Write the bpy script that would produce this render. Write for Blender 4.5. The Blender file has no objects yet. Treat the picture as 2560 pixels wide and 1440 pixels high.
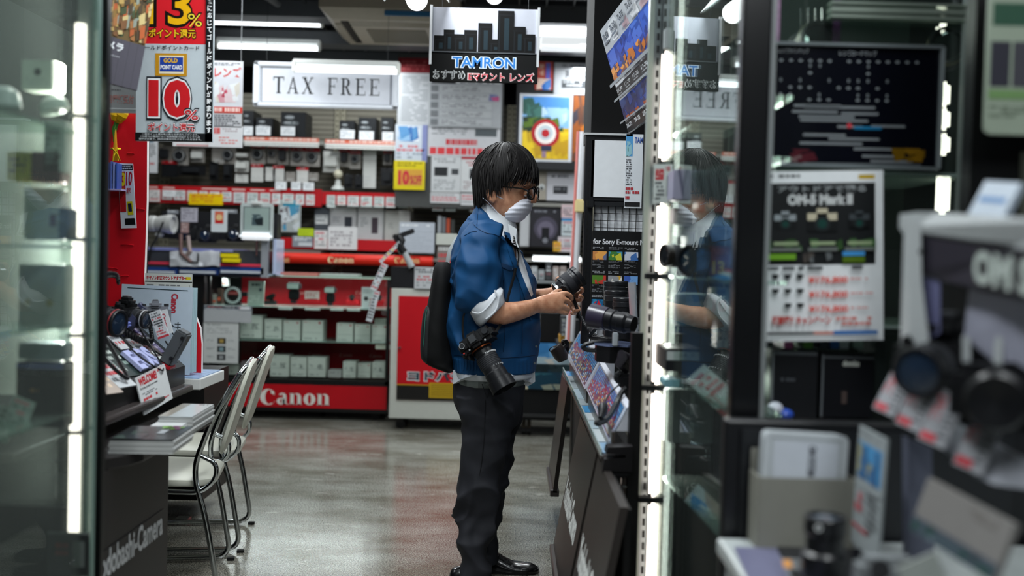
import bpy, bmesh, math, random
from mathutils import Vector, Matrix, Euler, noise
R = math.radians; PI = math.pi
SC = bpy.context.scene; COL = SC.collection
V = Vector

# ---------------------------------------------------------------- camera
F = 2489.0
cam_d = bpy.data.cameras.new('camera'); cam = bpy.data.objects.new('camera', cam_d); COL.objects.link(cam)
cam_d.sensor_width = 36; cam_d.lens = F / 2560 * 36; cam_d.clip_start = .02; cam_d.clip_end = 60
CP = V((0, 0, 1.28))
CM = (Matrix.Rotation(R(90 - 1.6), 3, 'X') @ Matrix.Rotation(R(1.5), 3, 'Z'))
cam.matrix_world = Matrix.Translation(CP) @ CM.to_4x4()
cam_d.dof.use_dof = True; cam_d.dof.focus_distance = 4.0; cam_d.dof.aperture_fstop = 1.5; cam_d.dof.aperture_blades = 0
SC.camera = cam
def ray(px, py): return CM @ V(((px - 1280) / F, (720 - py) / F, -1))
def P(px, py, Y):
    d = ray(px, py); return CP + d * (Y / d.y)
def PX(px, py, X):
    d = ray(px, py); return CP + d * (X / d.x)
def PZ(px, py, z):
    d = ray(px, py); return CP + d * ((z - CP.z) / d.z)

# ---------------------------------------------------------------- world, exposure
w = bpy.data.worlds.new('world'); SC.world = w; w.use_nodes = True
w.node_tree.nodes['Background'].inputs[0].default_value = (.55, .6, .65, 1)
w.node_tree.nodes['Background'].inputs[1].default_value = .05
SC.view_settings.view_transform = 'Standard'; SC.view_settings.look = 'None'
SC.view_settings.exposure = 0.0; SC.view_settings.gamma = 1; SC.view_settings.use_curve_mapping = False

# ---------------------------------------------------------------- lamps of the shop ceiling; pair behind the camera added to brighten the posters
def area(name, loc, sx, sy, power, rot=(0, 0, 0), col=(.93, .98, 1)):
    l = bpy.data.lights.new(name, 'AREA'); l.shape = 'RECTANGLE'; l.size = sx; l.size_y = sy
    l.energy = power; l.color = col
    o = bpy.data.objects.new(name, l); COL.objects.link(o); o.location = loc; o.rotation_euler = rot
    return o
for i, (x, y, p) in enumerate([(-.5, -.6, 30), (.9, -.4, 34), (-.6, 1.2, 30), (.75, 1.0, 26), (-.45, 3.0, 50), (-.35, 5.0, 46), (-1.9, 6.2, 26), (.2, 6.3, 26), (1.9, 6.4, 14), (1.4, 3.9, 14),
                               (-2.4, 3.4, 20), (-1.2, 8.05, 22), (.6, 8.05, 22), (-2.6, 8.05, 14)]):
    area('ceiling_and_fill_lamp', (x, y, 2.93), .25, 1.3, p)

# ---------------------------------------------------------------- materials
def lin(h, a=1):
    h = h.lstrip('#')
    if len(h) == 3: h = ''.join(c * 2 for c in h)
    o = []
    for i in (0, 2, 4):
        c = int(h[i:i + 2], 16) / 255
        o.append(c / 12.92 if c <= .04045 else ((c + .055) / 1.055) ** 2.4)
    return (*o, a)
_M = {}
def mat(col='#888', rough=.5, metal=0., emit=0., var=.06, vs=30., bump=0., bs=200., coat=0.):
    k = ('m', col, rough, metal, emit, var, vs, bump, bs, coat)
    if k in _M: return _M[k]
    m = bpy.data.materials.new('mat_' + col.strip('#')); m.use_nodes = True; nt = m.node_tree; b = nt.nodes['Principled BSDF']
    c = lin(col)
    b.inputs['Roughness'].default_value = rough; b.inputs['Metallic'].default_value = metal
    if rough > .3 and not metal: b.inputs['Specular IOR Level'].default_value = .28
    if coat: b.inputs['Coat Weight'].default_value = coat
    tc = nt.nodes.new('ShaderNodeTexCoord')
    n = nt.nodes.new('ShaderNodeTexNoise'); n.inputs['Scale'].default_value = vs; n.inputs['Detail'].default_value = 3
    nt.links.new(tc.outputs['Object'], n.inputs['Vector'])
    mx = nt.nodes.new('ShaderNodeMix'); mx.data_type = 'RGBA'
    mx.inputs[6].default_value = tuple(min(1, v * (1 - var)) for v in c[:3]) + (1,)
    mx.inputs[7].default_value = tuple(min(1, v * (1 + var)) for v in c[:3]) + (1,)
    nt.links.new(n.outputs['Fac'], mx.inputs[0]); nt.links.new(mx.outputs[2], b.inputs['Base Color'])
    if emit:
        b.inputs['Emission Color'].default_value = c; b.inputs['Emission Strength'].default_value = emit
    if bump:
        n2 = nt.nodes.new('ShaderNodeTexNoise'); n2.inputs['Scale'].default_value = bs; n2.inputs['Detail'].default_value = 4
        nt.links.new(tc.outputs['Object'], n2.inputs['Vector'])
        bp = nt.nodes.new('ShaderNodeBump'); bp.inputs['Strength'].default_value = bump; bp.inputs['Distance'].default_value = .002
        nt.links.new(n2.outputs['Fac'], bp.inputs['Height']); nt.links.new(bp.outputs['Normal'], b.inputs['Normal'])
    _M[k] = m; return m
def glass(tint='#eef5f2', rough=.0, ior=1.5, dirt=.0):
    k = ('g', tint, rough, ior, dirt)
    if k in _M: return _M[k]
    m = bpy.data.materials.new('mat_glass'); m.use_nodes = True; nt = m.node_tree; nt.nodes.remove(nt.nodes['Principled BSDF'])
    out = nt.nodes['Material Output']
    tr = nt.nodes.new('ShaderNodeBsdfTransparent'); tr.inputs[0].default_value = lin(tint)
    gl = nt.nodes.new('ShaderNodeBsdfGlossy'); gl.inputs['Roughness'].default_value = rough; gl.inputs[0].default_value = (.95, 1, .98, 1)
    fr = nt.nodes.new('ShaderNodeFresnel'); ge = nt.nodes.new('ShaderNodeNewGeometry'); mv = nt.nodes.new('ShaderNodeMix'); mv.data_type = 'FLOAT'
    mv.inputs[2].default_value = ior; mv.inputs[3].default_value = 1 / ior; nt.links.new(ge.outputs['Backfacing'], mv.inputs[0]); nt.links.new(mv.outputs[0], fr.inputs[0])
    ms = nt.nodes.new('ShaderNodeMixShader')
    nt.links.new(fr.outputs[0], ms.inputs[0]); nt.links.new(tr.outputs[0], ms.inputs[1]); nt.links.new(gl.outputs[0], ms.inputs[2])
    if dirt:
        df = nt.nodes.new('ShaderNodeBsdfDiffuse'); df.inputs[0].default_value = (.8, .9, .86, 1)
        m2 = nt.nodes.new('ShaderNodeMixShader'); m2.inputs[0].default_value = dirt
        nt.links.new(ms.outputs[0], m2.inputs[1]); nt.links.new(df.outputs[0], m2.inputs[2]); ms = m2
    nt.links.new(ms.outputs[0], out.inputs[0])
    _M[k] = m; return m

# ---------------------------------------------------------------- mesh builder
WL = {}                                       # world location of each parent, for one-off things
class B:
    def __init__(s): s.v = []; s.f = []; s.m = []; s.mats = []
    def mi(s, m):
        if isinstance(m, str): m = mat(m)
        if m not in s.mats: s.mats.append(m)
        return s.mats.index(m)
    def add(s, vs, fs, m, M=None):
        b = len(s.v); k = s.mi(m)
        for v in vs: s.v.append(tuple(M @ V(v)) if M is not None else tuple(v))
        for f in fs: s.f.append([b + i for i in f]); s.m.append(k)
        return s
    def box(s, c, d, m='#888', M=None, bev=0.):
        x, y, z = d[0] / 2, d[1] / 2, d[2] / 2
        if bev:
            bm = bmesh.new(); bmesh.ops.create_cube(bm, size=1)
            for v in bm.verts: v.co = V((v.co.x * d[0], v.co.y * d[1], v.co.z * d[2]))
            bmesh.ops.bevel(bm, geom=bm.edges[:], offset=min(bev, min(d) * .45), segments=2, affect='EDGES')
            bm.verts.index_update()
            s.add([v.co + V(c) for v in bm.verts], [[v.index for v in f.verts] for f in bm.faces], m, M); bm.free(); return s
        vs = [(c[0] + i * x, c[1] + j * y, c[2] + k * z) for i in (-1, 1) for j in (-1, 1) for k in (-1, 1)]
        return s.add(vs, [(0, 1, 3, 2), (4, 6, 7, 5), (0, 4, 5, 1), (2, 3, 7, 6), (0, 2, 6, 4), (1, 5, 7, 3)], m, M)
    def span(s, a, b, m='#888', M=None, bev=0.):
        c = [(a[i] + b[i]) / 2 for i in range(3)]; return s.box(c, [abs(a[i] - b[i]) for i in range(3)], m, M, bev)
    def poly(s, pts, th, m, M=None):          # pts in x,z plane; front at y=0, back at y=th
        n = len(pts); vs = [(p[0], 0, p[1]) for p in pts] + [(p[0], th, p[1]) for p in pts]
        fs = [tuple(range(n)), tuple(range(2 * n - 1, n - 1, -1))] + [(i, i + n, (i + 1) % n + n, (i + 1) % n) for i in range(n)]
        return s.add(vs, fs, m, M)
    def plate(s, q, th, m):                   # q: world quad corners, extruded by th along the normal away from camera
        q = [V(p) for p in q]; n = (q[1] - q[0]).cross(q[2] - q[0]).normalized()
        if n.dot(q[0] - CP) < 0: n = -n
        k = len(q); vs = q + [p + n * th for p in q]
        return s.add(vs, [tuple(range(k)), tuple(range(2 * k - 1, k - 1, -1))] + [(i, i + k, (i + 1) % k + k, (i + 1) % k) for i in range(k)], m)
    def cyl(s, a, b, r, m='#888', r2=None, n=16, M=None):
        a, b = V(a), V(b); r2 = r if r2 is None else r2
        return s.tube([a, b], [r, r2], m, n, M)
    def tube(s, pts, r, m='#888', n=8, M=None, flat=1.):
        pts = [V(p) for p in pts]; k = len(pts)
        if not isinstance(r, (list, tuple)): r = [r] * k
        vs = []; up = None
        for i, p in enumerate(pts):
            t = (pts[min(i + 1, k - 1)] - pts[max(i - 1, 0)]).normalized()
            if up is None: up = t.orthogonal().normalized()
            up = (up - t * up.dot(t)).normalized(); sd = t.cross(up)
            for j in range(n):
                a = 2 * PI * j / n; vs.append(p + (up * math.cos(a) * flat + sd * math.sin(a)) * r[i])
        fs = [(i * n + j, i * n + (j + 1) % n, (i + 1) * n + (j + 1) % n, (i + 1) * n + j) for i in range(k - 1) for j in range(n)]
        fs += [tuple(range(n - 1, -1, -1)), tuple(range((k - 1) * n, k * n))]
        return s.add(vs, fs, m, M)
    def lathe(s, prof, m='#222', n=28, M=None):   # prof: (r, z[, mat])
        k = len(prof); vs = [(p[0] * math.cos(2 * PI * j / n), p[0] * math.sin(2 * PI * j / n), p[1]) for p in prof for j in range(n)]
        for i in range(k - 1):
            mm = prof[i][2] if len(prof[i]) > 2 else m
            s.add([vs[i * n + j] for j in range(n)] + [vs[(i + 1) * n + j] for j in range(n)],
                  [(j, (j + 1) % n, n + (j + 1) % n, n + j) for j in range(n)], mm, M)
        return s
    def out(s, name, parent=None, smooth=False, bev=0.):
        me = bpy.data.meshes.new(name); o = bpy.data.objects.new(name, me)
        off = WL.get(parent.name, V((0, 0, 0))) if parent else V((0, 0, 0))
        me.from_pydata([tuple(V(v) - off) for v in s.v], [], s.f)
        for m in s.mats: me.materials.append(m)
        me.polygons.foreach_set('material_index', s.m); me.update()
        if smooth:
            for p in me.polygons: p.use_smooth = True
            try: me.set_sharp_from_angle(angle=R(40))
            except Exception: pass
        COL.objects.link(o)
        if parent: o.parent = parent; WL[o.name] = off
        if bev:
            md = o.modifiers.new('bevel', 'BEVEL'); md.width = bev; md.segments = 2; md.limit_method = 'ANGLE'
        return o
def tag(o, label, cat=None, group=None, kind=None):
    if label: o['label'] = label
    if cat: o['category'] = cat
    if group: o['group'] = group
    if kind: o['kind'] = kind
    return o
def thing(name, label, cat, loc=(0, 0, 0), group=None):
    o = bpy.data.objects.new(name, None); COL.objects.link(o); o.location = loc; o.empty_display_size = .05
    WL[o.name] = V(loc); return tag(o, label, cat, group)
def struct(o): o['kind'] = 'structure'; return o
def copy_tree(o, parent=None):
    c = o.copy(); COL.objects.link(c)
    if parent: c.parent = parent
    for ch in list(o.children): copy_tree(ch, c)
    return c

# ---------------------------------------------------------------- lettering
_T = {}
def tgeo(body, bold=.0):
    k = (body, bold)
    if k in _T: return _T[k]
    c = bpy.data.curves.new('t', 'FONT'); c.body = body; c.offset = bold; c.resolution_u = 3; c.fill_mode = 'FRONT'
    o = bpy.data.objects.new('t', c); COL.objects.link(o)
    dg = bpy.context.evaluated_depsgraph_get(); me = bpy.data.meshes.new_from_object(o.evaluated_get(dg))
    vs = [tuple(v.co[:2]) for v in me.vertices]; fs = [tuple(p.vertices) for p in me.polygons]
    bpy.data.objects.remove(o); bpy.data.curves.remove(c); bpy.data.meshes.remove(me)
    x0 = min(v[0] for v in vs); x1 = max(v[0] for v in vs); y0 = min(v[1] for v in vs); y1 = max(v[1] for v in vs)
    _T[k] = ([((x - x0) / (x1 - x0), (y - y0) / (y1 - y0)) for x, y in vs], fs, (x1 - x0) / (y1 - y0)); return _T[k]
def arc(cx, cy, rx, ry, ix, iy, a0, a1, n=16, ox=0, oy=0):
    q = []
    for i in range(n):
        a, b = R(a0 + (a1 - a0) * i / n), R(a0 + (a1 - a0) * (i + 1) / n)
        q.append([(cx + rx * math.cos(a), cy + ry * math.sin(a)), (cx + rx * math.cos(b), cy + ry * math.sin(b)),
                  (cx + ox + ix * math.cos(b), cy + oy + iy * math.sin(b)), (cx + ox + ix * math.cos(a), cy + oy + iy * math.sin(a))])
    return q
def rc(x0, y0, x1, y1): return [(x0, y0), (x1, y0), (x1, y1), (x0, y1)]
def glyph_n(): return [rc(.06, 0, .34, .95), rc(0, 0, .40, .07), rc(0, .90, .34, .97), rc(.60, 0, .88, .6), rc(.54, 0, .94, .07)] + arc(.56, .60, .32, .38, .04, .26, 0, 120, 10)
LOGO = {'C': (1.18, arc(.62, .60, .62, .68, .28, .60, 62, 305, 26, .06) + [[(.83, 1.21), (1.05, 1.10), (1.10, .78), (.80, .92)], [(.93, .06), (1.12, .22), (1.16, .30), (.90, .02)]]),
        'a': (.92, [rc(.48, 0, .76, .66), rc(.48, 0, .88, .08)] + arc(.44, .64, .32, .34, .05, .26, 0, 150, 10) + arc(.34, .27, .32, .29, .06, .20, 0, 360, 20)),
        'n': (1.0, glyph_n()), 'o': (.96, arc(.45, .485, .45, .50, .12, .42, 0, 360, 26))}
SER = {'T': (1.0, [rc(.39, 0, .57, 1), rc(.28, 0, .68, .06), rc(.03, .92, .93, 1), rc(.03, .76, .09, 1), rc(.87, .76, .93, 1)]),
       'A': (1.05, [[(.09, 0), (.17, 0), (.52, .86), (.46, 1)], [(.70, 0), (.88, 0), (.54, 1), (.46, 1)], rc(.0, 0, .26, .06), rc(.60, 0, .98, .06), rc(.24, .30, .74, .35)]),
       'X': (1.05, [[(.68, 0), (.88, 0), (.30, 1), (.10, 1)], [(.08, 0), (.16, 0), (.88, 1), (.80, 1)], rc(.0, 0, .26, .06), rc(.60, 0, .98, .06), rc(.02, .94, .40, 1), rc(.70, .94, .96, 1)]),
       'F': (.92, [rc(.16, 0, .32, 1), rc(.04, 0, .46, .06), rc(.04, .94, .84, 1), rc(.80, .74, .84, 1), rc(.3, .48, .62, .53), rc(.60, .38, .64, .63)]),
       'E': (.98, [rc(.16, 0, .32, 1), rc(.04, 0, .86, .05), rc(.04, .94, .84, 1), rc(.80, .76, .84, 1), rc(.83, 0, .87, .25), rc(.3, .48, .62, .53), rc(.60, .38, .64, .63)]),
       'R': (1.05, [rc(.16, 0, .32, 1), rc(.04, 0, .44, .06), rc(.04, .94, .5, 1), rc(.3, .47, .5, .53), [(.42, .5), (.58, .5), (.86, 0), (.68, 0)], rc(.68, 0, .96, .06)] + arc(.48, .74, .30, .26, .12, .21, -90, 90, 12)),
       ' ': (.7, [])}
def polytext(word, table, gap=.08):
    x = 0; out = []
    for ch in word:
        wd, ps = table[ch]; out += [[(px + x, py) for px, py in p] for p in ps]; x += wd + gap
    return out, x - gap

class Card:
    """printed sheet or panel: x right, z up, front faces -y; u,v run 0..1 from the upper left corner"""
    def __init__(s, w, h, bg='#e8eaec', th=.003, rough=.45, r=0.):
        s.w, s.h = w, h; s.b = B(); s.lv = 1; s.rough = rough
        if r:
            pts = []
            for cx, cy, a0 in ((w / 2 - r, h / 2 - r, 0), (-w / 2 + r, h / 2 - r, 90), (-w / 2 + r, -h / 2 + r, 180), (w / 2 - r, -h / 2 + r, 270)):
                pts += [(cx + r * math.cos(R(a0 + t)), cy + r * math.sin(R(a0 + t))) for t in (0, 30, 60, 90)]
            s.b.poly(pts[::-1], th, s.mm(bg))
        else: s.b.poly([(-w / 2, -h / 2), (-w / 2, h / 2), (w / 2, h / 2), (w / 2, -h / 2)], th, s.mm(bg))
    def mm(s, c): return mat(c, s.rough) if isinstance(c, str) else c
    def xy(s, u, v): return ((u - .5) * s.w, (.5 - v) * s.h)
    def up(s): s.lv += 1; return s
    def pg(s, pts, c):
        y = -.0004 * s.lv; q = [s.xy(*p) for p in pts]
        s.b.add([(a, y, b) for a, b in q], [tuple(range(len(q)))], s.mm(c)); return s
    def r(s, u0, v0, u1, v1, c): return s.pg([(u0, v0), (u0, v1), (u1, v1), (u1, v0)], c)
    def disc(s, u, v, rad, c, n=20, a=1.):
        k = s.w / s.h; return s.pg([(u + rad * math.cos(2 * PI * i / n), v + rad * a * k * math.sin(2 * PI * i / n)) for i in range(n)], c)
    def t(s, body, u0, v0, u1, v1, c, bold=.02, rot=0, lift=.0002, skew=0):   # text stretched into the rectangle
        g, fs, asp = tgeo(body, bold); y = -.0004 * s.lv - lift
        vs = []
        for a, b in g:
            if rot: uu, vv = u0 + (u1 - u0) * b, v0 + (v1 - v0) * a      # reads downwards
            else: uu, vv = u0 + (u1 - u0) * (a + skew * b), v1 + (v0 - v1) * b
            x, z = s.xy(uu, vv); vs.append((x, y, z))
        s.b.add(vs, fs, s.mm(c)); return s
    def pt(s, polys, width, u0, v0, u1, v1, c, ht=1.):
        for p in polys: s.pg([(u0 + (u1 - u0) * x / width, v1 + (v0 - v1) * y / ht) for x, y in p], c)
        return s
    def words(s, u0, v0, u1, v1, n, c, seed=0, fill=.55, dens=.8, wl=.12):
        rnd = random.Random(seed); hh = (v1 - v0) / n
        for i in range(n):
            u = u0; cc = c[rnd.randrange(len(c))] if isinstance(c, (list, tuple)) else c
            end = u1 - (u1 - u0) * rnd.random() * .3
            while u < end:
                l = (u1 - u0) * wl * (.4 + rnd.random())
                if rnd.random() < dens: s.r(u, v0 + i * hh, min(u + l, u1), v0 + (i + fill) * hh, cc)
                u += l + (u1 - u0) * wl * .25
        return s
    def spots(s, u0, v0, u1, v1, n, cols, seed=0, sz=.08):
        rnd = random.Random(seed)
        for i in range(n):
            u, v = u0 + rnd.random() * (u1 - u0), v0 + rnd.random() * (v1 - v0); a, b = sz * (.4 + rnd.random()), sz * (.4 + rnd.random())
            s.lv += .12
            s.pg([(max(u0, u - a), max(v0, v - b * .4)), (max(u0, u - a * .5), min(v1, v + b)), (min(u1, u + a), min(v1, v + b * .5)), (min(u1, u + a * .6), max(v0, v - b))], cols[rnd.randrange(len(cols))])
        return s
    def out(s, name, M, parent=None):
        if isinstance(M, (Vector, tuple)): M = Matrix.Translation(M)
        s.b.v = [tuple(M @ V(v)) for v in s.b.v]
        return s.b.out(name, parent)
def at(px0, py0, px1, py1, Y):
    """centre, width, height of a camera-facing rectangle seen at these pixels at distance Y"""
    c = P((px0 + px1) / 2, (py0 + py1) / 2, Y); return c, (px1 - px0) / F * Y, (py1 - py0) / F * Y
def TR(c, yaw=0, tilt=0, roll=0): return Matrix.Translation(c) @ Euler((R(tilt), R(roll), R(yaw)), 'XYZ').to_matrix().to_4x4()
def sheet(name, label, cat, px0, py0, px1, py1, Y, bg='#e4e6e8', fn=None, group=None, yaw=0, tilt=0, roll=0, th=.003, rough=.45, parent=None, r=0):
    c, w_, h_ = at(px0, py0, px1, py1, Y); k = Card(w_, h_, bg, th, rough, r)
    if fn: fn(k)
    o = k.out(name, TR(c, yaw, tilt, roll), parent)
    if not parent: tag(o, label, cat, group)
    return o

RED = '#c3121f'; BLK = '#0d0e10'; WHT = '#e6e9ea'; CHR = mat('#c9ced0', .12, 1.)
DARK = mat('#101113', .35); DGLOSS = mat('#0c0d0f', .18); PLW = mat('#dfe2df', .35)
LED = None
# ================================================================ THE ROOM
def floor_mat():
    m = bpy.data.materials.new('mat_floor'); m.use_nodes = True; nt = m.node_tree; b = nt.nodes['Principled BSDF']; L = nt.links.new
    tc = nt.nodes.new('ShaderNodeTexCoord')
    def nz(sc, det, stretch=(1, 1, 1), ro=.6):
        mp = nt.nodes.new('ShaderNodeMapping'); mp.inputs['Scale'].default_value = stretch; L(tc.outputs['Object'], mp.inputs['Vector'])
        n = nt.nodes.new('ShaderNodeTexNoise'); n.inputs['Scale'].default_value = sc; n.inputs['Detail'].default_value = det; n.inputs['Roughness'].default_value = ro
        L(mp.outputs[0], n.inputs['Vector']); return n
    sp = nz(160, 2); big = nz(2.2, 5, (1, 2.2, 1)); wear = nz(4.0, 8, (1.0, 2.0, 1), .7)
    r1 = nt.nodes.new('ShaderNodeValToRGB'); r1.color_ramp.elements[0].position = .36; r1.color_ramp.elements[1].position = .66
    r1.color_ramp.elements[0].color = lin('#4c4d4a'); r1.color_ramp.elements[1].color = lin('#c9c9c2'); L(sp.outputs['Fac'], r1.inputs[0])
    r2 = nt.nodes.new('ShaderNodeValToRGB'); r2.color_ramp.elements[0].position = .35; r2.color_ramp.elements[1].position = .68
    r2.color_ramp.elements[0].color = lin('#a8a296'); r2.color_ramp.elements[1].color = lin('#e8e8e4'); L(big.outputs['Fac'], r2.inputs[0])
    mx = nt.nodes.new('ShaderNodeMix'); mx.data_type = 'RGBA'; mx.blend_type = 'MULTIPLY'; mx.inputs[0].default_value = 1
    L(r1.outputs[0], mx.inputs[6]); L(r2.outputs[0], mx.inputs[7])
    r3 = nt.nodes.new('ShaderNodeValToRGB'); r3.color_ramp.elements[0].position = .60; r3.color_ramp.elements[1].position = .72; L(wear.outputs['Fac'], r3.inputs[0])
    mx2 = nt.nodes.new('ShaderNodeMix'); mx2.data_type = 'RGBA'; mx2.inputs[7].default_value = lin('#c9c8c0')
    ml = nt.nodes.new('ShaderNodeMath'); ml.operation = 'MULTIPLY'; ml.inputs[1].default_value = .6; L(r3.outputs[0], ml.inputs[0])
    L(ml.outputs[0], mx2.inputs[0]); L(mx.outputs[2], mx2.inputs[6]); L(mx2.outputs[2], b.inputs['Base Color'])
    rr = nt.nodes.new('ShaderNodeMapRange'); rr.inputs[3].default_value = .08; rr.inputs[4].default_value = .26; L(wear.outputs['Fac'], rr.inputs[0]); L(rr.outputs[0], b.inputs['Roughness'])
    bp = nt.nodes.new('ShaderNodeBump'); bp.inputs['Strength'].default_value = .16; bp.inputs['Distance'].default_value = .003
    wv = nz(26, 3, (1, 2.4, 1)); L(wv.outputs['Fac'], bp.inputs['Height']); L(bp.outputs[0], b.inputs['Normal'])
    b.inputs['IOR'].default_value = 1.6
    return m
struct(B().span((-5, -1.6, -.05), (5, 10.2, 0), floor_mat()).out('floor'))
struct(B().span((-5, -1.6, 3.3), (5, 10.2, 3.35), mat('#1a1b1d', .8)).out('ceiling'))
struct(B().span((-5, 10.2, 0), (5, 10.3, 3.3), mat('#3a3b3c', .8)).out('wall_back'))
struct(B().span((-5, -1.7, 0), (5, -1.6, 3.3), mat('#3c3e40', .8)).out('wall_front'))
struct(B().span((-5.1, -1.6, 0), (-5, 10.2, 3.3), mat('#55585a', .8)).out('wall_left'))
struct(B().span((5, -1.6, 0), (5.1, 10.2, 3.3), mat('#3a3b3d', .8)).out('wall_right'))
b = B()                                                       # open lattice ceiling
for i in range(45): x = -4.4 + i * .2; b.span((x - .006, -1.4, 3.16), (x + .006, 10.1, 3.2), '#3c3e40')
for i in range(56): y = -1.2 + i * .2; b.span((-4.9, y - .006, 3.16), (4.9, y + .006, 3.2), '#34363a')
struct(b.out('trim_1'))
b = B()                                                       # runners carrying the lamps
for y, z, h in ((7.5, 3.06, .12), (8.15, 3.0, .10), (8.9, 2.98, .12), (6.75, 3.1, .04)): b.span((-4.8, y, z), (4.8, y + .22, z + h), mat('#54575a', .5))
struct(b.out('trim_2'))
b = B()
for x, y in ((-1.9, 6.8), (-.55, 6.3), (.55, 6.4), (1.3, 6.0)): b.tube([(x, y, 3.15), (x + .12, y + .9, 3.15)], .03, mat('#6a6c6e', .5))
struct(b.out('trim_3'))

# ================================================================ LAMPS
TUBE = mat('#f4faff', .4, emit=3.6, var=0)
def bar_lamp(x0, x1, y, z, label, glow=TUBE):
    t = thing('ceiling_light', label, 'light', ((x0 + x1) / 2, y, z), 'fluorescent bars over the back shelves')
    B().cyl((x0, y, z), (x1, y, z), .019, glow, n=14).out('tube', t, True)
    B().box(((x0 + x1) / 2, y + .01, z + .05), (x1 - x0 + .04, .06, .035), PLW, bev=.006).out('housing', t)
    for x in (x0 - .01, x1 + .01): B().box((x, y, z + .018), (.03, .05, .085), mat('#eceee8', .3), bev=.01).out('socket', t)
bar_lamp(-2.45, -1.55, 7.83, 3.08, 'upper left fluorescent bar lamp under the dark ceiling beam')
bar_lamp(-2.42, -1.62, 8.1, P(600, 116, 8.1).z, 'second fluorescent bar lamp, just below the upper left one')
p = P(740, 165, 6.9); q = P(992, 170, 6.9); bar_lamp(p.x, q.x, 6.9, p.z - .02, 'fluorescent bar lamp lying across the top of the tax free sign')
c, w_, h_ = at(1350, 46, 1480, 116, 7.6)
t = thing('ceiling_light', 'square white lit ceiling lamp right of the hanging lens banner', 'light', c)
B().box(c + V((0, .1, h_ * .22)), (w_, .2, h_ * .55), mat('#f6fbff', .4, emit=4.0, var=0), bev=.02).out('diffuser', t, True)
B().box(c + V((0, .1, -h_ * .3)), (w_, .2, h_ * .42), mat('#e9eef0', .4, emit=.9, var=0), bev=.015).out('lower_band', t, True)
def wing_lamp(x, z, y0, y1, label, wingspan=.16):
    t = thing('ceiling_light', label, 'light', (x, (y0 + y1) / 2, z), 'tube lamps with wing reflectors above the aisle')
    B().cyl((x, y0, z), (x, y1, z), .052, mat('#fbfdff', .4, emit=3.2, var=0), n=24).out('tube', t, True)
    for s in (-1, 1):
        B().plate([(x + s * .06, y0 - .01, z + .11), (x + s * .06, y1, z + .11), (x + s * wingspan, y1, z - .01), (x + s * wingspan, y0 - .01, z - .01)], .006, mat('#d9dedd', .3)).out('wing_reflector', t)
    B().box((x, (y0 + y1) / 2, z + .11), (.13, y1 - y0, .05), PLW, bev=.01).out('housing', t)
p = P(1040, -6, 4.9); wing_lamp(p.x, p.z, 3.75, 4.95, 'nearer winged tube lamp above the aisle, left of the lens banner')
p = P(1236, -10, 6.3); wing_lamp(p.x, p.z, 5.3, 6.3, 'farther winged tube lamp above the lens banner', .12)

# ---------------------------------------------------------------- ceiling air conditioner
c = V((-.93, 7.65, 3.04))
t = thing('air_conditioner', 'beige four way cassette air conditioner set in the lattice ceiling', 'air conditioner', c)
BE = mat('#b3aa98', .45); b = B()
def ring_q(b, z0, s0, z1, s1, m):
    q = [(c.x + i * s0, c.y + j * s0, z0) for i, j in ((-1, -1), (1, -1), (1, 1), (-1, 1))] + [(c.x + i * s1, c.y + j * s1, z1) for i, j in ((-1, -1), (1, -1), (1, 1), (-1, 1))]
    b.add(q, [(i, (i + 1) % 4, (i + 1) % 4 + 4, i + 4) for i in range(4)], m)
ring_q(b, 3.09, .50, 3.05, .50, BE); ring_q(b, 3.05, .50, 2.985, .42, BE); ring_q(b, 2.985, .42, 2.985, .37, BE); ring_q(b, 2.985, .37, 3.03, .34, mat('#3c3833', .6)); ring_q(b, 3.03, .34, 2.97, .30, BE)
b.span((c.x - .5, c.y - .5, 3.09), (c.x + .5, c.y + .5, 3.2), BE); b.out('housing', t)
b = B().span((c.x - .3, c.y - .3, 2.965), (c.x + .3, c.y + .3, 2.975), BE)
for i in range(20): b.span((c.x - .2, c.y - .22 + i * .023, 2.958), (c.x + .24, c.y - .212 + i * .023, 2.966), mat('#8b8475', .5))
b.out('grille', t)
for s in (-1, 1): B().box((c.x + s * .395, c.y, 2.98), (.05, .6, .012), mat('#a39a88', .45), bev=.004).out('louvre', t)
B().box((c.x + .2, c.y - .49, 3.02), (.46, .012, .035), mat('#3f7fae', .5)).out('label_strip', t)

# ================================================================ BACK SHELVING
Y0, YB = 8.6, 9.2
def bx(px, Y=Y0): return (px - 1280) * Y / F
PEG = mat('#8d897c', .6)
def peg_panel(x0, x1, z0, z1, y, m=PEG):
    b = B().span((x0, y, z0), (x1, y + .02, z1), m)
    n = int((z1 - z0) / .045)
    for i in range(n): b.span((x0, y - .004, z0 + i * .045), (x1, y + .001, z0 + i * .045 + .012), mat('#6e6a5e', .6))
    return b
def gondola(label, x0, x1, levels, top, pegcol=PEG):
    t = thing('shelving_unit', label, 'shelf', ((x0 + x1) / 2, YB, 0), 'metal shelving along the back')
    peg_panel(x0, x1, .9, top, YB, pegcol).out('pegboard_back', t)
    for x in (x0, x1):
        b = B().span((x - .02, YB - .03, 0), (x + .02, YB + .03, top), mat('#a9a490', .5))
        for i in range(int((top - 1) / .05)): b.span((x - .005, YB - .034, 1 + i * .05), (x + .005, YB - .029, 1.03 + i * .05), mat('#3a382f', .6))
        b.out('post', t)
    for z in levels: B().span((x0 + .02, Y0, z - .03), (x1 - .02, YB, z), mat('#8b8a84', .5)).out('shelf', t)
    B().span((x0, Y0, 0), (x1, YB, .9), mat('#141414', .6)).out('base_cabinet', t)
    return t
XA, XB, XC, XD, XE = bx(355), bx(812), bx(992), bx(1262), bx(1482)
gondola('left pegboard shelving bay behind the cameras and hanging packs', XA, XB - .025, [2.26, 1.77, 1.32], 2.75)
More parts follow.
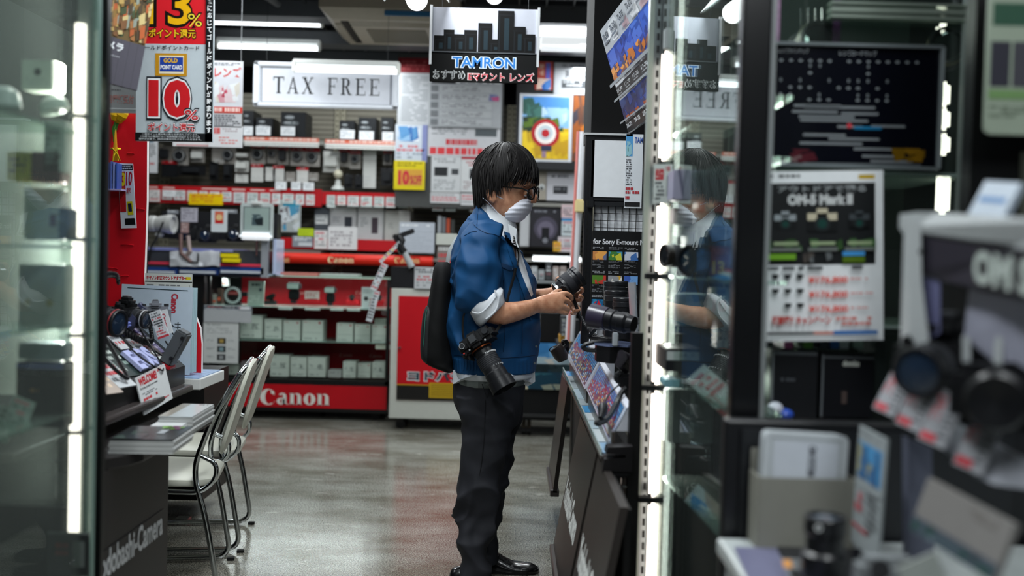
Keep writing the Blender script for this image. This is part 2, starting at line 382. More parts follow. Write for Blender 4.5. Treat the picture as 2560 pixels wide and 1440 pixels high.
gondola('second pegboard shelving bay under the right half of the tax free sign', XB + .025, XC, [2.24, 1.765, 1.30], 2.75)
gondola('third shelving bay covered with printed sheets left of the man', XC + .045, XD, [1.76, 1.28], 2.7, mat('#55554f', .6))
gondola('fourth shelving bay behind and right of the man with photo posters', XD + .045, XE, [2.08, 1.78, 1.30], 2.7, mat('#2a2b2b', .6))
gondola('left end shelving bay hidden behind the red panel', -4.9, XA - .045, [2.2, 1.77, 1.32], 2.75)
gondola('right end shelving bay behind the black rack', XE + .045, 2.2, [2.2, 1.77, 1.32], 2.75, mat('#2a2b2b', .6))

# price rails
def rail(label, x0, x1, z, h, fn, bg='#d8d0cc'):
    k = Card(x1 - x0, h, bg, .006); fn(k); o = k.out('price_rail', TR(V(((x0 + x1) / 2, Y0 - .012, z))))
    return tag(o, label, 'price rail', 'price rails along the shelf edges')
def dots(k):
    k.r(0, 0, 1, .42, '#d66a52').up().words(.02, .06, .98, .36, 1, '#e9c9bd', 3, .8, .9, .06)
    k.r(0, .5, 1, 1, '#e6e6e2').up()
    n = int(k.w / .022)
    for i in range(n): k.r((i + .3) / n, .6, (i + .62) / n, .9, '#3a3a3c')
rail('orange and white dotted price rail on the left top shelf edge', bx(604), bx(790), P(697, 355, Y0).z, .075, dots)
rail('orange and white dotted price rail on the right top shelf edge', bx(806), bx(984), P(895, 362, Y0).z, .075, dots)
rail('long red price rail across the left pegboard bay', bx(365), bx(800), P(583, 487, Y0).z - .01, .15, lambda k: k.words(0, .1, 1, .2, 1, '#e8e0da', 4), '#b3151d')
rail('long red price rail across the middle pegboard bay', bx(801), bx(1250), P(1030, 498, Y0).z - .01, .11, lambda k: k, '#b8141c')
rail('plain red shelf edge strip below the white boxes', bx(683), bx(1000), P(840, 611, Y0).z, .095, lambda k: k.r(0, 0, .02, 1, '#8e0f16'), '#b9121c')
# price tags on the rails
rnd = random.Random(5); x = 372; i = 0
while x < 1245:
    wpx = rnd.choice((26, 30, 33)); y = 474 + (x - 372) * .032
    if not (782 < x < 806 or 835 < x < 851 and 0):
        yy = Y0 - .022 - .002 * (i % 3)
        c, w_, h_ = at(x, y, x + wpx - 5, y + rnd.choice((26, 30, 24)), yy)
        k = Card(w_, h_, rnd.choice(('#d9dcdc', '#cfd8d6', '#e2dcda')), .002)
        k.words(.12, .12, .9, .5, 3, '#7c8484', i).words(.12, .55, .9, .9, 2, ['#c4303a', '#8d9293'], i + 9, .7)
        near = 'left of the hanging white tablet holder' if x < 600 else 'above the tablet holder and blue pack' if x < 800 else 'above the white boxes' if x < 985 else 'below the hanging printed sheets'
        o = k.out('price_tag', TR(c)); tag(o, 'small white price tag on the red rail ' + near, 'price tag', 'price tags on the red rail ' + near)
        i += 1
    x += wpx
sheet('price_tag', 'white card clipped on the red rail over a red tag, left end', 'price tag', 408, 475, 438, 492, Y0 - .035, '#eceef0', lambda k: k.words(.1, .2, .9, .8, 2, '#c0c6c8', 2))
for j, (a, b_) in enumerate(((688, 716), (728, 752), (757, 785))):
    sheet('price_tag', 'raised white card standing above the red rail, %s of three by the shelf post' % ('leftmost', 'middle one', 'rightmost')[j], 'price tag', a, 454 + j, b_, 474 + j, Y0 - .03, '#e9ebee', lambda k: k.words(.1, .2, .9, .8, 2, '#a9b0b4', j))
sheet('shelf_flyer', 'bright yellow flyer hanging below the red rail on the left', 'sign', 472, 484, 557, 512, Y0 - .04, '#f0c800', lambda k: k.words(.08, .12, .95, .45, 2, '#d9672a', 1).words(.08, .5, .9, .85, 2, '#d98a1c', 4))

# top shelf boxes
def top_box(px0, px1, py0, py1, label, yb=.1, logos=2):
    c, w_, h_ = at(px0, py0, px1, py1, Y0 + yb)
    t = thing('product_box', label, 'box', (c.x, c.y, c.z - h_ / 2), 'black boxes on the top shelf')
    b = B().box(c + V((0, .14, 0)), (w_, .28, h_), mat('#121417', .4)); b.out('carton', t)
    k = Card(w_ * .96, h_ * .96, '#14171b', .002)
    k.disc(.35, .18, .2, '#8f9598', a=.35).disc(.4, .4, .34, '#5f6568', a=.28).up().words(.16, .36, .6, .44, 1, '#b9bec0', 3)
    k.out('front_print', TR(c + V((0, -.004, 0))), t)
for a in ((606, 634, 276, 345, 'stacked black box at the left end of the top shelf'), (640, 682, 294, 348, 'black box second from the left on the top shelf'), (702, 764, 280, 350, 'widest black box on the top shelf with slate side'),
          (848, 886, 302, 356, 'black box right of the shelf post on the top shelf'), (896, 940, 294, 358, 'middle black box in the right top bay'), (952, 984, 294, 360, 'black box at the right end of the top shelf')): top_box(*a)
for j, (a, b_, y) in enumerate(((608, 632, 316), (640, 676, 316), (702, 737, 317), (850, 886, 325), (898, 934, 328), (956, 984, 330))):
    sheet('price_tag', 'white price card leaning on a black top shelf box, %s from the left' % ('first', 'second', 'third', 'fourth', 'fifth', 'sixth')[j], 'price tag', a, y, b_, y + 22, Y0 + .06, '#e4e7ea', lambda k: k.words(.1, .15, .9, .85, 3, '#a9b0b6', j), 'white cards before the top shelf boxes')

# hanging blister packs
def pack(x, y, wp, hp, style, label, Y=None, rnd_=0):
    Y = Y or Y0 + .12
    c, w_, h_ = at(x, y, x + wp, y + hp, Y)
    t = thing('blister_pack', label, 'package', c, 'packs hanging on the pegboard')
    k = Card(w_, h_, {'r': '#8e8a84', 'g': '#77736c', 'w': '#d6d7d3', 'k': '#17181b', 'c': '#9a9690'}[style[0]], .004, .3)
    if 'R' in style: k.r(0, 0, 1, .2, '#b51720').up().words(.1, .05, .9, .15, 1, '#e0c0c0', rnd_)
    if 'b' in style: k.words(.1, .7, .9, .95, 3, '#c9cbc9', rnd_)
    k.out('backing_card', TR(c), t)
    b = B()
    if 'o' in style:
        b.lathe([(0, 0), (w_ * .36, 0), (w_ * .36, .03), (w_ * .30, .034, mat('#9a9c9c', .3)), (w_ * .25, .036), (w_ * .22, .02), (0, .02)], mat('#24262a', .35), 20, Matrix.Translation(c) @ Matrix.Rotation(R(90), 4, 'X'))
        b.out('cap', t, True)
    elif 'x' in style: b.box(c + V((0, -.03, 0)), (w_ * .6, .05, h_ * .55), mat('#1d1f22', .4), bev=.006).out('battery_case', t)
    elif 's' in style: b.box(c + V((0, -.03, .0)), (w_ * .8, .05, h_ * .5), mat('#c9cac6', .4), bev=.006).out('inner_tray', t)
    B().tube([c + V((0, .1, h_ * .47)), c + V((0, -.05, h_ * .47))], .004, CHR).out('peg_hook', t)
packs = [(428, 368, 44, 44, 'cob', 'grey camera shaped pack, left end of the upper peg row'), (396, 365, 34, 40, 'gx', 'dim pack at the far left of the upper peg row'), (478, 372, 34, 34, 'cbs', 'grey carded pack beside the camera shaped pack'),
         (530, 368, 38, 42, 'cb', 'pale pack in the upper peg row above the black slim packs'), (552, 366, 38, 44, 'co', 'clear round fronted pack over the second slim black pack'), (590, 380, 36, 18, 'gs', 'low grey tray pack in the upper peg row'),
         (626, 362, 38, 48, 'cRo', 'round cap pack left of the dark cap packs under the dotted rail'), (668, 362, 24, 46, 'rRo', 'narrow red topped pack above the tablet holder'), (694, 366, 28, 46, 'rRx', 'slim red topped pack with a black insert'),
         (726, 368, 36, 46, 'cRo', 'left pack of the pair of large round cap packs'), (762, 370, 38, 46, 'cRo', 'right pack of the pair of large round cap packs'), (808, 378, 40, 52, 'ws', 'tilted white pack right of the shelf post'),
         (848, 372, 26, 44, 'rRx', 'red topped dark pack right of the tilted white one'), (874, 376, 28, 46, 'cRo', 'round pack in the middle of the right peg row'), (958, 378, 22, 34, 'rRx', 'small red topped pack at the right end of the peg row'),
         (404, 402, 40, 40, 'kR', 'black pack with a red and pale photo print'), (446, 414, 68, 24, 'kx', 'long black camera strap pack lying flat'), (524, 404, 22, 46, 'kx', 'left slim black battery pack'), (558, 404, 24, 46, 'kx', 'right slim black battery pack'),
         (588, 402, 34, 28, 'ws', 'plain white box hanging below the tray pack'), (628, 410, 30, 44, 'wRb', 'white pack with red header above the red rail'), (664, 418, 24, 34, 'wb', 'short white pack between two red topped ones'), (682, 414, 28, 38, 'wRb', 'second white pack with red header above the red rail'),
         (742, 418, 28, 38, 'wRb', 'third white pack with red header above the red rail'), (714, 430, 24, 24, 'cb', 'small grey pack low on the pegboard'), (772, 432, 24, 20, 'cb', 'small grey pack beside the shelf post'),
         (908, 372, 32, 98, 'wb', 'tall narrow white box right of the round pack'), (860, 436, 22, 34, 'kx', 'left small dark pack above the red rail in the right bay'), (886, 438, 22, 34, 'kx', 'right small dark pack above the red rail in the right bay'), (952, 420, 32, 44, 'kx', 'black battery pack right of the tall white box'),
         (588, 436, 32, 20, 'wb', 'flat white pack just above the red rail')]
for j, (x, y, a, b_, s, l) in enumerate(packs): pack(x, y, a, b_, s, l, rnd_=j)
# ball head stand with a light sphere
c = P(845, 450, Y0 + .1); t = thing('table_tripod', 'small white tripod head with a round knob on the shelf', 'tripod', c)
B().lathe([(0, -.085), (.06, -.085), (.05, -.06), (.03, -.05), (.02, 0), (0, 0)], mat('#c3c6c2', .3), 20, Matrix.Translation(c)).out('base', t, True)
B().lathe([(.04 * math.sin(R(a)), .05 - .04 * math.cos(R(a))) for a in range(0, 181, 15)], mat('#cfcab4', .3), 20, Matrix.Translation(c)).out('ball', t, True)

# lower shelf goods
def box_thing(px0, py0, px1, py1, Y, dep, col, label, fn=None, group=None, name='product_box', cat='box', yaw=0, rough=.45):
    c, w_, h_ = at(px0, py0, px1, py1, Y)
    t = thing(name, label, cat, (c.x, c.y, c.z - h_ / 2), group)
    B().box(c + V((0, dep / 2 + .002, 0)), (w_, dep, h_), mat(col, rough), bev=.003).out('carton', t)
    k = Card(w_ * .97, h_ * .97, col, .002, rough)
    if fn: fn(k)
    k.out('front_print', TR(c + V((0, -.002, 0))), t)
    if yaw: t.rotation_euler = (0, 0, R(yaw))
    return t
G1 = 'boxes on the lower back shelf'
box_thing(786, 520, 822, 610, Y0 + .06, .2, '#4b5057', 'dark and white narrow box at the left of the lower shelf', lambda k: k.r(.05, .18, .95, .45, '#d4d6d6').up().words(.12, .2, .9, .42, 2, '#8d9296', 1), G1)
box_thing(824, 516, 891, 600, Y0 + .1, .25, '#c9cbcc', 'white box with a dark product photo left of two alike', lambda k: k.r(.56, .3, .84, .72, '#3b4048').up().words(.1, .3, .4, .5, 3, '#9a9fa2', 1), G1)
box_thing(894, 516, 958, 606, Y0 + .1, .25, '#cfd0d1', 'white box with a tall dark product photo, middle of the lower shelf', lambda k: k.r(.55, .3, .8, .76, '#4a3f48').up().words(.1, .3, .4, .6, 4, '#9a9fa2', 2), G1)
box_thing(961, 526, 1025, 606, Y0 + .1, .25, '#c6c7c3', 'plain white box behind the phone stand', lambda k: k.words(.15, .4, .35, .6, 3, '#8f9494', 4), G1)
sheet('price_sheet', 'white grid price sheet before the lower shelf boxes', 'sign', 820, 567, 893, 624, Y0 - .03, '#d9d7d8', lambda k: k.words(.08, .2, .92, .9, 5, '#a49da2', 3, .6), yaw=0)
sheet('price_sheet', 'grey calendar like sheet behind the phone stand', 'sign', 998, 556, 1086, 632, Y0 - .06, '#b9bec8', lambda k: k.words(.05, .08, .95, .16, 1, '#f1f2f4', 3).words(.05, .3, .95, .95, 7, '#98a0ac', 3, .15, .9, .06))
sheet('price_tag', 'lime green shelf tag in front of the blue headed pack', 'price tag', 745, 571, 784, 592, Y0 - .03, '#b6cc22', lambda k: k.words(.1, .2, .9, .8, 2, '#a3b81c', 1))
sheet('price_tag', 'white and red price tag standing below the lime tag', 'price tag', 786, 576, 818, 622, Y0 - .03, '#d9d4d4', lambda k: k.words(.1, .1, .9, .9, 5, ['#c23a4c', '#8b9094'], 1))
sheet('price_tag', 'grey name strip on the red shelf edge under the blue headed pack', 'price tag', 731, 590, 782, 617, Y0 - .03, '#8a9199', lambda k: k.words(.1, .1, .9, .5, 2, '#dfe3e6', 1).r(.3, .6, .95, .9, '#c9ced2'))
def bluepack(k):
    k.r(.2, 0, .95, .2, '#2f8fae').up().spots(.05, .2, .95, .95, 20, ['#c6ccd0', '#7a6f74', '#4a8fb0', '#b5b9b8', '#5c5458'], 4, .2)
sheet('blister_pack', 'large clear pack with a blue header hanging on the shelf', 'package', 696, 500, 752, 580, Y0 - .02, '#a2a8a8', bluepack)
# glowing red tube banner with lettering
c, w_, h_ = at(693, 636, 1082, 662, Y0 - .02)
t = thing('brand_banner', 'rounded red banner with pale brand lettering below the back shelf', 'sign', c)
B().cyl(c + V((-w_ / 2, 0, 0)), c + V((w_ / 2, 0, 0)), .045, mat('#cf2a1c', .35, emit=.12), n=20).out('banner_body', t, True)
ps, tw = polytext('Canon', LOGO)
for j, (u0, u1) in enumerate(((693, 724), (818, 886), (985, 1050))):
    cc, cw, ch = at(u0, 640 + j, u1, 657 + j, Y0 - .068)
    k = Card(cw, ch, '#c7281b', .002); k.up().pt(ps, tw, .02, .1, .98, .95, '#e8c489' if j != 1 else '#eadfae', 1.25); k.out('lettering', TR(cc), t)
# ================================================================ HANGING SIGNS AND SHEETS
c, w_, h_ = at(636, 160, 995, 270, 7.15)
t = thing('tax_free_sign', 'white framed hanging sign reading TAX FREE in black serif letters', 'sign', c)
k = Card(w_ * .9, h_ * .8, '#d3d6de', .01, .6); ps, tw = polytext('TAX FREE', SER, .18); k.up()
k.r(0, 0, 1, .018, '#3a3d44').r(0, .982, 1, 1, '#3a3d44').r(0, 0, .006, 1, '#3a3d44').r(.994, 0, 1, 1, '#3a3d44').up()
k.pt(ps, tw, .09, .27, .92, .74, '#1d1f22'); k.out('sign_face', TR(c), t)
b = B()
for s in (-1, 1):
    b.box(c + V((0, -.005, s * (h_ / 2 - .014))), (w_, .04, .032), mat('#dfe3ea', .3), bev=.008); b.box(c + V((s * (w_ / 2 - .02), -.005, 0)), (.042, .04, h_), mat('#dfe3ea', .3), bev=.008)
b.out('frame', t); b = B().box(c + V((0, .02, 0)), (w_ * .97, .03, h_ * .95), mat('#cfd3da', .4)); b.out('back_box', t)
b = B()
for s in (-1, 1): b.tube([c + V((s * w_ * .42, .02, h_ * .48)), V((c.x + s * w_ * .42, c.y + .02, 3.16))], .0015, mat('#3a3c3e', .6))
b.out('hanging_wire', t)

def lens_banner(k):
    k.r(0, 0, 1, .61, '#b4b7c2').up()
    for x, top, wd in ((.03, .38, .12), (.12, .30, .10), (.22, .36, .11), (.31, .30, .12), (.44, .20, .13), (.55, .42, .1), (.62, .03, .15), (.76, .24, .12), (.86, .34, .11)):
        k.r(x, top, x + wd, .6, '#030304').up().r(x + .01, top + .07, x + .02, .58, '#14181c').r(x + wd * .4, top + .1, x + wd * .7, .56, '#1a2a32').r(x, top + .05, x + wd, top + .065, '#101215').up()
    k.r(0, .61, 1, 1, '#050606').r(0, .595, 1, .625, '#54585c').up()
    k.t('TAMRON', .2, .655, .8, .82, '#d9e6f2', .075).up().t('TAMRON', .21, .665, .79, .81, '#2f79c4', .02).up()
    k.t('おすすめ', .03, .85, .33, .975, '#cfd2d2', .045).t('Eマウント レンズ', .35, .86, .97, .99, '#f0dedd', .05).up().t('おすすめ', .04, .855, .32, .97, '#17181a', .0).t('Eマウント レンズ', .36, .87, .96, .98, '#c8283a', .01)
YT = 4.9
c, w_, h_ = at(1077, 22, 1345, 205, YT)
t = thing('lens_banner', 'hanging banner with a row of black lenses and blue lettering', 'sign', c)
k = Card(w_, h_, '#1a1b1d', .012, .85); lens_banner(k); k.out('banner_print', TR(c), t)
b = B()
for s in (-1, 1): b.box(c + V((s * w_ * .497, -.006, h_ * .12)), (.012, .015, h_ * .8), mat('#c9cccf', .2))
b.out('acrylic_edge', t); b = B()
for s in (-1, 1): b.tube([c + V((s * w_ * .4, .01, h_ * .5)), V((c.x + s * w_ * .4, c.y + .01, 3.16))], .0012, mat('#3a3c3e', .6))
b.out('hanging_wire', t)

o = B().span((P(994, 300, Y0).x, Y0 - .074, P(1100, 520, Y0).z), (P(1258, 300, Y0).x, Y0 - .03, P(1100, 140, Y0).z), mat('#4a4b4a', .6)).out('display_board'); tag(o, 'dark grey board carrying the printed sheets left of the man', 'board')
b = B().span((P(1290, 300, Y0).x, Y0 - .074, P(1380, 412, Y0).z), (P(1482, 300, Y0).x, Y0 - .03, P(1380, 150, Y0).z), mat('#1d1e20', .6)); o = b.out('display_board'); tag(o, 'black board behind the sunflower field and orange photo posters', 'board')
b = None
GS = 'printed sheets over the third bay'; YS = Y0 - .08
sheet('notice_sheet', 'tall white sheet with a dark red header right of the tax free sign', 'sign', 995, 146, 1074, 312, YS, '#b9bcc0', lambda k: k.r(0, 0, 1, .22, '#7e1a22').up().words(.1, .04, .95, .2, 3, '#a4464a', 3, .6).words(.12, .28, .95, .96, 18, '#8c9096', 5, .4, .95, .5), GS)
def spec(k):
    k.r(0, 0, .98, .1, '#cfd1d4').r(.02, .02, .36, .12, '#26272a').up().t('EOS R', .42, .03, .9, .1, '#3a3c40', .02)
    for j in range(5): v = .16 + j * .17; k.r(.02, v, .12, v + .12, '#6b6e72').r(.15, v, .86, v + .13, '#a9acaf').up().words(.17, v + .02, .8, v + .12, 3, '#77797d', j, .5)
    k.spots(.82, .32, .96, .45, 8, ['#3d9a8c', '#b04a78', '#6a6f9a'], 3, .06)
sheet('notice_sheet', 'large grey product table sheet under the lens banner', 'sign', 1074, 196, 1254, 318, YS - .02, '#9da0a4', spec, GS)
sheet('notice_sheet', 'wide sheet with a red price row above the man\'s head', 'sign', 1070, 318, 1250, 392, YS, '#bfc0c4', lambda k: k.words(.05, .05, .6, .3, 3, '#8d8f94', 3).r(.65, .05, .95, .3, '#4f565a').words(.25, .42, .85, .62, 1, '#c0323a', 2, .9, 1, .06).words(.03, .7, .98, .95, 1, '#cf3a40', 5, .9, 1, .08), GS)
sheet('notice_sheet', 'blue and white campaign sheet above the yellow price sheet', 'sign', 988, 312, 1068, 405, YS, '#c4ccd6', lambda k: k.spots(.05, .05, .75, .45, 16, ['#5c93c4', '#8fb6d8', '#e3e8ee', '#3d6fae'], 2, .2).up().words(.05, .55, .95, .95, 4, ['#cf6a70', '#9aa3ae'], 3).r(.84, 0, 1, 1, '#7f86b4'), GS)
sheet('price_sheet', 'yellow sheet with a large red price number', 'sign', 985, 402, 1062, 474, YS - .03, '#d8c414', lambda k: k.words(.1, .06, .9, .24, 2, '#8c7c12', 1).r(.12, .3, .92, .86, '#cf9a3a').up().t('10', .14, .34, .5, .84, '#c2313a', .06).t('%OFF', .52, .5, .9, .82, '#b83a3f', .04), GS)
sheet('spec_sheet', 'left product sheet with a black camera picture', 'sign', 1078, 392, 1152, 480, YS, '#c6c8ca', lambda k: k.words(.08, .05, .9, .2, 2, '#8f9094', 3).r(.1, .3, .55, .55, '#222427').r(.68, .34, .92, .5, '#3f4246').up().words(.1, .65, .9, .95, 5, '#9a9da0', 3), GS)
sheet('spec_sheet', 'right product sheet with a grey picture beside the man\'s hair', 'sign', 1153, 392, 1212, 480, YS, '#cbcdce', lambda k: k.r(0, 0, 1, .08, '#a83a44').words(.2, .14, .9, .3, 2, '#b56a70', 3).r(.35, .35, .8, .62, '#3f4246').up().words(.1, .7, .9, .95, 4, '#a08f92', 3), GS)
for j, a in enumerate(((1076, 482, 1150, 508), (1152, 484, 1215, 514))):
    sheet('price_tag', 'wide red lined price tag under the %s product sheet' % ('left', 'right')[j], 'price tag', *a, YS, '#cccdcf', lambda k: k.words(.04, .15, .96, .9, 3, ['#c2545c', '#96999c'], j, .5, 1, .1), GS)
G4 = 'photo prints over the fourth bay'
def sun(k):
    k.r(.06, .04, .94, .5, '#7fb0e0').up().r(.06, .04, .94, .22, '#4f8fd4').spots(.2, .2, .9, .45, 8, ['#b8d4ee', '#9cc4ea'], 3, .14).up().spots(.06, .06, .42, .4, 12, ['#2f5a52', '#3d6f66', '#7fa6b8'], 5, .1)
    k.up().r(.06, .50, .94, .96, '#c9a40c').up().spots(.06, .34, .9, .6, 16, ['#2f4a24', '#53701c', '#1f3318'], 7, .1).spots(.06, .55, .94, .96, 24, ['#d9b414', '#b8900c', '#e6c41e'], 8, .12)
    k.up().disc(.50, .58, .27, '#a8141e').up().disc(.50, .58, .20, '#e9e2de').up().disc(.50, .57, .14, '#b8c4cc').up().disc(.5, .58, .075, '#b0101c')
    k.r(.42, .76, .62, .84, '#1f2a44').r(.44, .84, .52, .94, '#8f7488')
sheet('photo_poster', 'framed photo poster of a yellow flower field and a red umbrella', 'poster', 1298, 236, 1430, 404, YS, '#c9cdd4', sun, G4)
sheet('photo_poster', 'narrow orange brown photo poster beside the flower field', 'poster', 1432, 240, 1479, 402, YS, '#8a4a18', lambda k: k.r(.5, .15, 1, 1, '#4a3a34').up().spots(0, 0, 1, 1, 24, ['#c26a1e', '#96501a', '#5f3a2a', '#3a3440'], 4, .2).up().spots(.6, .45, 1, .7, 7, ['#9cb81e', '#5c8a2a'], 3, .14), G4)
sheet('photo_poster', 'small red and blue portrait print above the flower field', 'poster', 1338, 154, 1382, 224, YS, '#b03a2c', lambda k: k.r(.6, .05, .85, .7, '#5a60c0').up().spots(.1, .1, .5, .5, 8, ['#c4564a', '#d6a08a'], 3, .16).spots(.1, .6, .9, 1, 10, ['#4f86cf', '#e0c4b4', '#2f66b8'], 6, .2), G4)
sheet('notice_sheet', 'grey sheet with a dark stamp over the orange poster', 'sign', 1386, 158, 1479, 236, YS, '#babdc2', lambda k: k.words(.2, .05, .95, .18, 1, '#8d9095', 2).t('R・D', .3, .25, .85, .48, '#4a4d52', .03).r(.2, .55, .85, .8, '#44474b').up().words(.24, .58, .8, .78, 2, '#b5b8bc', 3), G4)
c, w_, h_ = at(1290, 405, 1442, 424, YS); o = B().box(c, (w_, .06, h_), mat('#1b1c1f', .5)).out('shelf_edge'); tag(o, 'black shelf ledge below the flower field poster', 'shelf')
box_thing(1342, 428, 1366, 500, Y0 + .02, .2, '#a39c90', 'beige box with a silver camera photo right of the man\'s glasses', lambda k: k.disc(.5, .55, .36, '#d3d6d6').up().disc(.5, .6, .2, '#5c6060'), 'boxes behind the man')
box_thing(1367, 426, 1440, 502, Y0 + .02, .2, '#c9c9d0', 'large white box with a black picture strip', lambda k: k.words(.15, .15, .9, .3, 1, '#6d6f76', 2).r(.22, .52, .72, .78, '#2b2d31').up().words(.26, .58, .66, .7, 1, '#7f8288', 3), 'boxes behind the man')
def lensbox(k):
    k.words(.1, .05, .9, .14, 1, '#7d7f88', 3).up().disc(.5, .52, .4, '#4a4655').up().disc(.5, .55, .28, '#6a6476').up().r(.36, .5, .62, .88, '#101116').up().disc(.49, .84, .09, '#7a7c84')
box_thing(1326, 520, 1403, 618, Y0 + .02, .2, '#25242a', 'black box with a lit product photo beside the man\'s collar', lensbox, 'boxes behind the man')
box_thing(1300, 520, 1324, 616, Y0 + .05, .2, '#c3c5c8', 'white box edge between the man\'s collar and the black box', None, 'boxes behind the man')
for j, a in enumerate(((1404, 512, 1440, 545, '#d2b8bc', 'pink printed label above the blue topped card'), (1404, 546, 1446, 590, '#c2ccd0', 'blue topped pale label right of the black photo box'), (1395, 592, 1440, 630, '#cbc2c6', 'white and pink label under the blue topped card'), (1383, 604, 1402, 628, '#d9a62a', 'small yellow and red sticker at the foot of the photo box'))):
    sheet('price_tag', a[5], 'price tag', *a[:4], Y0 - .03 - .004 * j, a[4], lambda k: (k.r(0, 0, 1, .16, '#3f83b8') if j == 1 else k).words(.1, .2, .9, .9, 4, ['#b05a66', '#8d9498', '#4a4d52'], j), 'labels right of the black photo box')
c, w_, h_ = at(1332, 642, 1452, 655, Y0 - .1); t = thing('shelf_light', 'bright white bar light under the fourth bay shelf', 'light', c)
B().cyl(c - V((w_ / 2, 0, 0)), c + V((w_ * .22, 0, 0)), .016, TUBE, n=12).out('tube', t, True); B().cyl(c + V((w_ * .26, 0, 0)), c + V((w_ / 2, 0, 0)), .016, TUBE, n=12).out('tube', t, True)
B().box(c + V((0, .03, .02)), (w_, .04, .02), PLW).out('housing', t)
# cluttered goods below the bar light
rnd = random.Random(9)
for j in range(16):
    px = 1310 + (j % 8) * 18; py = 700 if j < 8 else 765
    hh = rnd.choice((26, 34, 44)); col = rnd.choice(('#3a3c3e', '#8d9294', '#b4b8ba', '#5c5450', '#a79a94'))
    box_thing(px, py - hh, px + 15, py, Y0 + (0 if j < 8 else -.1), .12, col, 'small %s product box in the %s row under the bar light' % ({'#3a3c3e': 'dark', '#8d9294': 'grey', '#b4b8ba': 'pale', '#5c5450': 'brown', '#a79a94': 'beige'}[col], 'upper' if j < 8 else 'lower'), lambda k: k.words(.1, .2, .9, .8, 3, ['#d3d6d8', '#a86a70', '#2c2e30'], j), 'small boxes under the bar light')
o = B().span((.12, Y0 - .1, P(1380, 702, Y0).z - .02), (.62, YB, P(1380, 702, Y0).z), mat('#8c9092', .3)).out('glass_shelf'); tag(o, 'grey shelf under the upper row of small boxes', 'shelf')
o = B().span((.02, Y0 - .2, P(1380, 768, Y0).z - .03), (.62, YB, P(1380, 768, Y0).z), mat('#77797b', .3)).out('glass_shelf'); tag(o, 'lower grey shelf carrying the second row of small boxes', 'shelf')

# white and pink corner post strip with yellow tape
t = thing('corner_post', 'white corner post with a red stripe and yellow tape', 'post', P(1448, 700, 6.4))
q0, q1 = P(1456, 330, 6.4), P(1424, 852, 6.4)
B().tube([q0, q1], .03, mat('#d3d5da', .3), n=10).out('post_sleeve', t); B().tube([q0 + V((-.028, -.02, 0)), q1 + V((-.01, -.03, 0))], .010, mat('#c97a74', .4), n=8).out('red_stripe', t)
B().box(P(1449, 515, 6.33), (.06, .03, .085), mat('#cfc08c', .6), bev=.008).out('yellow_tape', t)

# near hanging sheets left of the tax free sign
YH = 6.2; GH = 'sheets hanging left of the tax free sign'
def ad(k): k.words(.08, .04, .9, .1, 2, '#5c6068', 1).t('レンズ', .1, .12, .95, .32, '#d2605f', .03).spots(.1, .4, .9, .8, 14, ['#dcc8cc', '#e3e6e8', '#cf98a0', '#d8d3c8'], 5, .16).up().spots(.35, .5, .6, .7, 4, ['#b03a50', '#c4566a'], 8, .07).r(0, .88, 1, 1, '#d3463c').up().words(.04, .9, .96, .98, 1, '#f0cfc8', 3, .9, .9, .08)
sheet('advert_sheet', 'white pink advert sheet beside the points sign', 'sign', 527, 153, 607, 282, YH, '#d6d8de', ad, GH)
sheet('advert_sheet', 'grey text sheet below the pink advert', 'sign', 526, 284, 604, 318, YH, '#c3c4c8', lambda k: k.words(.04, .1, .96, .95, 6, '#55585c', 6, .6, .95, .09), GH)
sheet('advert_sheet', 'white sheet with red price figures below the grey text sheet', 'sign', 522, 316, 606, 368, YH, '#dcdde0', lambda k: k.words(.05, .08, .35, .4, 1, '#cf3a38', 4, .9, 1, .1).words(.4, .1, .9, .3, 2, '#b3a4a8', 3).words(.3, .5, .9, .9, 3, '#dc9a98', 5), GH)
sheet('advert_sheet', 'long pale sheet peeking out below the points sign', 'sign', 432, 342, 524, 366, YH + .02, '#dddcde', lambda k: k.words(.05, .1, .95, .6, 2, '#dc8a88', 4).r(.1, .8, .98, .95, '#cf9a9a'), GH)
sheet('price_sheet', 'narrow white list sheet beside the red panel edge', 'sign', 368, 348, 394, 432, Y0 - .03, '#d3d5d8', lambda k: k.r(0, 0, .6, .1, '#4a7890').up().words(.15, .15, .85, .55, 6, '#75787c', 6, .6).words(.1, .7, .9, .8, 1, '#c0444a', 6), GH)
b = B()
for x in (531, 603): b.tube([P(x, 153, YH), V((P(x, 153, YH).x, YH, 3.16))], .002, '#8a8d90')
o = b.out('hanging_wire'); tag(o, 'pair of thin wires holding the pink advert sheets', 'wire')

